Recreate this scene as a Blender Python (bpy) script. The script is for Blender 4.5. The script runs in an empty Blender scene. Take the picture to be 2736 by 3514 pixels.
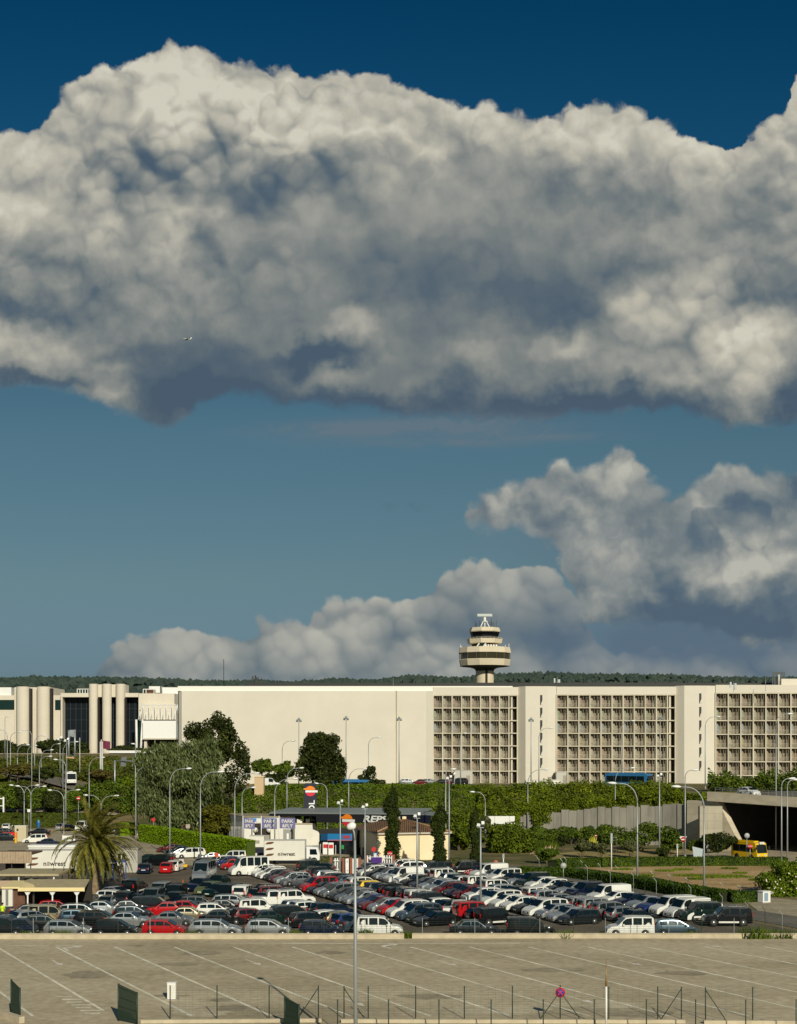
import bpy, bmesh, math, random
from mathutils import Vector, Matrix, noise
R = math.radians
S = bpy.context.scene
COL = S.collection
F, CX, HY, H = 4700.0, 1368.0, 2565.0, 17.0        # focal length in photo pixels, centre column, horizon row, eye height (m)

# ---------------------------------------------------------------- camera
cam = bpy.data.cameras.new('camera'); cam_o = bpy.data.objects.new('camera', cam); COL.objects.link(cam_o); S.camera = cam_o
cam_o.location = (0, 0, H); cam_o.rotation_euler = (R(90), 0, 0)
cam.sensor_fit = 'HORIZONTAL'; cam.sensor_width = 36; cam.lens = F/2736*36; cam.shift_y = (HY-1757)/2736
cam.clip_start = 1; cam.clip_end = 30000

# ---------------------------------------------------------------- light
SUN_AZ, SUN_EL = 17.0, 26.0                          # degrees to the right of straight behind the camera, height
S.view_settings.view_transform = 'Standard'; S.view_settings.look = 'None'; S.view_settings.exposure = 0.0; S.view_settings.gamma = 1
sun = bpy.data.lights.new('sun', 'SUN'); sun.energy = 3.9; sun.angle = R(0.5); sun.color = (1.0, 0.935, 0.75)
sun_o = bpy.data.objects.new('sun', sun); COL.objects.link(sun_o)
_sd = Vector((math.sin(R(SUN_AZ))*math.cos(R(SUN_EL)), -math.cos(R(SUN_AZ))*math.cos(R(SUN_EL)), math.sin(R(SUN_EL))))
sun_o.rotation_euler = _sd.to_track_quat('Z', 'Y').to_euler()

# ---------------------------------------------------------------- sky with cumulus
world = bpy.data.worlds.new('World'); S.world = world; world.use_nodes = True
world.cycles.sampling_method = 'MANUAL'; world.cycles.sample_map_resolution = 512
NT = world.node_tree
class N:
    """a number or vector socket with arithmetic"""
    def __init__(s, sock): s.s = sock
def mk(kind, **kw):
    n = NT.nodes.new(kind)
    for k, v in kw.items(): setattr(n, k, v)
    return n
def plug(sock, v):
    if isinstance(v, N): NT.links.new(v.s, sock)
    else: sock.default_value = v
def M(op, a, b=0.0, c=0.0, clamp=False):
    n = mk('ShaderNodeMath', operation=op); n.use_clamp = clamp
    plug(n.inputs[0], a); plug(n.inputs[1], b); plug(n.inputs[2], c); return N(n.outputs[0])
def V(op, a, b=(0, 0, 0)):
    n = mk('ShaderNodeVectorMath', operation=op); plug(n.inputs[0], a); plug(n.inputs[1], b)
    return N(n.outputs['Value'] if op in ('DOT_PRODUCT', 'LENGTH') else n.outputs['Vector'])
def VS(a, k):
    n = mk('ShaderNodeVectorMath', operation='SCALE'); plug(n.inputs[0], a); plug(n.inputs['Scale'], k); return N(n.outputs[0])
N.__add__ = lambda a, b: M('ADD', a, b); N.__radd__ = N.__add__
N.__sub__ = lambda a, b: M('SUBTRACT', a, b); N.__rsub__ = lambda a, b: M('SUBTRACT', b, a)
N.__mul__ = lambda a, b: M('MULTIPLY', a, b); N.__rmul__ = N.__mul__
N.__truediv__ = lambda a, b: M('DIVIDE', a, b)
def mx(a, b): return M('MAXIMUM', a, b)
def mn(a, b): return M('MINIMUM', a, b)
def step(x, a, b):
    n = mk('ShaderNodeMapRange', interpolation_type='SMOOTHSTEP')
    plug(n.inputs['Value'], x); plug(n.inputs['From Min'], a); plug(n.inputs['From Max'], b); return N(n.outputs[0])
def nz(p, scale, detail=4.0, rough=0.5, dist=0.0, col=False):
    n = mk('ShaderNodeTexNoise', noise_dimensions='2D'); plug(n.inputs['Vector'], p)
    for k, v in (('Scale', scale), ('Detail', detail), ('Roughness', rough), ('Distortion', dist)): n.inputs[k].default_value = v
    return N(n.outputs['Color' if col else 'Fac'])
def vor(p, scale, smooth=0.3):
    n = mk('ShaderNodeTexVoronoi', feature='SMOOTH_F1', voronoi_dimensions='2D'); plug(n.inputs['Vector'], p)
    n.inputs['Scale'].default_value = scale; n.inputs['Smoothness'].default_value = smooth; return N(n.outputs['Distance'])
def curve(x, pts, x0, x1):
    """piecewise curve through pts over x0..x1 (values 0..4)"""
    n = mk('ShaderNodeFloatCurve'); c = n.mapping.curves[0]
    q = [((a-x0)/(x1-x0), b/4.0) for a, b in pts]
    c.points[0].location = q[0]; c.points[1].location = q[-1]
    for a in q[1:-1]: c.points.new(*a)
    n.mapping.update(); plug(n.inputs['Value'], (x-x0)*(1.0/(x1-x0))); return N(n.outputs[0])*4.0
def ramp(x, stops, interp='LINEAR'):
    n = mk('ShaderNodeValToRGB'); cr = n.color_ramp; cr.interpolation = interp
    while len(cr.elements) < len(stops): cr.elements.new(0.5)
    for e, (p, c) in zip(cr.elements, stops): e.position = p; e.color = (*c, 1)
    plug(n.inputs[0], x); return N(n.outputs[0])
def mix(f, a, b):
    n = mk('ShaderNodeMix', data_type='RGBA'); plug(n.inputs[0], f); plug(n.inputs[6], a); plug(n.inputs[7], b); return N(n.outputs[2])
def cmul(a, b):
    n = mk('ShaderNodeMix', data_type='RGBA', blend_type='MULTIPLY'); n.inputs[0].default_value = 1; plug(n.inputs[6], a); plug(n.inputs[7], b); return N(n.outputs[2])
def lin(r, g, b): return tuple(((c/255)/12.92 if c < 10.3 else (((c/255)+.055)/1.055)**2.4) for c in (r, g, b))
def build_sky():
    bg = NT.nodes['Background']; bg.inputs[1].default_value = 0.1
    sky = mk('ShaderNodeTexSky', sky_type='NISHITA', sun_disc=False, sun_elevation=R(SUN_EL), sun_rotation=R(180-SUN_AZ))
    tc = mk('ShaderNodeTexCoord'); sp = mk('ShaderNodeSeparateXYZ'); NT.links.new(tc.outputs['Generated'], sp.inputs[0])
    x, y, z = (N(sp.outputs[i]) for i in range(3))
    yy = mx(M('ABSOLUTE', y), 0.08)
    # direction of view as two slopes, in thousandths: the clouds lie at infinity
    U = x/yy*4.7+1.368; W_ = 2.565-z/yy*4.7
    cmb = mk('ShaderNodeCombineXYZ'); plug(cmb.inputs[0], U); plug(cmb.inputs[1], W_); P = N(cmb.outputs[0])
    tint = ramp(W_*0.4, [(0.0, (.012, .20, .31)), (.2, (.04, .255, .36)), (.4, (.15, .30, .345)), (.6, (.25, .365, .36)), (.8, (.265, .34, .355)), (.92, (.21, .29, .41)), (1.0, (.2, .28, .46))])
    base = cmul(N(sky.outputs[0]), tint)
    c0 = VS(V('SUBTRACT', nz(P, 2.2, 2, .5, col=True), (.5, .5, .5)), .34)
    c1 = VS(V('SUBTRACT', nz(P, 7.0, 3, .55, col=True), (.5, .5, .5)), .13)
    c2 = VS(V('SUBTRACT', nz(P, 24.0, 3, .6, col=True), (.5, .5, .5)), .030)
    Pw = V('ADD', V('ADD', P, c1), c2)                 # wisp-warped
    Pb = V('ADD', Pw, VS(c0, .6))
    def domes(Q):
        a = vor(Q, 2.7, .35); b = vor(V('ADD', Q, (3.1, 1.7, 0)), 7.0, .3); c = vor(V('ADD', Q, (7.3, 4.1, 0)), 17.0, .35)
        f = lambda d: 1.0 - d*d*1.6
        return f(a), f(b), f(c)
    d1, d2, d3 = domes(V('ADD', P, VS(c1, .45)))
    e1, e2, e3 = domes(V('ADD', V('ADD', P, VS(c1, .45)), (.006, -.018, 0)))
    pm = step(nz(P, 3.1, 3, .5), .36, .62)           # some parts billow sharply, others are smooth
    relief = (d1-e1)*3.7+(d2-e2)*(.32+pm*.62)+(d3-e3)*(.03+pm*.20)       # bumps lit from above and right
    dome = d1*.46+d2*.34+d3*.20
    Pf = V('ADD', V('ADD', P, VS(c1, .35)), VS(c2, .5)); fb = nz(Pf, 3.6, 7, .53); fb2 = nz(V('ADD', Pf, (.010, -.04, 0)), 3.6, 7, .53)
    fine = nz(Pw, 20.0, 6, .6)
    def warpxy(amt, dm, fbm):
        q = V('ADD', P, VS(V('ADD', c1, c2), amt)); s = mk('ShaderNodeSeparateXYZ'); plug(s.inputs[0], q)
        return N(s.outputs[0]), N(s.outputs[1])
    u1, v1 = warpxy(.55, 1, 1)
    def blobs(Q, L):
        t = None
        for (a, b, ra, rb, k) in L:
            w = V('MULTIPLY', V('SUBTRACT', Q, (a, b, 0)), (1/ra, 1/rb, 0))
            g = M('EXPONENT', V('DOT_PRODUCT', w, w)*-1.0)*k
            t = g if t is None else t+g
        return t
    def lobes(b, Q, L):
        b0 = b
        # overlapping cauliflower heads: each one covers what lies behind it, dark along its upper rim and light within
        for (a, c, ra, rb, ke, ki, soft) in L:
            w = V('MULTIPLY', V('SUBTRACT', Q, (a, c, 0)), (1/ra, 1/rb, 0))
            r = 1.0-V('LENGTH', w)+(dome-.70)*(.17/min(ra, rb))+(fb-.5)*.5
            sw = mk('ShaderNodeSeparateXYZ'); plug(sw.inputs[0], w)
            up = step(N(sw.outputs[1]), .75, -.15)                     # only the upper rim is an edge, the foot melts away
            sh = b0+(ki*1.3-M('EXPONENT', mx(r, 0.0)*-3.2)*(ke*1.5))*up
            m = step(r, -.02, soft+.10)
            b = b+(sh-b)*m
        return b
    def cloudcol(b, haze=0.0):
        st = [(0.0, lin(68, 87, 106)), (.2, lin(88, 103, 114)), (.40, lin(120, 127, 127)), (.6, lin(151, 152, 146)), (.8, lin(184, 181, 167)), (1.0, lin(212, 208, 192))]
        return VS(ramp(b, st), 10.0)
    out = base
    # --- far low bank along the skyline
    T = curve(u1, [(0, 2.45), (.28, 2.36), (.36, 2.26), (.45, 2.19), (.62, 2.16), (.8, 2.14), (1.0, 2.12), (1.1, 2.08), (1.25, 2.07), (1.4, 2.02), (1.55, 1.97), (1.72, 1.935), (1.85, 1.96), (1.97, 2.03), (2.1, 2.2), (2.3, 2.2), (2.736, 2.18), (3.2, 2.2)], 0, 3.2)
    al = step(v1-T+(dome-.68)*.14, -.008, .016)
    b = .74+(dome-.7)*.5+relief*.5+(fb-.5)*.3-M('MULTIPLY', step(W_, 2.05, 2.38), .30)
    b = mn(mx(b, 0.0), .95)
    cc = mix(.27, cloudcol(b), (*[c*10 for c in lin(122, 138, 146)], 1))
    out = mix(al*(1.0-step(W_, 2.28, 2.42)*.35), out, cc)
    # --- blue-grey veil merging the right cluster into the bank
    vl = blobs(P, [(2.45, 2.12, .55, .16, .95), (2.75, 2.0, .3, .25, .8), (2.05, 1.88, .25, .10, .45), (2.25, 2.22, .5, .09, .8)])*(.75+(fb-.5)*1.2)
    out = mix(mn(mx(vl, 0.0), .92), out, (*[c*10 for c in lin(88, 108, 126)], 1))
    # --- right-hand cluster
    tl = curve(u1, [(0, 2.6), (1.5, 2.6), (1.6, 1.76), (1.68, 1.68), (1.78, 1.63), (1.86, 1.60), (1.92, 1.56), (1.99, 1.60), (2.05, 1.60), (2.12, 1.55), (2.2, 1.60), (2.27, 1.67), (2.4, 1.63), (2.5, 1.60), (2.62, 1.59), (2.736, 1.61), (3.2, 1.5)], 0, 3.2)
    bl = curve(u1, [(0, 1.7), (1.5, 1.7), (1.62, 1.79), (1.8, 1.82), (1.92, 1.92), (1.96, 2.05), (2.0, 2.16), (2.2, 2.19), (2.45, 2.20), (2.736, 2.22), (3.2, 2.22)], 0, 3.2)
    dd = mn(v1-tl, bl-v1)+(dome-.68)*.11+(fb-.5)*.10
    al = step(dd, -.012, .035)
    lum = blobs(Pb, [(1.92, 1.58, .07, .05, .3), (2.1, 1.62, .10, .10, .25), (1.75, 1.72, .10, .05, .22), (2.05, 2.08, .14, .12, .30), (2.15, 1.9, .18, .10, .16), (2.55, 1.93, .22, .09, .34), (2.62, 1.62, .15, .05, .22), (2.35, 1.75, .10, .08, .15),
        (1.85, 1.78, .2, .04, -.22), (2.6, 2.12, .35, .09, -.50), (2.3, 2.0, .05, .10, -.22), (2.70, 1.66, .04, .08, -.35), (2.35, 2.17, .3, .04, -.3), (1.72, 1.66, .05, .04, -.15)])
    b = .47+lum*1.1+(dome-.7)*.4+relief*.25+(fb-fb2)*.9+(fb-.5)*.5
    b = lobes(b, V('ADD', P, VS(c1, .5)), [(1.91, 1.60, .07, .05, .08, .1, .1), (2.10, 1.66, .12, .10, .14, .05, .1), (1.75, 1.74, .12, .06, .12, .05, .1), (2.14, 1.86, .14, .10, .12, .05, .1), (2.48, 1.84, .17, .12, -.05, -.28, .25), (2.57, 1.77, .13, .11, -.05, -.28, .25), (2.10, 2.08, .15, .13, .12, .06, .1), (2.60, 1.97, .2, .10, .1, .08, .1)])
    out = mix(al*.97, out, mix(.24, cloudcol(mn(mx(b, 0.02), .92)), (*[c*10 for c in lin(104, 124, 138)], 1)))
    # --- the great cumulus across the frame
    T = curve(u1, [(-.6, .5), (-.1, .46), (.05, .46), (.12, .43), (.2, .34), (.3, .27), (.42, .22), (.53, .18), (.57, .155), (.66, .16), (.74, .165), (.79, .215), (.9, .235), (1.0, .22), (1.08, .25), (1.2, .25), (1.35, .28), (1.45, .32), (1.57, .345), (1.68, .36), (1.78, .395), (1.9, .40), (2.06, .365), (2.2, .39), (2.33, .42), (2.42, .46), (2.50, .47), (2.56, .45), (2.62, .40), (2.70, .37), (2.73, .27), (2.80, .2), (3.2, .1)], -.6, 3.2)
    B = curve(u1, [(-.6, 1.3), (0, 1.335), (.15, 1.345), (.3, 1.38), (.42, 1.42), (.5, 1.455), (.56, 1.475), (.63, 1.46), (.70, 1.39), (.85, 1.375), (1.1, 1.40), (1.3, 1.43), (1.6, 1.44), (1.9, 1.455), (2.1, 1.43), (2.3, 1.42), (2.42, 1.45), (2.48, 1.48), (2.6, 1.46), (2.736, 1.475), (3.2, 1.47)], -.6, 3.2)
    hole = blobs(Pw, [(2.515, .465, .035, .035, .20)])
    dd = mn(v1-T+(dome-.7)*.10, (B-v1)*1.2+(fb-.5)*.06)+(fine-.5)*.03-hole
    al = step(dd, -.006, .020+step(W_, .9, 1.3)*.03)
    crisp = mn(blobs(P, [(.55, .50, .75, .42, 1.0), (2.1, .42, .5, .14, .6), (2.35, 1.12, .38, .26, .75), (2.65, .5, .2, .3, .4), (1.2, 1.2, .2, .12, .4)]), 1.0)
    lum = blobs(Pb, [
        (.60, .24, .32, .13, .17), (.22, .50, .25, .24, .22), (.78, .62, .22, .20, .16), (1.25, .40, .45, .10, .17), (2.05, .48, .30, .10, .22), (2.62, .45, .12, .14, .24), (.02, .60, .10, .20, .2),
        (2.30, 1.08, .24, .18, .30), (2.55, 1.25, .16, .20, .30), (1.95, 1.18, .10, .05, .25), (.10, 1.20, .22, .10, .34), (.36, 1.34, .10, .06, .38), (1.20, 1.12, .10, .045, .30), (1.16, 1.30, .12, .05, .18), (1.62, 1.23, .14, .05, .22),
        (1.72, .74, .30, .07, .12), (2.3, .70, .10, .10, .15), (.55, 1.0, .25, .10, .10), (1.0, .95, .15, .15, .08), (.36, .80, .1, .1, .10),
        (.73, .85, .055, .13, -.30), (.97, .66, .11, .11, -.12), (1.22, .56, .12, .07, -.10), (1.07, 1.215, .14, .035, -.42), (1.05, 1.27, .05, .035, -.3),
        (1.75, .95, .60, .20, -.20), (1.2, .85, .35, .2, -.08), (2.12, .66, .22, .08, -.24), (2.18, .93, .12, .10, -.26), (1.95, 1.07, .14, .07, -.22),
        (.58, 1.20, .40, .10, -.20), (.58, 1.38, .22, .12, -.20), (.9, 1.33, .3, .07, -.24), (1.5, 1.39, .7, .055, -.34), (2.15, 1.40, .28, .05, -.34), (2.72, 1.36, .12, .16, -.36), (.05, 1.06, .14, .045, -.25), (.08, 1.33, .3, .022, -.3), (.27, .70, .06, .10, -.2), (.3, 1.0, .12, .06, -.12), (2.68, .8, .1, .2, -.08)])
    hgt = step(W_, .2, 1.4)
    calm = mn(blobs(P, [(1.5, .95, .85, .5, 1.25), (.6, 1.35, .6, .2, .7)]), 1.0)*step(W_, .42, .72)
    b = .70-hgt*.33+lum*1.05+(dome-.7)*(crisp*.55+.12)+relief*(crisp*.62+.15)*(1.0-calm*.8)+(fb-fb2)*(.85-crisp*.45)*(1.0-calm*.62)+(fb-.5)*.40*(1.0-calm*.35)
    b = lobes(b, V('ADD', P, VS(c1, .5)), [
        (.34, .46, .26, .24, .17, .05, .05), (.62, .28, .16, .15, .12, .05, .05), (.86, .37, .17, .14, .15, .03, .05), (1.06, .40, .16, .13, .16, .0, .06),
        (.20, .58, .20, .22, .17, .03, .05), (.52, .42, .22, .16, .12, .04, .05), (1.30, .42, .22, .12, .12, .02, .10), (1.22, .62, .24, .16, .12, -.05, .12), (.97, .66, .13, .13, .08, -.07, .10),
        (.62, .60, .22, .22, .17, .03, .05), (.36, .66, .16, .15, .15, .0, .05), (.78, .52, .10, .14, .14, .02, .05),
        (.62, .88, .22, .18, .12, .04, .12), (.38, .92, .18, .16, .14, .03, .12), (.90, .98, .16, .20, .12, .02, .12), (.15, .95, .16, .15, .12, .02, .12),
        (2.05, .52, .18, .12, .10, .03, .12), (1.75, .50, .18, .12, .12, .0, .14), (2.42, .60, .14, .14, .12, .02, .10), (2.68, .72, .18, .22, .10, -.03, .12),
        (2.22, 1.12, .20, .12, .10, .08, .07), (2.45, 1.00, .18, .16, .12, .05, .07), (2.60, 1.12, .16, .18, .12, .05, .08), (1.60, 1.02, .18, .20, .08, .0, .2)])
    out = mix(al, out, cloudcol(mn(mx(b, 0.05), .97)))
    # --- thin streaks below it
    Ps = V('MULTIPLY', Pw, (.7, 9.0, 1)); st = nz(Ps, 2.6, 5, .55)
    m = blobs(P, [(1.22, 1.475, .28, .028, 1.0), (1.65, 1.46, .30, .04, .9), (1.45, 1.52, .28, .014, .9), (1.92, 1.50, .16, .012, .7), (2.05, 1.84, .4, .05, .35)])
    al = mn(mx(m*(st*2.6-.45), 0.0), .75)
    out = mix(al, out, (*[c*10 for c in lin(102, 117, 128)], 1))
    m = blobs(Pw, [(1.335, 1.73, .035, .018, .5), (1.425, 1.735, .03, .014, .55), (1.515, 1.70, .012, .008, .4)])
    out = mix(mn(mx(m*(fine*3.0-.9), 0.0), .6), out, (*[c*10 for c in lin(82, 112, 122)], 1))
    out = mix(step(W_, 2.56, 2.62), out, (*[c*10 for c in lin(62, 68, 60)], 1))
    plug(bg.inputs[0], out)
build_sky()

# ---------------------------------------------------------------- helpers
rnd = random.Random(7)
def at(px, py, Y):
    """world point seen in photo pixel (px, py) at distance Y"""
    return Vector(((px-CX)*Y/F, Y, H-(py-HY)*Y/F))
def XZ(px, py, Y): v = at(px, py, Y); return v.x, v.z
def gY(py, z=0.0): return (H-z)*F/(py-HY)
def gr(px, py, z=0.0):
    Y = gY(py, z); return Vector(((px-CX)*Y/F, Y, z))
def sm(a, b, x):
    t = min(1, max(0, (x-a)/(b-a))); return t*t*(3-2*t)
def interp(x, pts):
    if x <= pts[0][0]: return pts[0][1]
    for (a, b), (c, d) in zip(pts, pts[1:]):
        if x <= c: return b+(d-b)*(x-a)/(c-a)
    return pts[-1][1]
LEFT = [(0, 0), (288, 0), (296, .5), (312, 2.4), (326, 4.4), (345, 8.5), (385, 15.2), (520, 15.2), (800, 8.2), (6000, 8)]
RIGHT = [(0, 0), (246, 0), (250, .8), (264, 8.2), (6000, 8.2)]
BR_X = 56.5                                             # the embankment's end at the bridge abutment
RIGHT_A = [(0, 0), (254, 0), (257, .8), (271, 8.9), (290, 8.2), (6000, 8.2)]
def terrain(x, y):
    px = CX+F*x/max(y, 1)
    t = sm(640, 900, px)
    t2 = sm(1580, 1720, px); zr = interp(y, RIGHT_A)*(1-t2)+interp(y, RIGHT)*t2 if px > 640 else 0
    z = interp(y, LEFT)*(1-t)+zr*t
    if x > BR_X-3 and y < 272: z *= 1-sm(BR_X-3, BR_X, x)
    return z
class MB:
    def __init__(s): s.v = []; s.f = []; s.m = []; s.mi = 0; s.smooth = []; s.sm = False
    def add(s, vs, fs):
        o = len(s.v); s.v += [tuple(v) for v in vs]
        for f in fs: s.f.append(tuple(o+i for i in f)); s.m.append(s.mi); s.smooth.append(s.sm)
        return s
    def mat(s, i): s.mi = i; return s
    def box(s, x0, x1, y0, y1, z0, z1):
        return s.add([(x, y, z) for z in (z0, z1) for y in (y0, y1) for x in (x0, x1)],
                     [(0, 2, 3, 1), (4, 5, 7, 6), (0, 1, 5, 4), (2, 6, 7, 3), (0, 4, 6, 2), (1, 3, 7, 5)])
    def prism(s, pts, z0, z1):
        n = len(pts); a = sum(p[0]*q[1]-q[0]*p[1] for p, q in zip(pts, pts[1:]+pts[:1]))
        if a < 0: pts = pts[::-1]
        zt = z1 if isinstance(z1, (list, tuple)) else [z1]*n
        return s.add([(x, y, z0) for x, y in pts]+[(p[0], p[1], z) for p, z in zip(pts, zt)],
                     [tuple(range(n))[::-1], tuple(range(n, 2*n))]+[(i, (i+1) % n, n+(i+1) % n, n+i) for i in range(n)])
    def extr(s, prof, o, ex, ey, d):
        """polygon prof (a, b) in the plane o + a*ex + b*ey, thickened by vector d"""
        o, ex, ey, d = Vector(o), Vector(ex), Vector(ey), Vector(d); n = len(prof)
        p = [o+ex*a+ey*b for a, b in prof]
        return s.add(p+[q+d for q in p], [tuple(range(n)), tuple(range(n, 2*n))[::-1]]+[(i, n+i, n+(i+1) % n, (i+1) % n) for i in range(n)])
    def tube(s, pts, r, n=8, caps=True):
        pts = [Vector(p) for p in pts]; rr = r if isinstance(r, (list, tuple)) else [r]*len(pts)
        vs = []; fs = []
        for i, p in enumerate(pts):
            d = (pts[min(i+1, len(pts)-1)]-pts[max(i-1, 0)]).normalized()
            a = d.cross(Vector((0, 1, 0)) if abs(d.y) < .9 else Vector((1, 0, 0))).normalized(); b = d.cross(a)
            for k in range(n):
                t = 2*math.pi*k/n; vs.append(p+(a*math.cos(t)+b*math.sin(t))*rr[i])
        for i in range(len(pts)-1):
            for k in range(n):
                fs.append((i*n+k, i*n+(k+1) % n, (i+1)*n+(k+1) % n, (i+1)*n+k))
        if caps: fs += [tuple(range(n))[::-1], tuple(range(len(vs)-n, len(vs)))]
        o = s.sm; s.sm = n > 5; s.add(vs, fs); s.sm = o; return s
    def lathe(s, prof, n=24, cx=0, cy=0, a0=0.0, smooth=False, arc=2*math.pi):
        vs = []; fs = []; full = abs(arc-2*math.pi) < 1e-6; m = n if full else n+1
        for r, z in prof:
            for k in range(m):
                t = a0+arc*k/n; vs.append((cx+r*math.cos(t), cy+r*math.sin(t), z))
        for i in range(len(prof)-1):
            for k in range(n):
                k2 = (k+1) % m; fs.append((i*m+k, i*m+k2, (i+1)*m+k2, (i+1)*m+k))
        if full: fs += [tuple(range(n))[::-1], tuple(range(len(vs)-n, len(vs)))]
        o = s.sm; s.sm = smooth; s.add(vs, fs); s.sm = o; return s
    def disc(s, c, nrm, r, t=.02, n=16, r2=None):
        c = Vector(c); nrm = Vector(nrm).normalized()
        return s.tube([c, c+nrm*t], [r, r if r2 is None else r2], n)
    def build(s, name, mats, parent=None, **kw):
        me = bpy.data.meshes.new(name); me.from_pydata(s.v, [], s.f)
        for m in (mats if isinstance(mats, (list, tuple)) else [mats]): me.materials.append(m)
        me.polygons.foreach_set('material_index', s.m); me.polygons.foreach_set('use_smooth', s.smooth); me.update()
        o = bpy.data.objects.new(name, me); COL.objects.link(o)
        if parent is not None: o.parent = parent
        tag(o, **kw); return o
def tag(o, label=None, cat=None, group=None, kind=None):
    if label: o['label'] = label
    if cat: o['category'] = cat
    if group: o['group'] = group
    if kind: o['kind'] = kind
    return o
def thing(name, label, cat, loc=(0, 0, 0), rz=0.0, group=None):
    o = bpy.data.objects.new(name, None); COL.objects.link(o); o.empty_display_size = .3
    o.location = loc; o.rotation_euler = (0, 0, rz); return tag(o, label, cat, group)
def copy_thing(root, loc, rz=0.0, label=None, sc=None):
    c = root.copy(); COL.objects.link(c); c.location = loc; c.rotation_euler = (0, 0, rz)
    if label: c['label'] = label
    if sc: c.scale = sc
    def rec(a, b):
        for ch in KIDS.get(a.name, ()):
            d = ch.copy(); COL.objects.link(d); d.parent = b; rec(ch, d)
    rec(root, c); return c
KIDS = {}
def freeze_kids():
    KIDS.clear()
    for o in bpy.data.objects:
        if o.parent: KIDS.setdefault(o.parent.name, []).append(o)

# ---------------------------------------------------------------- materials
def mat(name, col, rough=.8, metal=0.0, var=0.0, vs=3.0, col2=None, bump=0.0, coat=0.0, spec=None, coords='Object', detail=5, stretch=None, transl=0.0, emit=None):
    m = bpy.data.materials.new(name); m.use_nodes = True; t = m.node_tree; b = t.nodes['Principled BSDF']
    b.inputs['Base Color'].default_value = (*col, 1); b.inputs['Roughness'].default_value = rough; b.inputs['Metallic'].default_value = metal
    b.inputs['Coat Weight'].default_value = coat
    if spec is not None: b.inputs['Specular IOR Level'].default_value = spec
    if emit: b.inputs['Emission Color'].default_value = (*emit, 1); b.inputs['Emission Strength'].default_value = 1
    if var or col2 or bump:
        tc = t.nodes.new('ShaderNodeTexCoord'); src = tc.outputs[coords]
        if stretch:
            mp = t.nodes.new('ShaderNodeMapping'); mp.inputs['Scale'].default_value = stretch; t.links.new(src, mp.inputs[0]); src = mp.outputs[0]
        n = t.nodes.new('ShaderNodeTexNoise'); n.inputs['Scale'].default_value = vs; n.inputs['Detail'].default_value = detail; n.inputs['Roughness'].default_value = .6
        t.links.new(src, n.inputs['Vector'])
        if var or col2:
            r = t.nodes.new('ShaderNodeValToRGB'); c2 = col2 or tuple(c*(1+var) for c in col); c1 = col if col2 else tuple(c*(1-var) for c in col)
            r.color_ramp.elements[0].position = .36; r.color_ramp.elements[1].position = .64
            r.color_ramp.elements[0].color = (*c1, 1); r.color_ramp.elements[1].color = (*c2, 1)
            t.links.new(n.outputs['Fac'], r.inputs[0]); t.links.new(r.outputs[0], b.inputs['Base Color'])
        if bump:
            bp = t.nodes.new('ShaderNodeBump'); bp.inputs['Strength'].default_value = bump; t.links.new(n.outputs['Fac'], bp.inputs['Height']); t.links.new(bp.outputs[0], b.inputs['Normal'])
    return m
def leafmat(name, c1, c2, c3=None, vs=.8, rough=.65):
    """foliage: colour differs from leaf to leaf and from clump to clump"""
    m = bpy.data.materials.new(name); m.use_nodes = True; t = m.node_tree; b = t.nodes['Principled BSDF']; b.inputs['Roughness'].default_value = rough
    b.inputs['Specular IOR Level'].default_value = .18
    g = t.nodes.new('ShaderNodeNewGeometry'); tc = t.nodes.new('ShaderNodeTexCoord')
    n = t.nodes.new('ShaderNodeTexNoise'); n.inputs['Scale'].default_value = vs; n.inputs['Detail'].default_value = 3; t.links.new(tc.outputs['Object'], n.inputs['Vector'])
    a = t.nodes.new('ShaderNodeMath'); a.operation = 'MULTIPLY_ADD'; a.inputs[1].default_value = .45; t.links.new(g.outputs['Random Per Island'], a.inputs[0])
    s = t.nodes.new('ShaderNodeMath'); s.operation = 'MULTIPLY_ADD'; s.inputs[1].default_value = 1.6; s.inputs[2].default_value = -.52; t.links.new(n.outputs['Fac'], s.inputs[0]); t.links.new(s.outputs[0], a.inputs[2])
    r = t.nodes.new('ShaderNodeValToRGB'); e = r.color_ramp.elements; e[0].color = (*c1, 1); e[1].color = (*c2, 1); e[0].position = .1; e[1].position = .8
    if c3: k = e.new(1.0); k.color = (*c3, 1)
    t.links.new(a.outputs[0], r.inputs[0]); t.links.new(r.outputs[0], b.inputs['Base Color'])
    return m
cream = mat('cream_render', (.66, .615, .53), .9, var=.035, vs=.12, detail=8)
cream_warm = mat('warm_cream_render', (.82, .69, .46), .9, var=.04, vs=.4)
white_p = mat('white_painted_metal', (.78, .78, .76), .5, var=.03, vs=.5)
offwhite = mat('off_white_panel', (.72, .70, .63), .6, var=.04, vs=.5)
concrete = mat('concrete', (.33, .30, .25), .92, var=.16, vs=.6, detail=8)
conc_frame = mat('stained_concrete_frame', (.54, .49, .39), .92, var=.16, vs=.35, detail=8, stretch=(1, 1, .3))
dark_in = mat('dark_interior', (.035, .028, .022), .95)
bay_in = mat('shaded_bay_back', (.22, .185, .135), .95, var=.35, vs=1.2)  # solid back panel; dimness inside the bay is put into its brown
glass_d = mat('dark_glass', (.006, .012, .018), .08, spec=.6)
glass_g = mat('green_glass', (.008, .028, .026), .3, spec=.3)
steel = mat('galvanised_steel', (.36, .39, .40), .45, .5, var=.1, vs=2)
pole_m = mat('galvanised_pole', (.36, .385, .39), .5, .35)
lamp_w = mat('lamp_housing', (.85, .86, .84), .4)
black_p = mat('black_panel', (.012, .012, .017), .5)
navy_p = mat('navy_panel', (.010, .013, .030), .45)
dark_m = mat('dark_metal', (.03, .035, .03), .6)
rubber = mat('rubber', (.012, .012, .012), .85)
rim_m = mat('wheel_rim', (.42, .42, .42), .3, .8)
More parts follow.
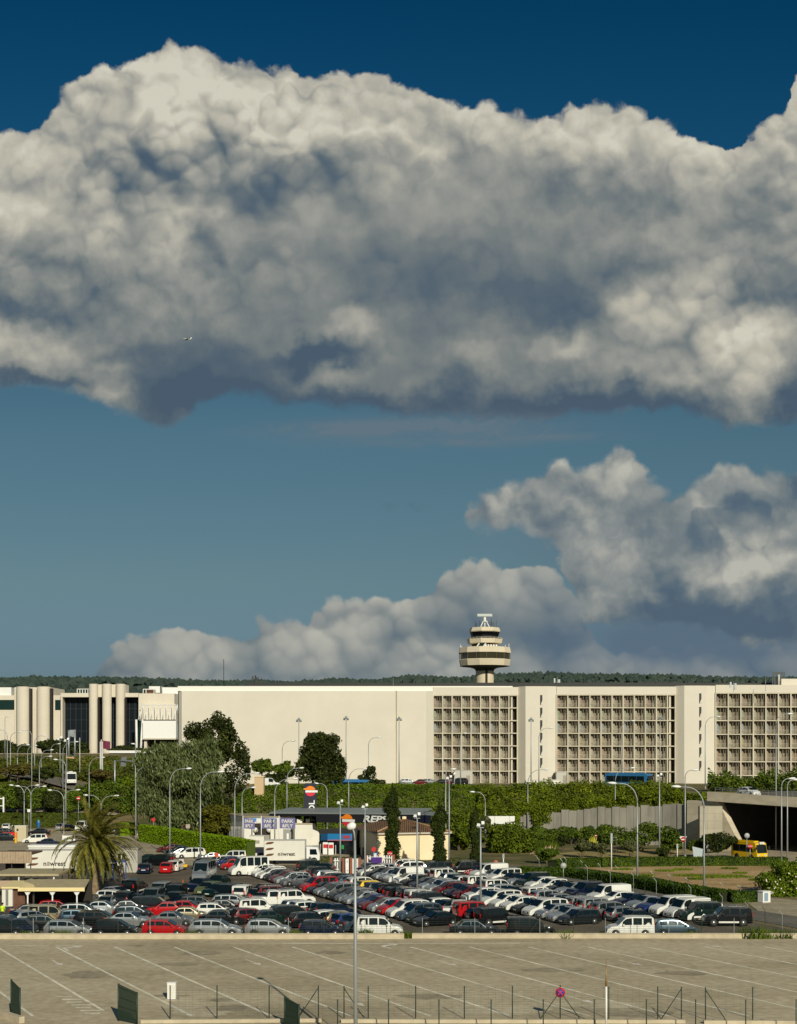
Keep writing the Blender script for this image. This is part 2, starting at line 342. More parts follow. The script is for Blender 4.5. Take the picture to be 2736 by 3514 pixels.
red_s = mat('sign_red', (.55, .015, .02), .5)
red_l = mat('tail_lamp_red', (.45, .01, .01), .2)
orange = mat('orange', (.85, .22, .01), .6)
blue_s = mat('sign_blue', (.01, .05, .35), .5)
sky_blue = mat('banner_blue', (.02, .26, .62), .6)
clear_l = mat('headlamp', (.75, .75, .72), .12, .3)
plate_m = mat('plate_white', (.7, .7, .66), .5)
yellow_p = mat('yellow_paint', (.75, .42, .01), .4)
hivis = mat('hi_vis_yellow', (.62, .85, .02), .7)
brown_p = mat('brown_print', (.13, .055, .02), .8)
grey_text = mat('grey_print', (.05, .045, .04), .7)
tin_beige = mat('beige_sheet_roof', (.44, .37, .22), .75, var=.1, vs=1.5)
cream_fascia = mat('cream_fascia', (.80, .66, .34), .7)
timber = mat('brown_timber', (.13, .06, .035), .8, var=.25, vs=2)
roof_tile = None
def tile_mat():
    m = mat('terracotta_tiles', (.22, .105, .05), .9, col2=(.42, .23, .11), vs=1.6, detail=6)
    t = m.node_tree; b = t.nodes['Principled BSDF']; tc = t.nodes.new('ShaderNodeTexCoord'); w = t.nodes.new('ShaderNodeTexWave'); w.inputs['Scale'].default_value = 1.1; w.inputs['Distortion'].default_value = .4; w.bands_direction = 'X'
    t.links.new(tc.outputs['Object'], w.inputs[0]); bp = t.nodes.new('ShaderNodeBump'); bp.inputs['Strength'].default_value = 1; bp.inputs['Distance'].default_value = .3; t.links.new(w.outputs['Fac'], bp.inputs['Height']); t.links.new(bp.outputs[0], b.inputs['Normal']); return m
roof_tile = tile_mat()
def ground_mat(name, c1, c2, c3, s1, s2, rough=.95, stretch=None, k=.55):
    """ground: broad stains over fine grain"""
    m = bpy.data.materials.new(name); m.use_nodes = True; t = m.node_tree; b = t.nodes['Principled BSDF']; b.inputs['Roughness'].default_value = rough; b.inputs['Specular IOR Level'].default_value = .25
    tc = t.nodes.new('ShaderNodeTexCoord'); src = tc.outputs['Object']
    mp = t.nodes.new('ShaderNodeMapping'); mp.inputs['Scale'].default_value = stretch or (1, 1, 1); t.links.new(src, mp.inputs[0])
    n1 = t.nodes.new('ShaderNodeTexNoise'); n1.inputs['Scale'].default_value = s1; n1.inputs['Detail'].default_value = 6; n1.inputs['Roughness'].default_value = .62; t.links.new(mp.outputs[0], n1.inputs['Vector'])
    n2 = t.nodes.new('ShaderNodeTexNoise'); n2.inputs['Scale'].default_value = s2; n2.inputs['Detail'].default_value = 4; t.links.new(src, n2.inputs['Vector'])
    r = t.nodes.new('ShaderNodeValToRGB'); e = r.color_ramp.elements; e[0].position = .33; e[0].color = (*c1, 1); e[1].position = .68; e[1].color = (*c3, 1); q = e.new(.5); q.color = (*c2, 1)
    t.links.new(n1.outputs['Fac'], r.inputs[0])
    mx_ = t.nodes.new('ShaderNodeMix'); mx_.data_type = 'RGBA'; mx_.blend_type = 'OVERLAY'; mx_.inputs[0].default_value = k
    t.links.new(r.outputs[0], mx_.inputs[6]); t.links.new(n2.outputs['Fac'], mx_.inputs[7]); t.links.new(mx_.outputs[2], b.inputs['Base Color']); return m
soil = ground_mat('dry_soil_and_weeds', (.07, .085, .02), (.15, .13, .055), (.28, .21, .11), .12, 2.5)
bare_soil = ground_mat('bare_soil', (.27, .18, .08), (.46, .305, .14), (.58, .40, .21), .14, 2.0, stretch=(.5, 1, 1))
lot_front = ground_mat('worn_pale_asphalt', (.38, .315, .205), (.50, .42, .285), (.59, .505, .35), .10, 1.6, stretch=(.45, 1, 1), k=.45)
lot_back = ground_mat('dark_gravel_asphalt', (.095, .078, .058), (.13, .105, .078), (.18, .145, .105), .2, 3.0)
road_m = ground_mat('grey_asphalt', (.12, .11, .09), (.16, .145, .12), (.20, .18, .15), .15, 3.0)
pave_m = ground_mat('pale_gravel', (.30, .25, .17), (.38, .32, .22), (.46, .39, .27), .3, 2.5)
paint_w = mat('worn_white_line', (.80, .74, .58), .85, var=.22, vs=.7, detail=8)
paint_b = mat('white_road_paint', (.78, .72, .60), .85, var=.2, vs=1.2, detail=8)
grass_m = mat('mown_grass', (.05, .075, .008), .9, col2=(.085, .12, .012), vs=.5, detail=8)

# ---------------------------------------------------------------- text
def text_mesh(mb_name, s, mat_, size, loc, rot, parent, bold=0.0, shear=0.0, ext=.02, sx=1.0):
    cu = bpy.data.curves.new(mb_name, 'FONT'); cu.body = s; cu.size = size; cu.extrude = ext; cu.align_x = 'CENTER'; cu.align_y = 'CENTER'; cu.offset = bold; cu.shear = shear; cu.resolution_u = 3
    to = bpy.data.objects.new('tmp', cu); COL.objects.link(to); bpy.context.view_layer.update()
    me = bpy.data.meshes.new_from_object(to.evaluated_get(bpy.context.evaluated_depsgraph_get())); bpy.data.objects.remove(to); me.name = mb_name
    me.materials.clear(); me.materials.append(mat_)
    o = bpy.data.objects.new(mb_name, me); COL.objects.link(o); o.location = loc; o.rotation_euler = rot; o.scale = (sx, 1, 1)
    if parent is not None: o.parent = parent
    return o

# ---------------------------------------------------------------- foliage
def leaf_cloud(mb, blobs, n, size, rng, shape='round', surf=.55, drop=0.0):
    """n small leaf quads spread through ellipsoid clumps (cx,cy,cz,rx,ry,rz)"""
    wts = [b[3]*b[4]+b[3]*b[5]+b[4]*b[5] for b in blobs]; tot = sum(wts)
    for b, w in zip(blobs, wts):
        for _ in range(max(1, int(n*w/tot))):
            th = rng.uniform(0, 2*math.pi); u = rng.uniform(-1, 1); s = math.sqrt(1-u*u)
            d = Vector((s*math.cos(th), s*math.sin(th), u))
            r = surf+(1-surf)*rng.random()**.6
            nv = noise.noise(Vector((d.x*2.3+b[0], d.y*2.3+b[1], d.z*2.3+b[2])))*.35
            r *= 1+nv
            c = Vector((b[0]+d.x*b[3]*r, b[1]+d.y*b[4]*r, b[2]+d.z*b[5]*r))
            k = size*rng.uniform(.55, 1.35)
            nn = (d*.6+Vector((rng.gauss(0, .6), rng.gauss(0, .6), rng.gauss(0, .6)+.35))).normalized()
            if shape == 'hang': a = Vector((rng.gauss(.22, .42), rng.gauss(0, .42), -1)).normalized(); bb = a.cross(Vector((rng.gauss(0, 1), rng.gauss(0, 1), 0)).normalized()).normalized(); L, Wd = k*1.9, k*.5
            else:
                a = nn.orthogonal().normalized(); a = Matrix.Rotation(rng.uniform(0, 6.28), 3, nn) @ a; bb = nn.cross(a); L, Wd = k, k*.7
            a = a*L*.5; bb = bb*Wd*.5
            mb.add([c-a, c-a*.1-bb, c+a, c-a*.1+bb], [(0, 1, 2, 3)])
def trunk(mb, base, h, r, lean=(0, 0), forks=4, rng=rnd, spread=.5, fh=.5):
    b = Vector(base); top = b+Vector((lean[0], lean[1], h))
    mb.tube([b+(top-b)*t+Vector((rng.gauss(0, r*.25), rng.gauss(0, r*.25), 0))*(1 if 0 < t < 1 else 0) for t in (0, .25, .5, .75, 1)], [r*1.25, r, r*.8, r*.6, r*.3], 8)
    for i in range(forks):
        p = b+(top-b)*rng.uniform(fh*.7, .8); a = rng.uniform(0, 6.28); L = h*spread*rng.uniform(.6, 1)
        q = p+Vector((math.cos(a)*L*.7, math.sin(a)*L*.7, L*.6)); mb.tube([p, (p+q)/2+Vector((0, 0, -.05*L)), q], [r*.5, r*.35, r*.15], 6)
bark = mat('bark', (.10, .075, .05), .95, var=.3, vs=3)
bark_pale = mat('pale_bark', (.20, .16, .11), .95, var=.2, vs=3)
lf_dark = leafmat('dark_evergreen_leaves', (.010, .018, .003), (.045, .058, .009), (.10, .11, .018), vs=.45)
lf_mid = leafmat('green_leaves', (.03, .055, .005), (.10, .145, .010), (.18, .23, .018), vs=.5)
lf_bright = leafmat('bright_shrub_leaves', (.05, .085, .004), (.15, .215, .008), (.23, .30, .012), vs=.6)
lf_silver = leafmat('silvery_leaves', (.035, .055, .014), (.14, .17, .06), (.42, .44, .27), vs=.9, rough=.5)
lf_cyp = leafmat('cypress_leaves', (.012, .022, .003), (.04, .056, .006), (.07, .085, .01), vs=.9)
lf_pine = leafmat('pine_needles', (.035, .058, .004), (.12, .16, .008), (.21, .25, .016), vs=.7)
lf_olive = leafmat('olive_leaves', (.045, .055, .018), (.11, .12, .045), (.16, .16, .07), vs=.9)
lf_hedge = leafmat('clipped_hedge_leaves', (.11, .18, .003), (.18, .29, .003), (.24, .36, .008), vs=1.2)
lf_hedge_d = leafmat('dull_hedge_leaves', (.03, .045, .004), (.075, .095, .007), (.10, .12, .014), vs=1.0)
lf_rust = leafmat('rusty_shrub_leaves', (.06, .042, .013), (.11, .10, .018), (.08, .12, .018), vs=.5)
frond_m = leafmat('palm_frond_leaves', (.05, .052, .008), (.19, .175, .026), (.42, .37, .09), vs=1.2)
def tree(name, label, base, blobs, n, leaf, size, th, tr, group=None, seed=0, shape='round', bk=None, surf=.5, forks=5, crown='crown'):
    rng = random.Random(seed+11)
    t = thing(name, label, 'shrub' if 'shrub' in name or 'bush' in name else 'tree', base, group=group); bx, by, bz = base
    a = MB(); trunk(a, (0, 0, -.3), th+.3, tr, forks=forks, rng=rng); a.build('trunk', bk or bark, t)
    c = MB(); leaf_cloud(c, [(b[0]-bx, b[1]-by, b[2]-bz, *b[3:]) for b in blobs], n, size, rng, shape, surf); c.build(crown, leaf, t); return t
def pxblob(px, py, rpx, rpy, Y, depth=.9):
    c = at(px, py, Y); k = Y/F; return (c.x, Y, c.z, rpx*k, rpx*k*depth, rpy*k)
def lumpy(px, py, rpx, rpy, Y, n, seed, sub=.42):
    """break one crown into uneven overlapping clumps"""
    rng = random.Random(seed); out = [pxblob(px, py, rpx*.72, rpy*.72, Y)]
    for i in range(n):
        a = rng.uniform(0, 6.28); u = rng.uniform(-.9, .95); s = math.sqrt(max(0, 1-u*u))
        k = rng.uniform(.75, 1.2)*sub; q = .74
        b = pxblob(px+math.cos(a)*s*rpx*q, py-u*rpy*q, rpx*k, rpy*k*.9 if rpy < rpx*1.6 else rpx*k*1.1, Y)
        out.append((b[0], Y+math.sin(a)*s*rpx*q*Y/F, *b[2:]))
    return out

# ================================================================ SETTING
def build_ground():
    xs = sorted(set([x*2.5 for x in range(-44, 45)]+[x*12.5 for x in range(-24, 25)]+[s*v for v in (340, 400, 500, 700, 1000, 1600, 2600, 4200) for s in (-1, 1)]+[BR_X-3, BR_X-2, BR_X-1, BR_X]))
    ys = sorted(set([-300, -100, 0, 40, 60, 80, 100, 120, 140, 160, 180, 200, 220, 235]+[240+2*i for i in range(0, 20)]+[280+5*i for i in range(0, 28)]+[420, 440, 460, 480, 500, 520, 560, 600, 660, 720, 800, 1000, 1400, 2000, 3000, 4500, 7000]))
    m = MB(); vs = [(x, y, terrain(x, y)-.03) for y in ys for x in xs]; n = len(xs)
    m.sm = True
    m.add(vs, [(j*n+i, j*n+i+1, (j+1)*n+i+1, (j+1)*n+i) for j in range(len(ys)-1) for i in range(n-1)])
    m.build('ground', soil, kind='structure')
build_ground()
def sheet(name, pts, z, m, thick=None):
    mb = MB()
    if thick: mb.prism(pts, z-thick, z)
    else:
        a = sum(p[0]*q[1]-q[0]*p[1] for p, q in zip(pts, pts[1:]+pts[:1])); pts = pts if a > 0 else pts[::-1]
        mb.add([(x, y, z) for x, y in pts], [tuple(range(len(pts)))])
    return mb.build(name, m, kind='structure')
def G2(px, py): v = gr(px, py); return (v.x, v.y)
YW = 121.6                                              # front wall of the car park
sheet('empty_parking_lot', [(-60, 55), (70, 55), (70, YW), (-60, YW)], .004, lot_front)
sheet('car_park_ground', [(-90, YW), (38.5, YW), (33.8, 136), (27, 152), (19, 175), (8, 196), (-8, 205), (-20, 214), (-48, 214), (-49, 289), (-110, 289), (-110, YW)], .004, lot_back)
road_pts = [G2(2010, 2975), G2(2100, 3010), G2(2210, 3045), G2(2330, 3075), G2(2480, 3095), G2(2600, 3125), G2(2760, 3150), G2(2950, 3180), (60, 112), (44, 122), (38.6, 126), (33.8, 137.6), (27.2, 153), (19.3, 176), (9, 198)]
sheet('access_road', road_pts, .010, road_m)
sheet('verge_pavement', [G2(2560, 3095), G2(2620, 3080), G2(2960, 3110), G2(2960, 3180), G2(2760, 3150), G2(2600, 3125)], .014, pave_m)
sheet('soil_island', [G2(1990, 2978), G2(2100, 2972), G2(2350, 2970), G2(2640, 2968), G2(2680, 3000), G2(2700, 3060), G2(2600, 3078), G2(2480, 3060), G2(2360, 3035), G2(2230, 3008), G2(2100, 2992)], .016, bare_soil)
sheet('underpass_road', [G2(2380, 2925), (42, 213), (52, 222), (62, 300), (120, 300), (120, 190), G2(2900, 2960), G2(2640, 2962), G2(2400, 2955)], .012, pave_m)
sheet('bank_path', [G2(1830, 2935), G2(2080, 2915), G2(2420, 2915), G2(2440, 2950), G2(2100, 2950), G2(1880, 2960)], .010, ground_mat('dry_grass', (.18, .16, .05), (.32, .25, .10), (.42, .33, .17), .2, 3))
sheet('far_car_park_road', [(-110, 225), (-42, 225), (-42, 288.5), (-60, 288.5), (-110, 288.5)], .012, pave_m)
sheet('station_forecourt', [(-42, 196), (6, 200), (6, 214), (-36, 246), (-44, 246)], .010, pave_m)
# road climbing the bank at the left
def ribbon(name, pts, w, m, dz=.12, kind='structure'):
    """road ribbon through ground points, lying on the terrain"""
    mb = MB(); P_ = []
    for i, (x, y) in enumerate(pts):
        a, b = Vector(pts[max(0, i-1)]), Vector(pts[min(len(pts)-1, i+1)]); d = (b-a).normalized(); nrm = Vector((-d.y, d.x))
        for s in (-1, 1):
            q = Vector((x, y))+nrm*s*w/2; P_.append((q.x, q.y, max(terrain(x, y), terrain(q.x, q.y))+dz))
    mb.add(P_, [(2*i, 2*i+1, 2*i+3, 2*i+2) for i in range(len(pts)-1)]); return mb.build(name, m, kind=kind)
def onT(px, py, lo=215, hi=520):
    y = lo
    while y < hi:
        x = (px-CX)*y/F
        if HY+F*(H-terrain(x, y))/y <= py: return (x, y)
        y += .5
    return ((px-CX)*hi/F, hi)
ribbon('ramp_road', [onT(*p) for p in ((40, 2655), (110, 2668), (190, 2685), (255, 2702), (330, 2722), (400, 2748))], 7.0, road_m)
ribbon('terminal_road', [(-150, 392), (-100, 392), (-60, 392)], 12, road_m, .2)
ribbon('lower_road', [onT(*p) for p in ((-60, 2782), (60, 2785), (200, 2788), (320, 2794), (430, 2800))], 5.0, pave_m, .15)
# painted lines of the empty lot
def marks():
    d = Vector((math.sin(math.atan(-.537)), math.cos(math.atan(-.537))))   # lines lean left as they run away
    i = 0
    for k in range(-2, 19):
        x0 = -34.2+k*5.03; p = Vector((x0, 116.6)); q = p-d*((116.6-86.6)/d.y)
        if k == 0: q = p-d*((116.6-88.4)/d.y)
        nrm = Vector((d.y, -d.x))*.115
        mb = MB(); steps = 14; vs = []
        for j in range(steps+1):
            c = p+(q-p)*j/steps; wj = nrm*rnd.uniform(.8, 1.15); vs += [(c.x-wj.x, c.y-wj.y, .010), (c.x+wj.x, c.y+wj.y, .010)]
        mb.add(vs, [(2*j, 2*j+2, 2*j+3, 2*j+1) for j in range(steps)]); mb.build('lane_line', paint_w, kind='structure')
    for x0, x1 in ((-39, -34.5), (-33.5, -30.0), (-29.4, -27.2)):
        MB().add([(x0, 117.4, .010), (x1, 117.4, .010), (x1, 117.55, .010), (x0, 117.55, .010)], [(0, 1, 2, 3)]).build('lane_line', paint_w, kind='structure')
    MB().add([(-10, 118.6, .010), (10.5, 118.5, .010), (10.5, 118.7, .010), (-10, 118.85, .010)], [(0, 1, 2, 3)]).build('lane_line', paint_w, kind='structure')
    # arrows painted on the lanes
    for (px, py, fl) in ((222, 3257, 0), (195, 3304, 1), (870, 3303, 1), (1320, 3250, 0), (1535, 3306, 1), (2165, 3305, 1), (1215, 3440, 1), (1990, 3430, 1), (2440, 3245, 1)):
        c = gr(px, py); a = math.atan(-.537)+(math.pi if fl else 0)
        poly = [(-.07, -1.6), (.07, -1.6), (.07, .5), (.35, .5), (0, 1.6), (-.35, .5), (-.07, .5)]
        if not fl: poly = [(-.1, -1.2), (.1, -1.2), (.1, .2), (1.1, .6), (1.1, .2), (1.8, .9), (1.1, 1.6), (1.1, 1.1), (-.1, .6)]
        m2 = Matrix.Rotation(-a, 2)
        MB().add([(*(Vector(p) @ m2.transposed()*1.0+Vector((c.x, c.y))), .012) for p in poly], [tuple(range(len(poly)))]).build('lane_arrow', paint_b, kind='structure')
    # worn lettering blocks beside the left lane
    for r_ in range(7):
        for k in range(3+(r_ % 2)):
            c = gr(205+r_*16+k*17, 3421+r_*9.5); 
            MB().add([(c.x-.17, c.y-.16, .012), (c.x+.17, c.y-.16, .012), (c.x+.17, c.y+.16, .012), (c.x-.17, c.y+.16, .012)], [(0, 1, 2, 3)]).build('painted_block', paint_w, kind='structure')
marks()
def stains():
    rng = random.Random(31)
    dk = ground_mat('patched_asphalt', (.27, .225, .155), (.35, .295, .205), (.43, .365, .25), .3, 2.0, k=.4); pl_ = ground_mat('pale_concrete_patch', (.46, .39, .27), (.57, .49, .345), (.66, .57, .41), .3, 2.0, k=.4)
    for i, (px, py, w, h, m_) in enumerate(((470, 3246, 36, 3, dk), (690, 3272, 70, 9, dk), (580, 3418, 90, 4, dk), (690, 3434, 100, 8, pl_), (690, 3470, 120, 22, pl_), (770, 3432, 55, 7, dk), (800, 3460, 60, 12, dk), (1130, 3270, 60, 6, dk), (1720, 3466, 190, 20, pl_), (2060, 3448, 170, 14, pl_), (2200, 3480, 140, 12, dk), (300, 3345, 90, 14, dk), (1480, 3420, 120, 10, dk), (1900, 3330, 130, 8, dk), (2350, 3340, 110, 9, dk), (2480, 3250, 90, 4, pl_), (1000, 3238, 260, 3, pl_), (1700, 3236, 160, 3, pl_), (620, 3310, 80, 7, dk))):
        c = gr(px, py); s = c.y/F; n_ = 18; e = gr(px, py+h).y-c.y
        MB().add([(c.x+math.cos(a*6.283/n_)*w*s*rng.uniform(.7, 1.1), c.y-math.sin(a*6.283/n_)*abs(e)*rng.uniform(.7, 1.15), .0055+.0002*i) for a in range(n_)][::-1], [tuple(range(n_))]).build('lot_patch', m_, kind='structure')
stains()
# ---------------------------------------------------------------- walls and fences of the lot
def wall(name, label, pts, z0, h, w, m, cap=None, n_joint=0, cat='wall'):
    t = thing(name, label, cat, (pts[0][0], pts[0][1], 0)); o = Vector((pts[0][0], pts[0][1]))
    mb = MB(); cp = MB()
    for a, b in zip(pts, pts[1:]):
        a, b = Vector(a)-o, Vector(b)-o; d = (b-a).normalized(); nr = Vector((-d.y, d.x))*w/2
        mb.prism([tuple(a-nr), tuple(b-nr), tuple(b+nr), tuple(a+nr)], z0, z0+h)
        nr *= 1.3; cp.prism([tuple(a-nr), tuple(b-nr), tuple(b+nr), tuple(a+nr)], z0+h+.003, z0+h+.07)
    mb.build('wall_face', m, t)
    if cap: cp.build('coping', cap, t)
    return t
conc_wall = mat('pale_concrete_wall', (.50, .43, .31), .95, var=.13, vs=.9, detail=8)  # pale concrete, tone varied at random
wall('low_wall', 'long low pale concrete wall between the parked cars and the empty lot', [(-60, YW), (0.5, YW)], 0, .42, .3, conc_wall, conc_wall)
wall('low_wall', 'low pale concrete wall right of the tall near lamp post, in front of the parked cars', [(1.2, YW+.25), (37.3, YW+.25)], 0, .40, .3, conc_wall, conc_wall)
for k, (a, b) in enumerate((((487, 3508), (1105, 3504)), ((1172, 3506), (2348, 3508)), ((2412, 3510), (2900, 3512)))):
    p, q = gr(*a), gr(*b)
    wall('kerb_wall', ['low kerb wall under the left green fence posts at the bottom edge', 'low kerb wall under the middle fence posts below the round sign', 'low kerb wall under the right-hand fence posts at the bottom corner'][k], [(p.x, p.y-.3), (q.x, q.y-.3)], 0, .22, .3, conc_wall)
p, q = gr(-60, 3470), gr(75, 3512)
wall('kerb_wall', 'short slanting kerb wall in the bottom left corner', [(p.x, p.y), (q.x, q.y)], 0, .4, .35, conc_wall)
green_m = mat('dark_green_metal', (.016, .035, .022), .55)
def post(px, yb, yt, label, m=None, r=.035, brace=None, name='fence_post', group='posts of the wire fence', wire=None):
    v = gr(px, yb); h = (yb-yt)*v.y/F
    t = thing(name, label, 'fence post', (v.x, v.y, 0), group=group)
    MB().tube([(0, 0, -.1), (0, 0, h)], r).build('pole', m or green_m, t)
    if brace: MB().tube([(0, .03, h*.93), (brace*h*.62, .03, 0)], r*.8).build('brace', m or green_m, t)
    return t
ord_ = ['first', 'second', 'third', 'fourth', 'fifth', 'sixth', 'seventh', 'eighth', 'ninth', 'tenth', 'eleventh', 'twelfth', 'thirteenth', 'fourteenth', 'fifteenth', 'sixteenth', 'seventeenth', 'eighteenth', 'nineteenth', 'twentieth', 'twenty-first', 'twenty-second', 'twenty-third', 'twenty-fourth', 'twenty-fifth', 'twenty-sixth', 'twenty-seventh', 'twenty-eighth', 'twenty-ninth', 'thirtieth']
pp = [(584, 3498, 3382, 0), (745, 3498, 3382, 0), (924, 3498, 3382, 0), (1093, 3498, 3382, -1), (1181, 3498, 3384, 1), (1264, 3498, 3384, 0), (1427, 3498, 3384, 0), (1594, 3498, 3384, 0), (1759, 3498, 3384, 0), (2090, 3498, 3386, 0), (2258, 3498, 3386, 0), (2339, 3498, 3387, -1), (2422, 3500, 3389, 1), (2584, 3500, 3388, 0)]
for i, (px, yb, yt, b) in enumerate(pp): post(px, yb, yt, 'tall dark green fence post at the bottom, %s from the left' % ord_[i], brace=b or None)
for i, (px, b) in enumerate(((1159, 0), (1334, 0), (1507, 0), (1686, 0), (1865, 0), (2040, 1), (2219, 0), (2388, 0), (2560, 0), (2733, 0))):
    yb, yt = 3540, 3430; post(px, yb, yt, 'shorter nearer green fence post at the bottom edge, %s from the left' % ord_[i], brace=None)
def wire_strand():
    """fine wire mesh of the lower fence: a few strands"""
    pass
for k, (a, b, yb, yt) in enumerate(((39, 68, 3500, 3370), (407, 470, 3512, 3385), (978, 1026, 3530, 3430))):
    p, q = gr(a, yb-8), gr(b, yb+6); h = (yb-yt)*p.y/F
    t = thing('mesh_gate', ['narrow green mesh gate leaf at the far left edge', 'folded green mesh gate leaf at the left kerb wall', 'small green mesh gate leaf left of the near lamp post'][k], 'gate', (p.x, p.y, 0), group='open gate leaves')
    d = q-p; n_ = 9; sc_ = MB()
    for i in range(n_*3+1):
        c = d*(i/(n_*3)); sc_.tube([(c.x, c.y, .1), (c.x, c.y, h*(1-.13*i/(n_*3)))], .02, 4)
    for zz in (.15, .4, .65, .92): sc_.tube([(0, 0, h*zz), (d.x, d.y, h*zz*.88)], .03, 5)
    sc_.build('mesh_panel', green_m, t); fr = MB()
    for c, hh in ((Vector((0, 0, 0)), h), (d, h*.87)): MB().tube([(c.x, c.y, -.05), (c.x, c.y, hh+.02)], .06, 8).build('gate_post', green_m, t)
# no-parking sign on its post
v = gr(1923, 3498); h = (3498-3386)*v.y/F
t = thing('no_parking_sign', 'round red and blue no parking sign on a braced green fence post', 'road sign', (v.x, v.y, 0))
MB().tube([(0, 0, 0), (0, 0, h+.1)], .035).tube([(0, .03, h*.85), (-1.25, .03, 0)], .028).tube([(0, .03, h*.85), (1.25, .03, 0)], .028).build('post', green_m, t)
zc = H-(3406-HY)*v.y/F
s_ = MB().disc((0, -.05, zc), (0, -1, 0), .31, .02, 24).build('red_ring', red_s, t)
MB().disc((0, -.073, zc), (0, -1, 0), .225, .01, 24).build('blue_face', blue_s, t)
x_ = MB()
for sgn in (1, -1): x_.extr([(-.21, -.03), (.21, -.03), (.21, .03), (-.21, .03)], (0, -.087-.004*(sgn > 0), zc), (math.cos(.78), 0, sgn*math.sin(.78)), (-sgn*math.sin(.78), 0, math.cos(.78)), (0, -.004, 0))
x_.build('red_cross', red_s, t)
# spiked mast in front
v = gr(2081, 3530); t = thing('spiked_mast', 'white mast with a brass lightning spike at the bottom right', 'mast', (v.x, v.y, 0))
h1 = (3530-3386)*v.y/F; h2 = (3530-3294)*v.y/F
MB().tube([(0, 0, 0), (0, 0, h1)], .055).build('pole', white_p, t)
MB().tube([(0, 0, h1), (0, 0, h1+.25), (0, 0, h1+.5), (0, 0, h2)], [.05, .075, .035, .012]).build('spike', mat('brass', (.35, .20, .06), .4, .7), t)
# white cabinet on the lot
v = gr(590, 3430); t = thing('utility_cabinet', 'white ticket cabinet standing alone on the empty lot', 'cabinet', (v.x, v.y, 0))
MB().box(-.28, .28, -.2, .2, .06, 1.12).build('body', white_p, t); MB().box(-.31, .31, -.23, .23, 1.123, 1.17).build('lid', white_p, t)
MB().box(-.24, .24, -.213, -.203, .14, 1.04).build('door', offwhite, t); MB().box(-.45, .45, -.35, .35, 0, .057).build('plinth', concrete, t)
v = gr(2623, 3098); t = thing('utility_cabinet', 'white utility cabinet by the big oleander at the right', 'cabinet', (v.x, v.y, 0), .5)
MB().box(-.55, .55, -.4, .4, .08, 1.22).build('body', white_p, t); MB().box(-.6, .6, -.45, .45, 1.223, 1.3).build('lid', white_p, t)
MB().box(-.35, .2, -.413, -.403, .2, 1.1).build('door', mat('grey_blue_paint', (.22, .32, .42), .6), t); MB().box(-.6, .6, -.45, .45, 0, .077).build('plinth', concrete, t)

# ================================================================ PARKING BUILDING AND TERMINAL
def block(name, label, x0px, x1px, Y, ztop, rows, ncol, narrow, zbase):
    """open-fronted storey block: a frame with one recessed bay per opening"""
    x0, x1 = (x0px-CX)*Y/F, (x1px-CX)*Y/F; t = thing(name, label, 'building', ((x0+x1)/2, Y, 8.2), group='open fronted parking wings')
    ox = (x0+x1)/2; oz = 8.2; W = x1-x0; nw = narrow*Y/F; bw = (W-nw)/ncol; pitch = (ztop-zbase)/rows
    MB().box(x0-ox, x1-ox, 3.2, 40, -.5, ztop+1.9-oz).build('wall', cream, t)
    MB().box(x0-ox-.0, x1-ox, -.0, 3.19, ztop-oz, ztop+1.9-oz).build('cornice', cream, t)
    fr = MB()
    for r_ in range(rows+1):
        z = ztop-oz-r_*pitch; fr.box(-W/2, W/2, 0, 3.19, z-.26, z-.003)
    fr.build('floor_slabs', conc_frame, t)
    pl = MB()
    for c in range(ncol+1): x = -W/2+c*bw; pl.box(x-.15, x+.15, -.08, .3, -.5, ztop-oz-.28 if False else ztop-oz)
    if narrow: pl.box(W/2-.35, W/2, -.1, .35, -.5, ztop-oz)
    pl.build('pillars', conc_frame, t)
    tints = [(.33, .25, .22), (.27, .30, .22), (.26, .29, .31), (.33, .29, .19), (.34, .26, .19), (.33, .25, .20), (.32, .30, .24)]
    tm = [TINT.setdefault(i, mat('tinted_panel', c, .9, var=.08, vs=1)) for i, c in enumerate(tints)]
    neutral = TINT.setdefault('n', mat('neutral_panel', (.36, .335, .265), .9, var=.10, vs=1))
    rail = []
    k = 0
    for r_ in range(rows):
        zt = ztop-oz-r_*pitch-.28; zb = ztop-oz-(r_+1)*pitch
        for c in range(ncol):
            xa = -W/2+c*bw+.2; xb = xa+bw-.4
            if k < 100:
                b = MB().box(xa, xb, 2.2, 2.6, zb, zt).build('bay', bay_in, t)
                p_ = MB().add([(xa+.02, 1.1, zb), (xa+bw*.34, 1.5, zb), (xa+bw*.33, 1.5, zb+(zt-zb)*.55), (xa+.28, 1.1, zt-.03), (xa+.02, 1.1, zt-.03)], [(0, 1, 2, 3, 4)])  # tinted divider; its slanted top copies a sunlit patch's edge into the shape
                p_.build('sunlit_divider', tm[r_ % 7] if c % 2 == 0 else neutral, b)
                rl = MB()
                for f in (.35, .62, .78): rl.tube([(xa+bw*f, .6, zb), (xa+bw*f, .6, zt)], .035, 4)
                for zz in (.3, .55, .8, 1.0): rl.tube([(xa, .65, zb+zz), (xb, .65, zb+zz)], .03, 4)
                rl.build('railing', conc_frame, b)
            k += 1
        if narrow:
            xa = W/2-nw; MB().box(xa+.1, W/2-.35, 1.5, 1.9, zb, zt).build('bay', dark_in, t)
            MB().box(xa+.5, xa+.95, .5, 1.2, zb, zt).build('duct', conc_frame, t)
    return t
TINT = {}
Y1, Y2, Y3 = 336.0, 335.6, 335.2
block('parking_wing', 'leftmost of the three open fronted cream parking wings with a grid of bays', 1487, 1779, Y1, 29.9, 7, 8, 32, 8.2)
block('parking_wing', 'middle parking wing with ten columns of bays between two white stair towers', 1911, 2321, Y2, 30.0, 7, 10, 30, 8.0)
block('parking_wing', 'rightmost parking wing with open bays running out of the frame', 2457, 2930, Y3, 30.4, 7, 11, 0, 6.9)
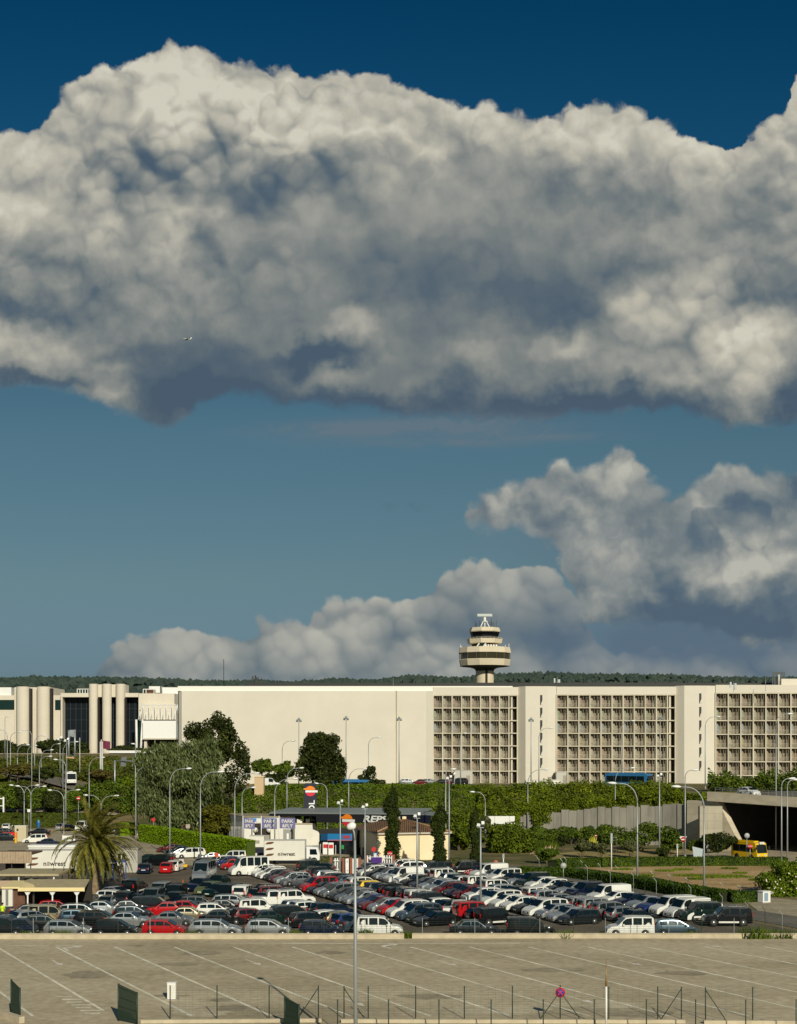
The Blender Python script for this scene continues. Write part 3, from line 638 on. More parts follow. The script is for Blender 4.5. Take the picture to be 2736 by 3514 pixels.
# blank wall
X = lambda px, Y: (px-CX)*Y/F
t = thing('exhibition_wall', 'long blank cream building with a white parapet behind the trees', 'building', (X(1000, Y1), Y1, 8.2)); ox = X(1000, Y1)
pts = [(X(605, Y1+2)-ox, 6), (X(606, Y1)-ox, 2.2), (X(612, Y1)-ox, .9), (X(624, Y1)-ox, 0)]
MB().prism(pts+[(X(1356, Y1)-ox, 0), (X(1356, Y1)-ox, 40), (X(605, Y1)-ox, 40)], -.5, 22.65).build('wall', cream, t)
MB().prism([(X(1362, Y1)-ox, 0), (X(1463, Y1)-ox, 0), (X(1468, Y1)-ox, -.1), (X(1487, Y1)-ox, -.45), (X(1487, Y1)-ox, 40), (X(1362, Y1)-ox, 40)], -.5, 22.65).build('wall', cream, t)
MB().box(X(1356, Y1)-ox, X(1362, Y1)-ox, .35, 39, -.5, 22.6).build('joint', conc_frame, t)
MB().box(X(604, Y1)-ox+.4, X(1760, Y1)-ox, .25, 40, 22.653, 23.85).build('parapet', mat('white_parapet', (.84, .82, .76), .6), t)
dr = MB().box(X(820, Y1)-ox, X(2740, Y1)-ox, 12, 38, 23.3, 25.25)
dr.build('dark_roof', mat('dark_roof_sheet', (.012, .014, .014), .6), t)
def stair(name, label, pts, zt, slit, slit_rows, Y):
    t = thing(name, label, 'tower', (X(pts[0][0], pts[0][1]), pts[0][1], 8.2), group='stair towers of the parking building'); o = (X(pts[0][0], pts[0][1]), pts[0][1])
    P_ = [(X(a, b)-o[0], b-o[1]) for a, b in pts]
    MB().prism(P_+[(P_[-1][0], 30), (P_[0][0], 30)], -.5, zt-8.2).build('wall', cream, t)
    for r_ in range(6):
        z1 = slit_rows[0]-r_*slit_rows[1]; 
        MB().box(X(slit[0], Y)-o[0], X(slit[1], Y)-o[0], Y-o[1]-.03, Y-o[1]+.5, z1-2.45-8.2, z1-8.2).build('window_slit', black_p, t)
        MB().add([(X(slit[0]+2, Y)-o[0], Y-o[1]-.05, z1-2.4-8.2), (X(slit[1], Y)-o[0], Y-o[1]-.05, z1-2.4-8.2), (X(slit[1], Y)-o[0], Y-o[1]-.05, z1-1.3-8.2)], [(0, 1, 2)]).build('sill_panel', cream, t)
    return t
stair('stair_tower', 'left white stair tower between the first two parking wings with six slit windows', [(1779, 336.8), (1804, 334.8), (1880, 334.8), (1911, 335.9)], 31.95, (1854, 1862), (29.8, 3.08), 334.8)
stair('stair_tower', 'right white stair tower beside the rightmost parking wing with six slit windows', [(2320, 336.3), (2349, 334.6), (2425, 334.6), (2458, 335.6)], 32.1, (2400, 2408), (30.2, 3.3), 334.6)
MB().box(X(2706, Y3), X(2930, Y3), Y3+1, Y3+30, 30.5, 34).build('roof_block', cream, label='cream rooftop block above the rightmost parking wing', cat='roof block') if False else None
t = thing('rooftop_hut', 'cream rooftop hut at the right edge of the skyline', 'building', (X(2760, Y3), Y3+6, 32.0)); 
MB().box(X(2706, Y3)-X(2760, Y3), 12, 0, 20, 0, 2.1).build('wall', cream, t)
ps = MB()
for k in range(9): xq = X(2682+k*5.3, Y3)-X(2760, Y3); ps.box(xq, xq+.16, 2, 2.1, 0, 3.9)
ps.box(X(2682, Y3)-X(2760, Y3), X(2726, Y3)-X(2760, Y3), 2.11, 2.2, 3.2, 3.9); ps.build('plant_screen', mat('screen_grey', (.10, .12, .13), .8), t)
MB().tube([(X(2701, Y3)-X(2760, Y3), 1, 0), (X(2701, Y3)-X(2760, Y3), 1, 3.2)], .2).build('flue', cream, t)
# white site huts at the foot of the facade
for (a, b, c, d, Y, lab, m_) in ((1561, 1622, 2645, 2696, Y1-4, 'grey white site cabin at the foot of the leftmost parking wing', mat('pale_grey_panel', (.50, .48, .44), .7)), (1805, 1920, 2678, 2706, Y1-20, 'long low cream container below the left stair tower', offwhite), (1910, 1945, 2650, 2700, Y2-3, 'small pale cabin at the left foot of the middle parking wing', mat('pale_panel', (.52, .50, .46), .7))):
    x0, x1 = X(a, Y), X(b, Y); z1 = H-(c-HY)*Y/F; t = thing('site_cabin', lab, 'cabin', ((x0+x1)/2, Y, 8.2)); w = (x1-x0)/2
    MB().box(-w, w, 0, 2.4, -.1, z1-8.2).build('wall', m_, t); MB().box(-w-.1, w+.1, -.1, 2.5, z1-8.197, z1-8.2+.12).build('roof', m_, t); MB().box(w*.3, w*.3+.9, -.03, -.003, 0, 2.0).build('door', concrete, t)

# terminal at the left
YT = 405.0
t = thing('terminal_building', 'cream airport terminal with round columns and dark glass at the left', 'building', (X(300, YT), YT, 15.2)); ox = X(300, YT)
def TX(px): return X(px, YT)-ox
def TZ(py): return H-(py-HY)*YT/F-15.2
cr = mat('terminal_cream', (.66, .60, .50), .9, var=.03, vs=.2)
MB().box(TX(200), TX(593), 8, 40, -1, TZ(2378)).build('wall', cr, t)
MB().box(TX(200), TX(470), 3.0, 8, TZ(2391), TZ(2377)).build('lintel', cr, t)
MB().box(TX(200), TX(206), 3.0, 7.99, -1, TZ(2391.3)).build('wall', cr, t)
MB().box(TX(469), TX(593), 3.0, 7.99, TZ(2505), TZ(2378.3)).build('wall', cr, t)
MB().box(TX(206.3), TX(468.7), 6.5, 7.9, -1, TZ(2391.5)).build('glass_wall', mat('terminal_glass', (.004, .008, .013), .35, spec=.25), t)
mu = MB()
for k in range(15):
    x = TX(206)+(TX(468)-TX(206))*k/14; mu.box(x-.09, x+.09, 6.3, 6.49, -1, TZ(2392))
for k in range(1, 5): z = TZ(2392)*k/5; mu.box(TX(206.5), TX(468.5), 6.35, 6.46, z-.07, z+.07)
mu.build('mullions', mat('mullion', (.012, .02, .026), .5), t)
def colm(px, wpx, yt, yb=2600, tp=cr):
    r = wpx*YT/F/2; MB().lathe([(r, -1), (r, TZ(yt))], 28, TX(px), 2.0, smooth=False, a0=0).build('column', tp, t)
colm_m = cr
for px, w in ((316, 31), (362, 32), (409, 31)): colm(px, w, 2346.5)
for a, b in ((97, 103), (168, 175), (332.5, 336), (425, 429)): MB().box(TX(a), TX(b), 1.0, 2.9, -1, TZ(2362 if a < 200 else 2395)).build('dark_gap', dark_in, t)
MB().box(TX(318), TX(424), 2.8, 7.99, TZ(2391), TZ(2347.5)).build('column_head_wall', cr, t)
for px, w in ((73, 46), (144, 46)): colm(px, w, 2356)
MB().box(TX(38), TX(165), 3.5, 20, -1, TZ(2357)).build('wall', cr, t)
MB().box(TX(-40), TX(50), 5, 30, -1, TZ(2384)).build('wall', cr, t); MB().box(TX(-40), TX(19), 6, 20, TZ(2383.6), TZ(2356)).build('roof_block', white_p, t)
MB().box(TX(-40), TX(47), 4.85, 4.97, TZ(2434), TZ(2400)).build('window', glass_g, t)
MB().box(TX(165), TX(200), 5, 30, -1, TZ(2384)).build('wall', cr, t); MB().box(TX(175), TX(199), 4.85, 4.97, TZ(2435), TZ(2400)).build('window', glass_g, t)
gz = MB().box(TX(241), TX(297), 9, 14, TZ(2377), TZ(2362)).build('roof_lantern', glass_g, t)
lf = MB()
for k in range(7): x = TX(241)+(TX(297)-TX(241))*k/6; lf.box(x-.1, x+.1, 8.85, 8.98, TZ(2377), TZ(2361))
lf.box(TX(240), TX(299), 8.7, 14.2, TZ(2361.5), TZ(2359.5)); lf.build('lantern_frame', white_p, t)
# projecting white box with its truss
MB().box(TX(497), TX(610), -3, 7.9, TZ(2533), TZ(2474)).build('white_box', mat('bright_white_cladding', (.82, .82, .80), .6), t)
MB().box(TX(496), TX(610), -3.2, 7.9, TZ(2538), TZ(2533.3)).build('ledge', cr, t)
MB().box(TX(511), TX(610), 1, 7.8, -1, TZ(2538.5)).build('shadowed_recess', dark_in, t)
MB().box(TX(499), TX(508), -2, 0, -1, TZ(2538.5)).build('pier', cr, t)
tr = MB(); z0, z1 = TZ(2470), TZ(2418)
for k in range(7):
    x = TX(484)+k*1.72*1.0*2/2*1.04
    x = TX(486)+(TX(604)-TX(486))*k/6
    tr.tube([(x, -2.5, z0), (x+.15, -1.6, (z0+z1)/2), (x+.5, -.2, z1)], .17, 6); tr.tube([(x+1.2, -2.6, z0), (x+.5, -.2, z1)], .10, 5); tr.tube([(x-.5, -2.6, z0), (x+.4, -.3, z1)], .07, 5)
tr.tube([(TX(484), -.2, z1), (TX(605), -.2, z1)], .12, 5)
tr.build('white_truss', white_p, t)
MB().prism([(TX(486), 0), (TX(605), 0), (TX(605), 2.9), (TX(486), 2.9)], z0, z1-.2).build('truss_back_panel', cr, t)
for (a, b) in ((474, 470), (486, 492)): MB().tube([(TX(a), -2, -1), (TX(b), -1, TZ(2470))], .35, 8).build('raking_strut', white_p, t)
MB().box(TX(470), TX(497), 2.0, 2.9, -1, TZ(2473)).build('side_glass', glass_g, t)
# rooftop plant
MB().box(TX(533), TX(760), 12, 30, TZ(2412), TZ(2353)).build('roof_block', white_p, t); MB().box(TX(486), TX(528), 12, 18, TZ(2372), TZ(2349)).build('roof_plant', white_p, t)
MB().box(TX(477), TX(510), 10, 11.5, TZ(2376), TZ(2362)).build('roof_plant', timber, t); MB().tube([(TX(530), 11, TZ(2375)), (TX(530), 11, TZ(2335))], .12, 5).build('aerial', dark_m, t)
pf = MB()
for px in (472, 482, 510): pf.tube([(TX(px), 9, TZ(2378)), (TX(px), 9, TZ(2361))], .12, 5)
pf.tube([(TX(472), 9, TZ(2361)), (TX(512), 9, TZ(2361))], .12, 5); pf.build('plant_frame', white_p, t)
wv = at(375, 2583, 388); t = thing('road_parapet', 'bright white parapet wall of the raised road left of the willow', 'wall', (wv.x, 388, 14)); MB().box(0, X(600, 388)-wv.x, 0, .4, -1.2, 2.0).build('wall_face', white_p, t); MB().box(-.1, X(600, 388)-wv.x, -.05, .45, 2.003, 2.12).build('coping', white_p, t)
wv = at(0, 2590, 386); t = thing('road_parapet', 'long thin grey kerb of the raised terminal road at the left', 'kerb', (wv.x-5, 386, 14.5)); MB().box(0, X(372, 386)-wv.x+5, 0, .4, -.5, .75).build('wall_face', concrete, t); MB().box(0, X(372, 386)-wv.x+5, -.05, .45, .753, .83).build('coping', pave_m, t)

# ---------------------------------------------------------------- control tower
YC = 420.0; cx = X(1664, YC)
def CZ(py): return H-(py-HY)*YC/F
k_ = YC/F
t = thing('control_tower', 'cream concrete airport control tower with stacked polygonal decks and a radar', 'tower', (cx, YC, 8))
def L(prof, n, a0=0.0): return MB().lathe([(r*k_, CZ(y)-8) for r, y in prof], n, 0, 0, a0)
tw = mat('tower_concrete', (.64, .56, .42), .9, var=.05, vs=.15)
a12 = math.pi/12
MB().lathe([(31*k_, -.5), (31*k_, CZ(2299)-8)], 40, smooth=False).build('shaft', tw, t)
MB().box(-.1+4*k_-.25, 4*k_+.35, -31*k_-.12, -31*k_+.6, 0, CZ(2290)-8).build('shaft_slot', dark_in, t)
L([(31.3, 2303), (33, 2298), (40, 2293.5), (55, 2290), (80, 2287.6), (86, 2286.4)], 40).build('flared_underside', mat('shaded_underside', (.05, .045, .035), .9), t)  # the rim's shade is put into the dark colour of the underside
L([(86, 2286.2), (90, 2266), (88, 2264.2)], 12, a12).build('lower_band', tw, t)
L([(86.5, 2264), (86.5, 2243.3)], 12, a12).build('main_glazing', mat('bronze_glass', (.035, .03, .012), .12, spec=.6), t)
L([(91, 2243), (91.5, 2241), (88, 2223.5), (60, 2223)], 12, a12).build('upper_band', tw, t)
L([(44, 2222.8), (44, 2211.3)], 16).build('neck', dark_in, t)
L([(50, 2211), (59, 2209), (62, 2194), (52, 2192.3)], 8, math.pi/8+.12).build('gallery_band', tw, t)
L([(45, 2192), (52, 2170.4)], 8, math.pi/8+.12).build('cab_glazing', mat('black_glass', (.004, .004, .005), .1, spec=.3), t)
L([(53, 2170), (55, 2167), (50, 2155), (20, 2154.6)], 8, math.pi/8+.12).build('cab_roof', tw, t)
fr = MB()
for i in range(9):
    a = math.pi+i*math.pi/8; fr.tube([(math.cos(a)*87*k_, math.sin(a)*87*k_, CZ(2264)-8), (math.cos(a)*87*k_, math.sin(a)*87*k_, CZ(2243.5)-8)], .09, 4)
fr.build('glazing_bars', mat('bronze_bar', (.14, .11, .05), .6), t)
st = MB(); 
for px in (-30, -8): st.tube([(px*k_, -60*k_, CZ(2223)-8), ((px+9)*k_, -46*k_, CZ(2210)-8)], .22, 5)
st.build('gallery_stair', offwhite, t)
MB().add([(-30*k_, -59*k_, CZ(2222)-8), (-8*k_, -59*k_, CZ(2222)-8), (1*k_, -46*k_, CZ(2210)-8), (-21*k_, -46*k_, CZ(2210)-8)], [(0, 1, 2, 3)]).build('stair_glazing', glass_g, t)
bx_ = MB()
for i in range(5): bx_.box((-3+i*9)*k_, (3+i*9)*k_, -58*k_, -55*k_, CZ(2223)-8, CZ(2216)-8)
bx_.build('roof_boxes', offwhite, t)
rl = MB()
for i in range(24):
    a = i/24*6.283; rl.tube([(math.cos(a)*60*k_, math.sin(a)*60*k_, CZ(2194)-8), (math.cos(a)*60*k_, math.sin(a)*60*k_, CZ(2190)-8)], .04, 4)
rl.lathe([(60*k_, CZ(2190.5)-8), (60*k_, CZ(2190)-8)], 24); rl.build('gallery_rail', white_p, t)
ms = MB()
for dx, dy in ((-16, -12), (16, -12), (0, 14)): ms.tube([(dx*k_, dy*k_, CZ(2155)-8), (dx*.35*k_, dy*.35*k_, CZ(2133)-8)], .16, 6)
ms.tube([(0, 0, CZ(2155)-8), (0, 0, CZ(2117)-8)], .22, 8); ms.lathe([(10*k_, CZ(2134)-8), (10*k_, CZ(2131)-8)], 12); ms.lathe([(3*k_, CZ(2131)-8), (5*k_, CZ(2127)-8), (4*k_, CZ(2119)-8), (1*k_, CZ(2116)-8)], 12)
ms.build('radar_mast', white_p, t)
MB().box(-25.5*k_, 25.5*k_, -.5, .5, CZ(2116)-8, CZ(2107)-8).build('radar_antenna', mat('radar_grey', (.5, .54, .52), .6), t)
an = MB()
for i, (dx, hy) in enumerate(((-34, 2132), (-30, 2138), (-26, 2136), (-20, 2131), (-14, 2137), (20, 2130), (22, 2134), (28, 2136), (33, 2133), (38, 2131), (12, 2136), (24, 2120))): an.tube([(dx*k_, (i % 3-1)*20*k_, CZ(2156)-8), (dx*k_, (i % 3-1)*20*k_, CZ(hy)-8)], .06, 4)
an.build('aerials', dark_m, t)
an = MB()
for dx, hy in ((-83, 2212), (-80, 2217), (83, 2209), (71, 2213)): an.tube([(dx*k_, 0, CZ(2224)-8), (dx*k_, 0, CZ(hy)-8)], .09, 4)
an.build('deck_aerials', white_p, t)
# roof masts on the skyline
for (px, yt, yb, Y, lab, w) in ((768, 2262, 2352, 800, 'tall thin lattice mast far behind the long cream roof', .35), (877, 2318, 2350, 350, 'dark aerial cluster on the long roof', .35), (1350, 2324, 2368, 345, 'thin pole rising from the long white parapet', .06), (2628, 2325, 2352, 330, 'thin pole on the right parking wing roof, left of the flue', .08), (2518, 2338, 2352, 330, 'short pair of aerials on the right parking wing roof', .1), (1913, 2325, 2352, 350, 'grey floodlight cluster on the middle parking roof', .2)):
    v = at(px, yb, Y); h = (yb-yt)*Y/F; z0 = v.z-1.5; t = thing('roof_mast', lab, 'mast', (v.x, Y, z0)); MB().tube([(0, 0, 0), (0, 0, h+1.5)], w*.5, 6).build('pole', dark_m if w > .3 else steel, t)
    hd = MB()
    if px in (877, 1913, 2518): hd.box(-.9, -.5, -.2, .2, h, h+1.3); hd.box(.2, .7, -.2, .2, h-.6, h+1.0)
    else: hd.tube([(-w, 0, h*.65+1.5), (w, 0, h*.65+1.5)], w*.4, 5)
    hd.build('aerial_head', dark_m if w > .3 else steel, t)

# ---------------------------------------------------------------- hills with far-off wood
def hills():
    rng = random.Random(3); mb = MB(); xs = [-1900+i*40 for i in range(96)]; ys = [1900, 2200, 2500, 2800, 3100, 3400, 3700]
    top = lambda x: interp(CX+F*x/3400, [(0, 2338), (300, 2337), (700, 2346), (1000, 2350), (1300, 2335), (1600, 2334), (1900, 2326), (2200, 2330), (2450, 2334), (2736, 2340)])
    def hz(x, y):
        zt = H-(top(x*3400/y if y < 3400 else x)+5-HY)*3400/F; return 8+(zt-8)*sm(1900, 3400, y)+noise.noise(Vector((x*.006, y*.006, 0)))*10
    mb.sm = True
    mb.add([(x, y, hz(x, y)) for y in ys for x in xs], [(j*96+i, j*96+i+1, (j+1)*96+i+1, (j+1)*96+i) for j in range(6) for i in range(95)])
    mb.build('hills', mat('hazed_hill_scrub', (.035, .055, .040), .95, var=.25, vs=.02), kind='structure')  # distance haze is put into the bluish scrub colour
    w = MB(); ico = [(0, 0, 1), (.9, 0, .35), (.28, .85, .35), (-.73, .53, .35), (-.73, -.53, .35), (.28, -.85, .35), (.73, -.53, -.4), (.73, .53, -.4), (-.28, .85, -.4), (-.9, 0, -.4), (-.28, -.85, -.4)]
    fc = [(0, 1, 2), (0, 2, 3), (0, 3, 4), (0, 4, 5), (0, 5, 1), (1, 7, 2), (2, 8, 3), (3, 9, 4), (4, 10, 5), (5, 6, 1), (1, 6, 7), (2, 7, 8), (3, 8, 9), (4, 9, 10), (5, 10, 6)]
    for _ in range(5200):
        y = rng.choice((rng.uniform(2500, 3420), rng.uniform(3150, 3420))); x = rng.uniform(-.31, .31)*y; s = rng.uniform(4, 9)*(1+.5*noise.noise(Vector((x*.01, 0, 0)))); z = hz(x, y)
        w.add([(x+a*s*rng.uniform(.8, 1.2), y+b*s, z+c*s*rng.uniform(.8, 1.25)+s*.3) for a, b, c in ico], fc)
    w.build('far_woodland', leafmat('hazed_wood_leaves', (.026, .044, .036), (.058, .082, .064), vs=.05), kind='stuff')  # leaf colours shifted towards blue to stand for distance haze
hills()
for (px, py) in ((2282, 2325), (2318, 2323)):
    v = at(px, py, 3380); t = thing('far_house', 'tiny pale house among trees on the right skyline, %s of two' % ('left' if px < 2300 else 'right'), 'house', (v.x, 3380, v.z-12)); MB().box(-4, 4, 0, 8, 0, 15).build('wall', cream, t); MB().prism([(-5, -1), (5, -1), (5, 9), (-5, 9)], 15.02, 17).build('roof', roof_tile, t)

# ---------------------------------------------------------------- bridge and retaining wall
A0 = at(2452, 2718, 228.0); B0 = at(2800, 2752, 213.0)
def bridge():
    t = thing('road_bridge', 'concrete road bridge over the dark underpass at the right', 'bridge', (A0.x, A0.y, 0)); o = Vector((A0.x, A0.y, 0))
    a = A0-o; b = B0-o; d = (b-a); d2 = Vector((d.x, d.y, 0)).normalized(); nr = Vector((-d2.y, d2.x, 0))
    if nr.y < 0: nr = -nr
    e = b+d2*20; ea = a.z; h1, h2 = 1.65, 1.75
    under_m = mat('shade_dark_concrete', (.045, .042, .036), .95, var=.2, vs=.3)  # gloom beneath the deck is put into this concrete's colour
    def slab(p, q, th, off, depth, m_, name, dz=0.0):
        mb = MB(); P_ = []
        for c in (p, q):
            for dd in (off, off+depth):
                r = c+nr*dd; P_ += [(r.x, r.y, c.z+dz-th), (r.x, r.y, c.z+dz)]
        mb.add(P_, [(0, 1, 5, 4), (2, 6, 7, 3), (0, 4, 6, 2), (1, 3, 7, 5), (0, 2, 3, 1), (4, 5, 7, 6)]); return mb.build(name, m_, t)
    fm = mat('bridge_fascia_concrete', (.56, .49, .37), .92, var=.12, vs=.4, detail=8, stretch=(1, 1, 2.5))
    slab(a-d2*1.5, e, 1.55, 0, .5, fm, 'fascia'); slab(a-d2*1.5, e, .9, .503, 38, road_m, 'deck', -.35); slab(a-d2*1.5, e, 1.6, 38.51, .5, fm, 'fascia', .1)
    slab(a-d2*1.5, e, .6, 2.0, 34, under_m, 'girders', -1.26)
    r_ = MB(); L_ = (e-a).length
    for k in range(int(L_/1.5)):
        c = a+(e-a)*(k*1.5/L_); r_.tube([(c.x+nr.x*.25, c.y+nr.y*.25, c.z), (c.x+nr.x*.25, c.y+nr.y*.25, c.z+.75)], .03, 4)
    for zz in (.4, .75): r_.tube([a+nr*.25+Vector((0, 0, zz)), e+nr*.25+Vector((0, 0, zz))], .035, 5)
    r_.build('guard_rail', steel, t)
    # abutment with sloping edge, and the far wall closing the underpass
    pa = MB(); c0 = a-d2*6.2
    c1 = a+d2*.3; c2 = a+d2*5.3
    za = a.z-1.6
    pa.extr([(0, 0), ((c2-c0).length, 0), ((c1-c0).length, za), (0, za)], (c0.x+nr.x*.6, c0.y+nr.y*.6, 0), tuple(d2), (0, 0, 1), tuple(nr*1.3))
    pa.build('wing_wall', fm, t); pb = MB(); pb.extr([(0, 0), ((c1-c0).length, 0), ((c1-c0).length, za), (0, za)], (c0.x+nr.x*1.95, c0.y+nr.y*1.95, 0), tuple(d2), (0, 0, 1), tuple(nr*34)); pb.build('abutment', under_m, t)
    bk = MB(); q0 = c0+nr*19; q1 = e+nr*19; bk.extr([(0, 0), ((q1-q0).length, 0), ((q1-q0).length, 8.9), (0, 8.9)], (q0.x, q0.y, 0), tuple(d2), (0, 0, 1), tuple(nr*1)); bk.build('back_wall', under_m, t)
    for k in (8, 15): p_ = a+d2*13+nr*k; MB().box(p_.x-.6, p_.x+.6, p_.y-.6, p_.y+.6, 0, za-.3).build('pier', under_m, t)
    return d2, nr
BD, BN = bridge()
p0, p1, p2, p3 = at(1770, 2800, 246), at(1980, 2800, 243), at(2250, 2800, 238), at(2404, 2800, 233)
rw = mat('concrete_panels', (.25, .235, .20), .92, var=.18, vs=.5, detail=8, stretch=(1, 1, .25))
t = thing('retaining_wall', 'grey concrete panel retaining wall under the overhanging bank shrubs', 'wall', (p0.x, p0.y, 0)); o = p0
pts = [(p.x-o.x, p.y-o.y) for p in (p0, p1, p2, p3)]
zt = [H-(y-HY)*Y/F for y, Y in ((2800, 246), (2775, 243), (2762, 238), (2752, 233))]
jn = MB(); n_i = 0
for (a, b, za, zb) in zip(pts, pts[1:], zt, zt[1:]):
    a, b = Vector(a), Vector(b); Ld = (b-a).length; n_ = int(Ld/1.25); d = (b-a)/n_; nr = Vector((-d.y, d.x)).normalized()
    for k in range(n_):
        u = a+d*k+d*.015; v_ = a+d*(k+1)-d*.015; jit = rnd.uniform(-.2, .2); z = za+(zb-za)*k/n_+rnd.uniform(-.25, .25)
        jn.prism([(u.x-nr.x*jit, u.y-nr.y*jit), (v_.x-nr.x*jit*.4, v_.y-nr.y*jit*.4), (v_.x+nr.x*.8, v_.y+nr.y*.8), (u.x+nr.x*.8, u.y+nr.y*.8)], 0, [z, z, z, z])
jn.build('panels', rw, t)
# corner pier of pale blocks
v = at(2433, 2870, 226); t = thing('block_pier', 'pale stone block pier beside the dark underpass', 'pier', (v.x-1.6, 225.5, 0))
bl = MB()
for i in range(6):
    for j in range(3):
        bl.box(j*1.25+.01, (j+1)*1.25-.01, rnd.uniform(-.04, .04), 1.2, i*1.22+.008, (i+1)*1.22-.008)
bl.build('blocks', mat('pale_blocks', (.40, .36, .28), .9, var=.1, vs=.4), t)

# ================================================================ PETROL STATION AND HOUSE
def face_plane(pa, pb):
    """frame of a vertical face from ground point a to b: origin, direction, outward normal (towards the camera)"""
    a, b = Vector((*pa, 0)), Vector((*pb, 0)); d = (b-a).normalized(); n = Vector((d.y, -d.x, 0))
    return a, d, n if n.y < 0 else -n
def fpt(px, py, pa, pb, off=0.0):
    """point of the vertical face a-b seen at photo pixel"""
    a, d, n = face_plane(pa, pb); k = (px-CX)/F; u = (k*a.y-a.x)/(d.x-k*d.y); p = a+d*u; z = H-(py-HY)*p.y/F
    return Vector((p.x, p.y, z))+n*off
def fpoly(pxs, pa, pb, off, th, name, m, parent, org):
    a, d, n = face_plane(pa, pb); P_ = [fpt(x, y, pa, pb, off)-org for x, y in pxs]; mb = MB(); k = len(P_)
    mb.add([tuple(p) for p in P_]+[tuple(p-n*th) for p in P_], [tuple(range(k)), tuple(range(k, 2*k))[::-1]]+[(i, k+i, k+(i+1) % k, (i+1) % k) for i in range(k)])
    return mb.build(name, m, parent)
def P2(px, Y): return ((px-CX)*Y/F, Y)
def rect(x0, y0, x1, y1): return [(x0, y0), (x1, y0), (x1, y1), (x0, y1)]
SA, SB, SC = P2(781, 250), P2(838, 238), P2(1012, 240)
org = Vector((*SB, 0)); t = thing('car_wash', 'white flat roofed car wash with grey side wall behind the flags', 'building', org)
bkk = (SC[0]-2, SC[1]+9)
MB().prism([(SA[0]-org.x, SA[1]-org.y), (0, 0), (SC[0]-org.x, SC[1]-org.y), (bkk[0]-org.x, bkk[1]-org.y)], -.1, 4.82).build('wall', mat('white_render', (.70, .68, .62), .85, var=.04, vs=.5), t)
MB().prism([(SA[0]-org.x-.2, SA[1]-org.y), (0, -.25), (SC[0]-org.x+.1, SC[1]-org.y-.2), (bkk[0]-org.x, bkk[1]-org.y+.2)], 4.823, 4.98).build('roof', mat('roof_gravel', (.32, .27, .18), .9), t)
fpoly(rect(789, 2835, 829, 2877), SA, SB, .02, .03, 'window', glass_d, t, org)
gb = MB()
for k in range(9):
    q = fpt(790+k*4.8, 2836, SA, SB, .06)-org; q2 = fpt(790+k*4.8, 2877, SA, SB, .06)-org; gb.tube([tuple(q), tuple(q2)], .04, 4)
gb.build('window_bars', white_p, t)
fpoly(rect(863, 2826, 935, 2898), SB, SC, .03, .05, 'wash_bay', dark_in, t, org)
fpoly(rect(872, 2866, 925, 2884), SB, SC, .10, .06, 'bay_gate', mat('grey_shutter', (.30, .28, .24), .6), t, org)
for x in (866, 928): fpoly(rect(x, 2838, x+7, 2893), SB, SC, .3, .2, 'wash_column', offwhite, t, org)
for x in (876, 922):
    q = fpt(x, 2848, SB, SC, .6)-org; MB().disc(tuple(q), (0, -1, 0), .42, .1, 16).build('mirror', offwhite, t)
fpoly(rect(861, 2808, 950, 2820), SB, SC, .06, .04, 'banner', sky_blue, t, org); fpoly(rect(880, 2809, 902, 2824), SB, SC, .1, .03, 'poster', plate_m, t, org)
fpoly(rect(972, 2846, 1010, 2896), SB, SC, .03, .03, 'grey_wall', mat('grey_render', (.30, .30, .29), .85), t, org); fpoly(rect(984, 2860, 991, 2896), SB, SC, .07, .03, 'white_door', white_p, t, org)
# sloping white flank
DA, DB = P2(1012, 237), P2(1112, 238)
org = Vector((*DA, 0)); t = thing('station_annexe', 'white annexe wall with a sloping end right of the grey car wash door', 'building', org)
fpoly([(1012, 2829), (1082, 2829), (1107, 2887), (1094, 2889), (1094, 2915), (1012, 2915)], DA, DB, 0, 3, 'wall', mat('white_render_b', (.74, .71, .64), .85, var=.04, vs=.5), t, org)
fpoly([(1010, 2826), (1084, 2826), (1084, 2829), (1010, 2829)], DA, DB, .15, 3.2, 'coping', conc_wall, t, org)
for x in (1022, 1031, 1054): fpoly(rect(x, 2812, x+(9 if x < 1050 else 12), 2825.8), DA, DB, -1, 1, 'roof_unit', offwhite, t, org)
# canopy with the shop beneath
CA, CB = P2(925, 240), P2(1470, 224)
org = Vector((*P2(1200, 232), 0)); t = thing('station_canopy', 'long black petrol station canopy with an orange and red roundel and white letters', 'canopy', org)
fpoly([(925, 2793), (1436, 2797), (1436, 2826), (1086, 2823), (1084, 2801), (925, 2799)], CA, CB, 0, .25, 'fascia', black_p, t, org)
mb = MB(); q = [fpt(925, 2793, CA, CB)-org, fpt(1436, 2797, CA, CB)-org]; bk2 = [q[1]+Vector((2.5, 13, .25)), q[0]+Vector((2.5, 13, .25))]
P_ = q+bk2; mb.add([tuple(p+Vector((0, -.2, .04))) for p in P_]+[tuple(p+Vector((0, -.2, .30))) for p in P_], [(3, 2, 1, 0), (4, 5, 6, 7), (0, 1, 5, 4), (1, 2, 6, 5), (2, 3, 7, 6), (3, 0, 4, 7)]); mb.build('roof', mat('zinc_roof', (.26, .29, .29), .55, .2), t)
mb = MB(); P_ = [p+Vector((0, .3, -.4)) for p in P_]; mb.add([tuple(p) for p in P_]+[tuple(p+Vector((0, 0, .2))) for p in P_], [(3, 2, 1, 0), (4, 5, 6, 7)]); mb.build('soffit', dark_m, t)
fpoly([(1380, 2797), (1462, 2800), (1458, 2828), (1380, 2826)], CA, CB, -1.6, .3, 'fascia', navy_p, t, org)
fpoly([(1380, 2793), (1464, 2797), (1464, 2800), (1380, 2797)], CA, CB, -1.5, 8, 'roof', mat('zinc_roof_b', (.20, .23, .24), .5, .2), t, org)
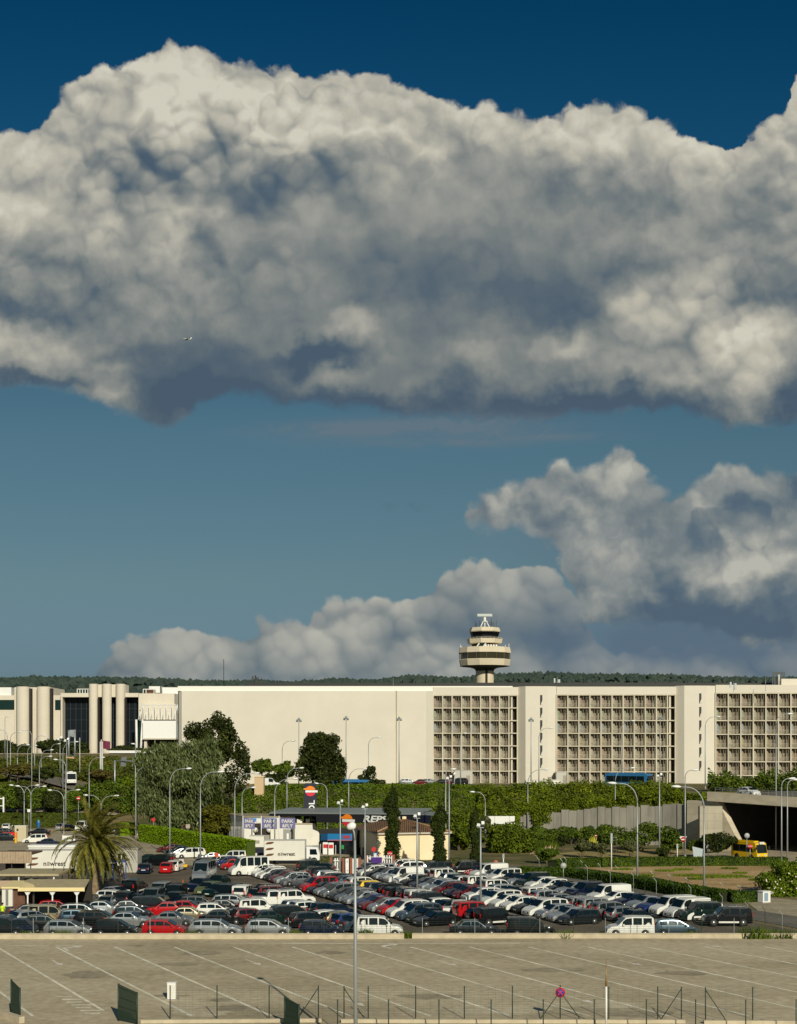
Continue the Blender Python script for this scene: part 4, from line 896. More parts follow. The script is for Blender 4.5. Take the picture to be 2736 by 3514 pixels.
for x in (1165, 1290): 
    q = fpt(x, 2830, CA, CB, -3)-org; MB().tube([(q.x, q.y, 0), (q.x, q.y, 5)], .2, 10).build('column', dark_m, t)
def roundel(px, py, r, pa, pb, off, parent, org):
    c = fpt(px, py, pa, pb, off)-org; a, d, n = face_plane(pa, pb); u = Vector((0, 0, 1)); n_ = 28
    def arc(a0, a1, rr=r): return [(rr*math.cos(a0+(a1-a0)*i/n_), rr*math.sin(a0+(a1-a0)*i/n_)) for i in range(n_+1)]
    s0 = .22
    MB().extr([p for p in arc(s0, math.pi-s0)], c+n*.05, d, u, -n*.10).build('orange_cap', orange, parent)
    MB().extr([(-r*1.30, r*.28), (-r*.8, r*.22), (-r*.8, r*.62), (-r*1.35, r*.52)], c+n*.058, d, u, -n*.10).build('orange_tab', orange, parent)
    MB().extr([(-r*.98, -r*.26), (r*1.42, -r*.26), (r*1.42, r*.16), (-r*.98, r*.16)], c+n*.066, d, u, -n*.10).build('white_band', white_p, parent)
    MB().extr([p for p in arc(math.pi+.32, 2*math.pi-.32)], c+n*.05, d, u, -n*.10).build('red_base', mat('logo_red', (.65, .02, .05), .6), parent)
roundel(1194, 2815, 1.03, CA, CB, .15, t, org)
a, d, n = face_plane(CA, CB); ang = math.atan2(d.y, d.x)
q = fpt(1313, 2813, CA, CB, .06)-org
text_mesh('letters', 'REPSOL', white_p, 1.5, q, (R(90), 0, ang), t, bold=.04, shear=.18, ext=.03, sx=1.5)
q = fpt(936, 2806, CA, CB, .03)-org
# dark shop under the canopy
EA, EB = P2(1096, 221), P2(1218, 216)
org = Vector((*EA, 0)); t = thing('station_shop', 'dark fronted petrol station shop under the canopy with a blue banner', 'building', org)
fpoly(rect(1096, 2846, 1216, 2960), EA, EB, 0, 6, 'wall', mat('dark_grey_render', (.045, .042, .037), .85), t, org)
fpoly(rect(1106, 2884, 1212, 2958), EA, EB, .03, .03, 'shop_glazing', glass_d, t, org)
fpoly(rect(1108, 2861, 1132, 2884), EA, EB, .5, .3, 'banner', mat('deep_blue', (.01, .09, .22), .6), t, org); fpoly(rect(1132, 2861, 1212, 2884), EA, EB, .52, .3, 'banner', sky_blue, t, org)
fpoly(rect(1186, 2867, 1211, 2877), EA, EB, .56, .03, 'banner_print', mat('red_print', (.55, .08, .14), .6), t, org); fpoly(rect(1132, 2881, 1212, 2885), EA, EB, .54, .3, 'banner_edge', mat('pink', (.5, .2, .3), .6), t, org)
fpoly(rect(1173, 2900, 1181, 2914), EA, EB, .07, .03, 'green_sign', mat('green_sign', (.05, .45, .12), .5), t, org)
bt = MB()
for k in range(9): q = fpt(1110+k*7.5, 2916, EA, EB, 1.2)-org; bt.tube([(q.x, q.y, 0), (q.x, q.y, 1.5)], .05, 5)
bt.build('bollards', offwhite, t)
for x in (1141, 1160):
    q = fpt(x, 2920, EA, EB, 1.6)-org; MB().box(q.x-.4, q.x+.4, q.y-.3, q.y+.3, 0, 1.9).build('fuel_pump', white_p, t); MB().box(q.x-.33, q.x+.33, q.y-.325, q.y-.303, 1.0, 1.6).build('pump_panel', red_s, t)
# pylon
v = at(1065, 2700, 249); org = Vector((v.x, 249, 0)); t = thing('brand_pylon', 'tall black petrol brand pylon with orange roundel and upright white letters', 'sign', org)
PA, PB = (v.x-2, 249), (v.x+2, 249)
mb = MB(); w = 22*249/F; zt = H-(2690-HY)*249/F; mb.box(-w, w, -.3, .3, 0, zt); mb.build('panel', navy_p, t); MB().box(-w*.8, w*.8, -.25, .25, zt+.003, zt+.12).build('cap', dark_m, t)
roundel(1066, 2715, .93, PA, PB, .37, t, org)
text_mesh('letters', 'REPSOL', white_p, 1.5, (.35, -.33, H-(2800-HY)*249/F), (R(90), R(-90), 0), t, bold=.03, shear=0, ext=.02, sx=1.12)
# house with tiled roof
HL, HC, HR = P2(1213, 222), P2(1290, 205), P2(1542, 208)
org = Vector((*HC, 0)); t = thing('tiled_house', 'cream house with a hipped terracotta roof behind the cypresses', 'house', org)
hb = (HR[0]-3.0, HR[1]+15); pts = [(HL[0]-org.x, HL[1]-org.y), (0, 0), (HR[0]-org.x, HR[1]-org.y), (hb[0]-org.x, hb[1]-org.y)]
MB().prism(pts, -.1, 3.95).build('wall', cream_warm, t)
cxm = sum(p[0] for p in pts)/4; cym = sum(p[1] for p in pts)/4
ov = [(cxm+(x-cxm)*1.06, cym+(y-cym)*1.06) for x, y in pts]
MB().prism(ov, 3.953, 4.18).build('eaves', mat('eaves_white', (.55, .50, .42), .8), t)
ap1 = at(1388, 2812, 213.5)-org; ap0 = at(1300, 2818, 219)-org
mb = MB(); V_ = [(x, y, 4.183) for x, y in ov]+[tuple(ap0), tuple(ap1)]
mb.add(V_, [(1, 2, 5), (0, 1, 5, 4), (2, 3, 5), (3, 0, 4, 5)]); rf = mb.build('roof', roof_tile, t)
MB().tube([V_[1], V_[5]], .14, 6).tube([V_[2], V_[5]], .14, 6).tube([V_[4], V_[5]], .14, 6).build('ridge_tiles', mat('ridge', (.40, .24, .12), .9), rf)
MB().box(ap1.x-.3, ap1.x+.3, ap1.y-.2, ap1.y+.4, ap1.z-.2, ap1.z+.45).build('chimney', cream_warm, rf)
for x in (1236, 1245): fpoly(rect(x-4 if x < 1240 else x, 2908, x+1 if x < 1240 else x+4, 2945), HL, HC, .03, .03, 'window', glass_d, t, org)
q = fpt(1294, 2868, HC, HR, .08)-org; MB().tube([(q.x, q.y, .1), (q.x, q.y, 3.9)], .06, 6).build('downpipe', offwhite, t)
# picket fence, brick pillars, banner
def fence_run(a, b, py, label, white=True):
    p = gr(a, py); q = gr(b, py-1); t = thing('picket_fence', label, 'fence', (p.x, p.y, 0)); d = q-p; n_ = max(3, int(d.length/.32)); mb = MB()
    for i in range(n_+1): c = d*i/n_; mb.box(c.x-.08, c.x+.08, c.y-.03, c.y+.03, 0, 2.0)
    mb.build('pickets', white_p, t); MB().box(0, d.x, .035, .10, .4, .52).box(0, d.x, .035, .10, 1.6, 1.72).build('rails', white_p, t)
    for c in (Vector((-.25, 0, 0)), d+Vector((.25, 0, 0))): MB().box(c.x-.16, c.x+.16, c.y-.16, c.y+.16, 0, 2.1).build('brick_pillar', mat('brick_pillar', (.28, .10, .06), .9), t)
fence_run(1143, 1166, 2996, 'short white picket fence panel below the fuel pumps'); fence_run(1186, 1196, 2998, 'narrow white picket panel left of the gate gap')
fence_run(1212, 1228, 2998, 'white picket panel left of the near lamp post'); fence_run(1262, 1345, 2986, 'long white picket fence in front of the house with a purple banner')
p = gr(1274, 2988); t = thing('fence_banner', 'purple banner hung on the white picket fence before the house', 'banner', (p.x, p.y-.1, .5)); MB().add([(x*.25, -.02*math.sin(x*1.7), z) for z in (0, 1.35) for x in range(7)], [(i, i+1, i+8, i+7) for i in range(6)]).build('cloth', mat('purple_cloth', (.07, .02, .20), .8), t); MB().box(-.02, 1.54, 0, .02, 1.36, 1.42).build('rod', white_p, t)

# ---------------------------------------------------------------- delivery trucks and the left compound
def swoosh(mb, x, z, w, h):
    n_ = 8; top = [(w*i/n_, h*(.5+.42*math.sin(math.pi*(.9*i/n_)))) for i in range(n_+1)]; bot = [(w*i/n_, h*.5-h*.5*math.sin(math.pi*(i/n_)**1.6)*.9) for i in range(n_, -1, -1)]
    mb.extr([(a, b) for a, b in [(0, 0), (w*.2, h*.75), (w*.5, h*.95), (w, h), (w*.92, h*.45), (w*.7, h*.12), (w*.45, 0)]], (x, 0, z), (1, 0, 0), (0, 0, 1), (0, -.012, 0))
def newrest(parent, x0, z0, w, hgt, y=-.01):
    mb = MB()
    for k in range(3): swoosh(mb, x0, z0+hgt*(.20+.30*k), w*.215, hgt*.13)
    s_ = mb.build('swoosh_print', brown_p, parent); s_.location = (0, y, 0)
    fs = .125*w; zt_ = z0+hgt*.30; text_mesh('letters', 'n', grey_text, fs, (x0+w*.335, y-.012, zt_), (R(90), 0, 0), parent, bold=.022, ext=.006); text_mesh('letters', 'wrest', grey_text, fs, (x0+w*.575, y-.012, zt_), (R(90), 0, 0), parent, bold=.022, ext=.006)
    e = MB(); xe = x0+w*.375; 
    for k in range(4): e.box(xe, xe+w*.05, y-.02, y-.002, zt_+fs*(-.28+.16*k), zt_+fs*(-.20+.16*k))
    e.build('letter_bars', brown_p, parent)
def box_truck(name, label, px0, px1, pyb, Y, hbox, z0, rz=0.0, cab=1, logo=True, wlogo=None, ztail=None):
    x0, x1 = (px0-CX)*Y/F, (px1-CX)*Y/F; t = thing(name, label, 'truck', (x0, Y, 0), rz); Lb = x1-x0
    MB().box(0, Lb, 0, 2.4, z0, z0+hbox).build('box_body', offwhite, t)
    tr_ = MB()
    for (a, b, c, d_) in ((0, Lb, z0, z0+.06), (0, Lb, z0+hbox-.06, z0+hbox+.02)): tr_.box(a-.02, b+.02, -.04, -.003, c, d_)
    for a in (0, Lb-.06): tr_.box(a-.01, a+.07, -.045, -.004, z0+.065, z0+hbox-.065)
    tr_.build('edge_trim', mat('alu_trim', (.5, .5, .48), .4, .5), t)
    MB().box(.2, Lb-.1, .3, 2.1, .6, z0-.003).build('chassis', dark_m, t)
    for xw in (Lb*.2, Lb*.3, Lb*.85): 
        for yy in (.02, 2.1): MB().tube([(xw, yy, .5), (xw, yy+.28, .5)], .5, 16).build('wheel', rubber, t)
    gd = MB()
    for k in range(14): gd.box(Lb*.34+k*Lb*.033, Lb*.34+k*Lb*.033+.05, .0, .04, .45, z0-.01)
    gd.build('side_guard', yellow_p if logo == 2 else dark_m, t)
    if cab:
        xa = Lb+.15; MB().extr([(0, .5), (1.9, .5), (1.95, 1.3), (1.65, 2.35), (0, 2.45)], (xa, .15, .1), (1, 0, 0), (0, 0, 1), (0, 2.1, 0)).build('cab', white_p, t)
        MB().extr([(.5, 1.3), (1.6, 1.3), (1.42, 2.1), (.5, 2.1)], (xa, .14, .1), (1, 0, 0), (0, 0, 1), (0, -.02, 0)).build('side_window', glass_d, t)
        MB().tube([(xa+1.1, .1, .5), (xa+1.1, .38, .5)], .5, 16).build('wheel', rubber, t)
    if logo: newrest(t, .18, z0+.08, wlogo or Lb, hbox-.1)
    return t
box_truck('catering_truck', 'white box truck with brown swooshes parked before the car wash', 906, 1048, 2966, 199, 2.95, .55, logo=True)
v = at(855, 2942, 206); t = thing('waste_container', 'navy waste container left of the central white box truck', 'container', (v.x, 206, 0)); MB().box(0, 2.2, 0, 2, .05, 1.75).build('body', navy_p, t); MB().box(-.05, 2.25, -.05, 2.05, 1.753, 1.85).build('lid', dark_m, t); MB().box(.95, 1.2, -.02, -.003, .5, 1.1).build('stencil', plate_m, t)
v = at(856, 2893, 215); t = thing('cabin_trailer', 'small cream cabin behind the navy container', 'cabin', (v.x, 215, 0)); MB().box(0, 2.3, 0, 2.2, .4, 3.0).build('wall', offwhite, t); MB().box(-.05, 2.35, -.05, 2.25, 3.003, 3.1).build('roof', offwhite, t); MB().box(.3, 1.6, -.03, -.003, 1.9, 2.4).build('window', concrete, t)
# left compound: trailer with the same print
t = box_truck('catering_trailer', 'long white trailer with brown swooshes behind the palm at the left', 88, 313, 3000, 184, 2.7, .5, cab=0, wlogo=7.2)
v = at(97, 2910, 188); t = thing('container_roof', 'second white container with a pale lid behind the left trailer', 'container', (v.x, 187.5, 0)); MB().box(.2, 6.5, 0, 2.3, 0, 3.35).build('body', offwhite, t); MB().box(0.1, 6.6, -.1, 2.4, 3.353, 3.6).build('lid', white_p, t)
v = at(313, 2990, 186); t = thing('prefab_office', 'grey white prefab office with a small window right of the palm trunk', 'building', (v.x, 186, 0))
w_ = (472-313)*186/F; gp = mat('prefab_panel', (.44, .42, .37), .7, var=.06, vs=.5)
MB().box(0, w_, 0, 3, 0, 3.15).build('wall', gp, t); MB().box(-.1, w_+.1, -.1, 3.1, 3.153, 3.3).build('roof', concrete, t)
MB().box(w_*.58, w_*.74, -.03, -.003, 1.7, 2.6).build('window', glass_d, t); MB().box(w_*.645, w_*.665, -.05, -.031, 1.7, 2.6).build('window_bar', white_p, t)
MB().extr([(0, 2.9), (-1.6, 1.7), (-1.6, 1.62), (0, 2.82)], (.1, 0, 0), (0, 1, 0), (0, 0, 1), (w_*.42, 0, 0)).build('awning', mat('dark_awning', (.10, .085, .065), .8), t)
# blue gantry shelter with posts
v = gr(255, 3020); w_ = (432-255)*v.y/F; t = thing('blue_shelter', 'long blue framed shelter behind the palm trunk', 'shelter', (v.x, v.y, 0))
bm = mat('blue_steel', (.015, .055, .30), .5)
MB().box(0, w_, -.1, .1, 2.25, 2.5).build('beam', bm, t); MB().box(0, w_, .1, 2.6, 2.4, 2.52).build('roof', mat('shelter_roof', (.10, .11, .10), .7), t)
for k in range(5): MB().box(w_*k/4-.06, w_*k/4+.06, -.06, .06, 0, 2.247).build('post', bm, t)
MB().box(.1, w_*.75, 2.4, 2.5, 0, 1.9).build('back_panel', mat('shelter_back', (.03, .05, .05), .6), t)
for k, (a, b) in enumerate(((330, 343), (386, 400), (403, 415))):
    p = gr(a, 3008); t = thing('white_locker', 'white locker under the blue shelter, %s from the left' % ord_[k], 'locker', (p.x, p.y, 0)); MB().box(0, (b-a)*p.y/F, 0, .6, 0, 1.9).build('body', offwhite, t); MB().box(.05, (b-a)*p.y/F-.05, -.02, -.003, .1, 1.8).build('door', white_p, t)
# kiosk canopies
KY = 139.0
v = at(65, 3140, KY); w_ = (292-65)*KY/F; t = thing('car_wash_shelter', 'open shelter with a beige sheet roof and white posts at the left edge', 'shelter', (v.x, KY, 0))
mb = MB(); mb.add([(0, -.25, 2.62), (w_, -.25, 2.62), (w_-.55, 4.6, 3.05), (0.2, 4.6, 3.05), (0, -.25, 2.74), (w_, -.25, 2.74), (w_-.55, 4.6, 3.17), (.2, 4.6, 3.17)], [(3, 2, 1, 0), (4, 5, 6, 7), (0, 1, 5, 4), (1, 2, 6, 5), (2, 3, 7, 6), (3, 0, 4, 7)]); mb.build('roof', tin_beige, t)
MB().box(-.02, w_+.02, -.31, -.255, 2.42, 2.80).build('fascia', cream_fascia, t)
for px in (95, 180, 264):
    x = (px-65)*KY/F; MB().tube([(x, 0, 0), (x, 0, 2.2)], .075, 10).build('post', white_p, t); MB().add([(x-.09, -.08, 2.0), (x+.09, -.08, 2.0), (x+.36, -.08, 2.40), (x-.36, -.08, 2.40), (x-.09, .08, 2.0), (x+.09, .08, 2.0), (x+.36, .08, 2.40), (x-.36, .08, 2.40)], [(0, 1, 2, 3), (7, 6, 5, 4), (0, 4, 5, 1), (1, 5, 6, 2), (2, 6, 7, 3), (3, 7, 4, 0)]).build('bracket', white_p, t)
MB().box(.4, w_-.3, 4.4, 4.6, 0, 3.0).build('back_wall', mat('dark_back', (.03, .025, .02), .9), t)
v = at(-8, 3140, KY-1); t = thing('kiosk', 'small brown and white kiosk with stepped beige roofs at the far left', 'kiosk', (v.x, KY+.5, 0))
s = KY/F; MB().box(0, 36*s, 0, 3, .8, 2.6).build('white_panel', offwhite, t); MB().box(0, 36*s, -.02, 2.9, 0, .797).build('plinth', dark_m, t); MB().box(36.3*s, 76*s, .3, 3.3, 0, 2.5).build('brown_panel', timber, t)
MB().box(13*s, 22*s, -.06, -.003, .9, 2.5).build('door', mat('kiosk_door', (.2, .2, .18), .6), t)
mb = MB(); mb.add([(0, -.2, 2.62), (74*s, -.2, 2.62), (74*s, 3.5, 2.95), (0, 3.5, 2.95), (0, -.2, 2.8), (74*s, -.2, 2.8), (74*s, 3.5, 3.10), (0, 3.5, 3.10)], [(3, 2, 1, 0), (4, 5, 6, 7), (0, 1, 5, 4), (1, 2, 6, 5), (2, 3, 7, 6), (3, 0, 4, 7)]); mb.build('roof', cream_fascia, t)
MB().extr([(0, 0), (1.5, 0), (1.3, .4), (.25, .75)], (2.0, -.3, 2.65), (1, 0, 0), (0, 0, 1), (0, 3, 0)).build('gable', tin_beige, t)
v = at(0, 3012, 152); t = thing('rear_shelter', 'rear beige flat shelter roof just below the striped fence', 'shelter', (v.x-1, 152, 0)); MB().box(0, (232)*152/F, 0, 7, 2.72, 2.95).build('roof', tin_beige, t); MB().tube([(3, .3, 0), (3, .3, 2.717)], .08).tube([(6.9, .3, 0), (6.9, .3, 2.717)], .08).build('posts', white_p, t)
v = at(-10, 2963, 165); t = thing('corrugated_awning', 'beige corrugated awning over a dark stall at the left edge', 'awning', (v.x, 165, 0)); w_ = 119*165/F
cg = MB()
for i in range(26): cg.box(i*w_/26, (i+.86)*w_/26, -.04 if i % 2 else 0, .15, H-(2963-HY)*165/F, H-(2923-HY)*165/F)
cg.build('fascia', mat('corrugated_tan', (.42, .32, .22), .8, var=.12, vs=2), t); MB().box(0, w_, .16, 5, H-(2926-HY)*165/F-.3, H-(2926-HY)*165/F-.1).build('roof', timber, t)
MB().box(0, w_*.55, 3.5, 3.7, 0, 2.8).build('back_wall', dark_in, t); MB().box(0, w_*.4, -.1, .1, 0, .95).build('counter', mat('tan_counter', (.45, .33, .23), .8), t)
for xx in (.1, w_*.4, w_*.95): MB().tube([(xx, .3, 0), (xx, .3, 3)], .07).build('post', dark_m, t)
v = gr(126, 3018); t = thing('hazard_barrier', 'yellow and black striped barrier above the shelter roof', 'barrier', (v.x, v.y, 0)); w_ = 38*v.y/F
MB().box(0, w_, 0, .1, .55, 1.05).build('board', black_p, t); st = MB()
for k in range(6): st.add([(k*w_/6, -.004, .55), (k*w_/6+.12, -.004, .55), (k*w_/6+.24, -.004, 1.05), (k*w_/6+.12, -.004, 1.05)], [(0, 1, 2, 3)])
st.build('stripes', yellow_p, t); MB().box(.1, .18, .02, .08, 0, .547).box(w_-.2, w_-.12, .02, .08, 0, .547).build('legs', dark_m, t)
# far left items
v = gr(75, 2888); t = thing('transformer_cabinet', 'tall cream electrical cabinet with two doors in the far left car park', 'cabinet', (v.x-1.2, v.y, 0)); MB().box(-.1, 1.95, 0, 1.3, 0, 2.75).build('body', mat('cabinet_cream', (.58, .52, .36), .7), t); MB().box(-.15, 2.0, -.05, 1.35, 2.753, 2.87).build('lid', offwhite, t)
for k in range(2): MB().box(.0+k*.95, .85+k*.95, -.025, -.003, .1, 2.6).build('door', mat('cabinet_door', (.54, .48, .33), .7), t)
MB().box(.25, .6, -.05, -.027, 1.9, 2.3).build('vent', dark_m, t)
for k, (px, py, c, w) in enumerate(((131, 2884, red_s, 34), (213, 2886, white_p, 44), (8, 2874, red_s, 40))):
    v = gr(px, py); w2 = w*v.y/F; t = thing('road_barrier', ['red plastic road barrier right of the cream cabinet', 'long white road barrier left of the palm crown', 'red road barrier at the far left edge'][k], 'barrier', (v.x, v.y, 0)); MB().extr([(0, 0), (.45, 0), (.3, .35), (.28, .95), (.17, .95), (.15, .35)], (0, 0, 0), (0, 1, 0), (0, 0, 1), (w2, 0, 0)).build('body', c, t); MB().tube([(.1, .22, .95), (.1, .22, 1.15)], .05).tube([(w2-.1, .22, .95), (w2-.1, .22, 1.15)], .05).build('pegs', c, t)
for k, (px, py) in enumerate(((133, 2841), (189, 2838))):
    v = gr(px, py); t = thing('recycling_bin', '%s blue recycling bin by the left hedge' % ('left' if k == 0 else 'right'), 'bin', (v.x, v.y, 0)); MB().lathe([(.42, 0), (.5, 1.1), (.4, 1.5)], 12).build('body', mat('bin_blue', (.015, .11, .35), .5), t); MB().lathe([(.41, 1.503), (.2, 1.72)], 12).build('lid', mat('bin_green', (.1, .35, .08), .5), t)
v = gr(54, 2893); t = thing('orange_bollard', 'orange and yellow marker post beside the cream cabinet', 'bollard', (v.x, v.y, 0)); MB().box(-.18, .18, 0, .3, 0, .9).build('base', yellow_p, t); MB().box(-.18, .18, .003, .3, .903, 1.9).build('top', orange, t)
# cream hut on the bank
v = at(889, 2720, 268); t = thing('bank_hut', 'small pink beige hut behind the big dark tree on the bank', 'hut', (v.x, 268, terrain(v.x, 268))); zt = H-(2667-HY)*268/F-terrain(v.x, 268); MB().box(-.9, .9, 0, 2.4, -.3, zt).build('wall', mat('peach_render', (.60, .44, .27), .85), t); MB().box(-1.05, 1.05, -.15, 2.5, zt+.003, zt+.15).build('roof', cream_warm, t)
# billboard seen from behind among the pines
v = at(1684, 2835, 238); t = thing('blank_billboard', 'blank white billboard above the umbrella pine', 'billboard', (v.x, 238, 0)); w2 = 95*238/F; z0 = H-(2835-HY)*238/F; z1 = H-(2801-HY)*238/F
MB().box(-.6, w2-.6, 0, .12, z0, z1).build('board', white_p, t); MB().box(w2*.27-.6, w2*.28-.6, -.02, -.003, z0, z1).box(w2*.8-.6, w2*.81-.6, -.02, -.003, z0, z1).build('seams', concrete, t)
for k in (.25, .75): MB().tube([(w2*k-.6, .25, 0), (w2*k-.6, .25, z1-.2)], .1).build('post', steel, t)
# gantry signs on the left
v = at(247, 2600, 375); z0 = terrain(v.x, 375); t = thing('motorway_gantry', 'grey two legged sign gantry seen from behind before the dark glass wall', 'road sign', (v.x, 375, z0)); zz = lambda y: H-(y-HY)*375/F-z0; q = 375/F
MB().tube([(-11*q, 0, -.5), (-11*q, 0, zz(2506))], .25, 8).tube([(10*q, 0, -.5), (10*q, 0, zz(2504))], .25, 8).build('legs', steel, t); MB().box(-8*q, 8*q, -.1, .1, zz(2526), zz(2505)).build('panel', steel, t); MB().tube([(-11*q, .15, zz(2528)), (10*q, .15, zz(2528))], .12).build('crossbar', steel, t)
v = at(440, 2640, 330); z0 = terrain(v.x, 330); t = thing('motorway_gantry', 'wide grey gantry with two dark panels left of the willow', 'road sign', (v.x, 330, z0)); zz = lambda y: H-(y-HY)*330/F-z0; q = 330/F
MB().tube([(-46*q, 0, -.5), (-46*q, 0, zz(2609))], .22, 8).tube([(52*q, -2, -3), (52*q, -2, zz(2612))], .35, 8).tube([(-46*q, 0, zz(2610)), (52*q, -2, zz(2613))], .14, 6).build('frame', steel, t)
for dx in (-16, 22): MB().extr([(-10*q, zz(2630)), (8*q, zz(2630)), (12*q, zz(2598)), (-6*q, zz(2598))], (dx*q, -.2, 0), (1, 0, 0), (0, 0, 1), (0, .12, 0)).build('panel', mat('sign_back', (.13, .15, .16), .5), t)
v = at(258, 2622, 378); t = thing('sign_board', 'plain tan sign board on the shrubby bank at the left', 'sign', (v.x, 372, 14)); MB().box(-1.1, 1.1, 0, .1, H-(2615-HY)*378/F-14, H-(2597-HY)*378/F-14).build('board', mat('tan_board', (.55, .36, .17), .8), t); MB().tube([(-.8, .15, -1), (-.8, .15, .8)], .08).tube([(.8, .15, -1), (.8, .15, .8)], .08).build('posts', concrete, t)
v = at(4, 2675, 300); z0 = terrain(v.x, 300); t = thing('bus_shelter_frame', 'white steel frame at the left edge above the tree row', 'frame', (v.x, 300, z0)); MB().tube([(-1.5, 0, 4.8), (.5, 0, 4.8)], .15).tube([(.5, 0, -.3), (.5, 0, 5.2)], .2).tube([(-1.5, 0, 3.2), (.5, 0, 3.2)], .12).build('frame', white_p, t)

# ---------------------------------------------------------------- signs
def sign(px, yb, yt, r_px, label, kind, Y=None, col=None, name='road_sign', hz=None):
    if Y is None: v = gr(px, yb)
    else: v = at(px, yb, Y); v.z = terrain(v.x, Y)
    s = v.y/F; zc = H-(yt-HY)*s-v.z; r = r_px*s
    t = thing(name, label, 'road sign', v); MB().tube([(0, 0, -.2), (0, 0, zc+r*.6)], .045, 6).build('post', steel, t)
    if kind in ('round', 'noentry', 'back'):
        MB().disc((0, -.06, zc), (0, -1, 0), r, .02, 20).build('disc', {'round': plate_m, 'noentry': red_s, 'back': mat('sign_grey', (.42, .43, .42), .5)}[kind], t)
        if kind == 'round': MB().lathe([(r*.8, 0), (r, 0), (r, .01), (r*.8, .01)], 20).build('red_ring', col or red_s, t).location = (0, -.095, zc); bpy.data.objects[t.name].location = v; ch = [o for o in bpy.data.objects if o.parent == t and o.name.startswith('red_ring')][-1]; ch.rotation_euler = (R(90), 0, 0)
        if kind == 'noentry': MB().box(-r*.75, r*.75, -.10, -.082, zc-r*.18, zc+r*.18).build('white_bar', white_p, t)
    if kind == 'stop':
        MB().tube([(0, -.05, zc), (0, -.07, zc)], r, 8).build('octagon', col or red_s, t)
        if col is None: text_mesh('letters', 'STOP', white_p, r*.75, (0, -.085, zc), (R(90), 0, 0), t, ext=.005)
    if kind == 'tri':
        MB().extr([(-r, r*.7), (r, r*.7), (0, -r)], (0, -.06, zc), (1, 0, 0), (0, 0, 1), (0, .02, 0)).build('triangle', plate_m, t); MB().disc((.1, -.07, zc-r*.1), (0, -1, 0), r*.68, .02, 20).build('disc', red_s, t); MB().box(-r*.4, r*.6, -.11, -.092, zc-r*.22, zc+r*.02).build('white_bar', white_p, t)
    if kind == 'board': MB().box(-r, r, -.07, -.04, zc-r, zc+r).build('board', col or white_p, t)
    if kind == 'park': MB().box(-r*.85, r*.85, -.07, -.04, zc-r*1.5, zc+r*1.5).build('board', blue_s, t); MB().box(-r*.6, r*.6, -.09, -.072, zc-r*.6, zc+r*1.2).build('pictogram', plate_m, t)
    return t
sign(1338, 2985, 2930, 9.5, 'red stop sign in front of the big cypress by the house', 'stop'); sign(1702, 3000, 2960, 8.5, 'faded orange octagon sign behind the rear row of parked cars', 'stop', col=mat('faded_red', (.45, .13, .08), .7))
sign(1283, 2985, 2915, 8, 'round speed limit sign on the post before the house', 'round'); sign(1288, 2987, 2938, 8, 'blue and white parking information sign under the speed limit sign', 'park')
sign(1934, 3020, 2971, 10, 'round sign seen from behind right of the pampas grass', 'back'); sign(2564, 2960, 2868, 9, 'grey sign disc seen from behind above the yellow van', 'back')
sign(2575, 2962, 2905, 9, 'red no entry sign in front of the yellow van', 'stop'); sign(2344, 2935, 2880, 14, 'white triangle with a red no entry disc on the bank right', 'tri'); sign(2048, 2900, 2868, 7, 'red no entry sign among yellow cactus stalks', 'noentry')
sign(269, 2785, 2740, 7, 'small red no entry sign above the left hedge', 'noentry', Y=285); sign(527, 2848, 2813, 6.5, 'small round red and white sign behind the left end of the bright hedge', 'round', Y=246); sign(645, 2880, 2836, 7, 'pale square sign behind the middle of the bright hedge', 'board', Y=243, col=mat('faded_pink', (.42, .33, .28), .8))
sign(744, 2975, 2934, 7, 'red square notice on a post beside the white minibus', 'board', Y=None, col=mat('notice_red', (.6, .09, .05), .7)); sign(623, 2985, 2956, 8, 'white notice board beside the yellow hand carts', 'board', col=mat('notice_pink', (.62, .50, .48), .7))
sign(99, 2792, 2782, 5, 'small warning board under the left tree row', 'board', Y=272)
v = gr(2393, 2958); t = thing('chevron_board', 'pair of white crash panels beside the right exit lane', 'road sign', (v.x, v.y, 0)); MB().extr([(0, .6), (1.2, .6), (1.4, 1.9), (-.2, 2.3)], (-.5, 0, 0), (1, 0, 0), (0, 0, 1), (0, .08, 0)).build('board', mat('pale_blue_panel', (.42, .48, .50), .6), t); MB().tube([(0, .1, 0), (0, .1, 1.5)], .05).tube([(.9, .1, 0), (.9, .1, 1.4)], .05).build('posts', steel, t)
# yellow carts
for k, (px, py) in enumerate(((607, 2982), (630, 2986))):
    v = gr(px, py); t = thing('hand_cart', '%s yellow hand cart beside the white notice' % ('left' if k == 0 else 'right'), 'cart', (v.x, v.y, 0), group='yellow hand carts')
    MB().extr([(-.5, .35), (.5, .45), (.6, .8), (-.3, .75)], (0, -.2, 0), (1, 0, 0), (0, 0, 1), (0, .5, 0)).build('tray', yellow_p, t); MB().tube([(-.3, 0, .6), (-.5, 0, 1.2)], .05).tube([(.1, 0, .4), (.1, 0, .05)], .05).build('handle', yellow_p, t); MB().tube([(.2, -.1, .2), (.2, .1, .2)], .2, 12).build('wheel', rubber, t)
v = gr(628, 3046); t = thing('traffic_flag', 'slim orange pennant cone on the asphalt aisle', 'cone', (v.x, v.y, 0)); MB().lathe([(.16, 0), (.13, .3), (.04, .8), (.015, 1.0)], 10).build('cone', mat('cone_orange', (.75, .12, .02), .6), t); MB().box(-.22, .22, -.22, .22, 0, .04).build('base', mat('cone_base', (.5, .08, .02), .7), t)

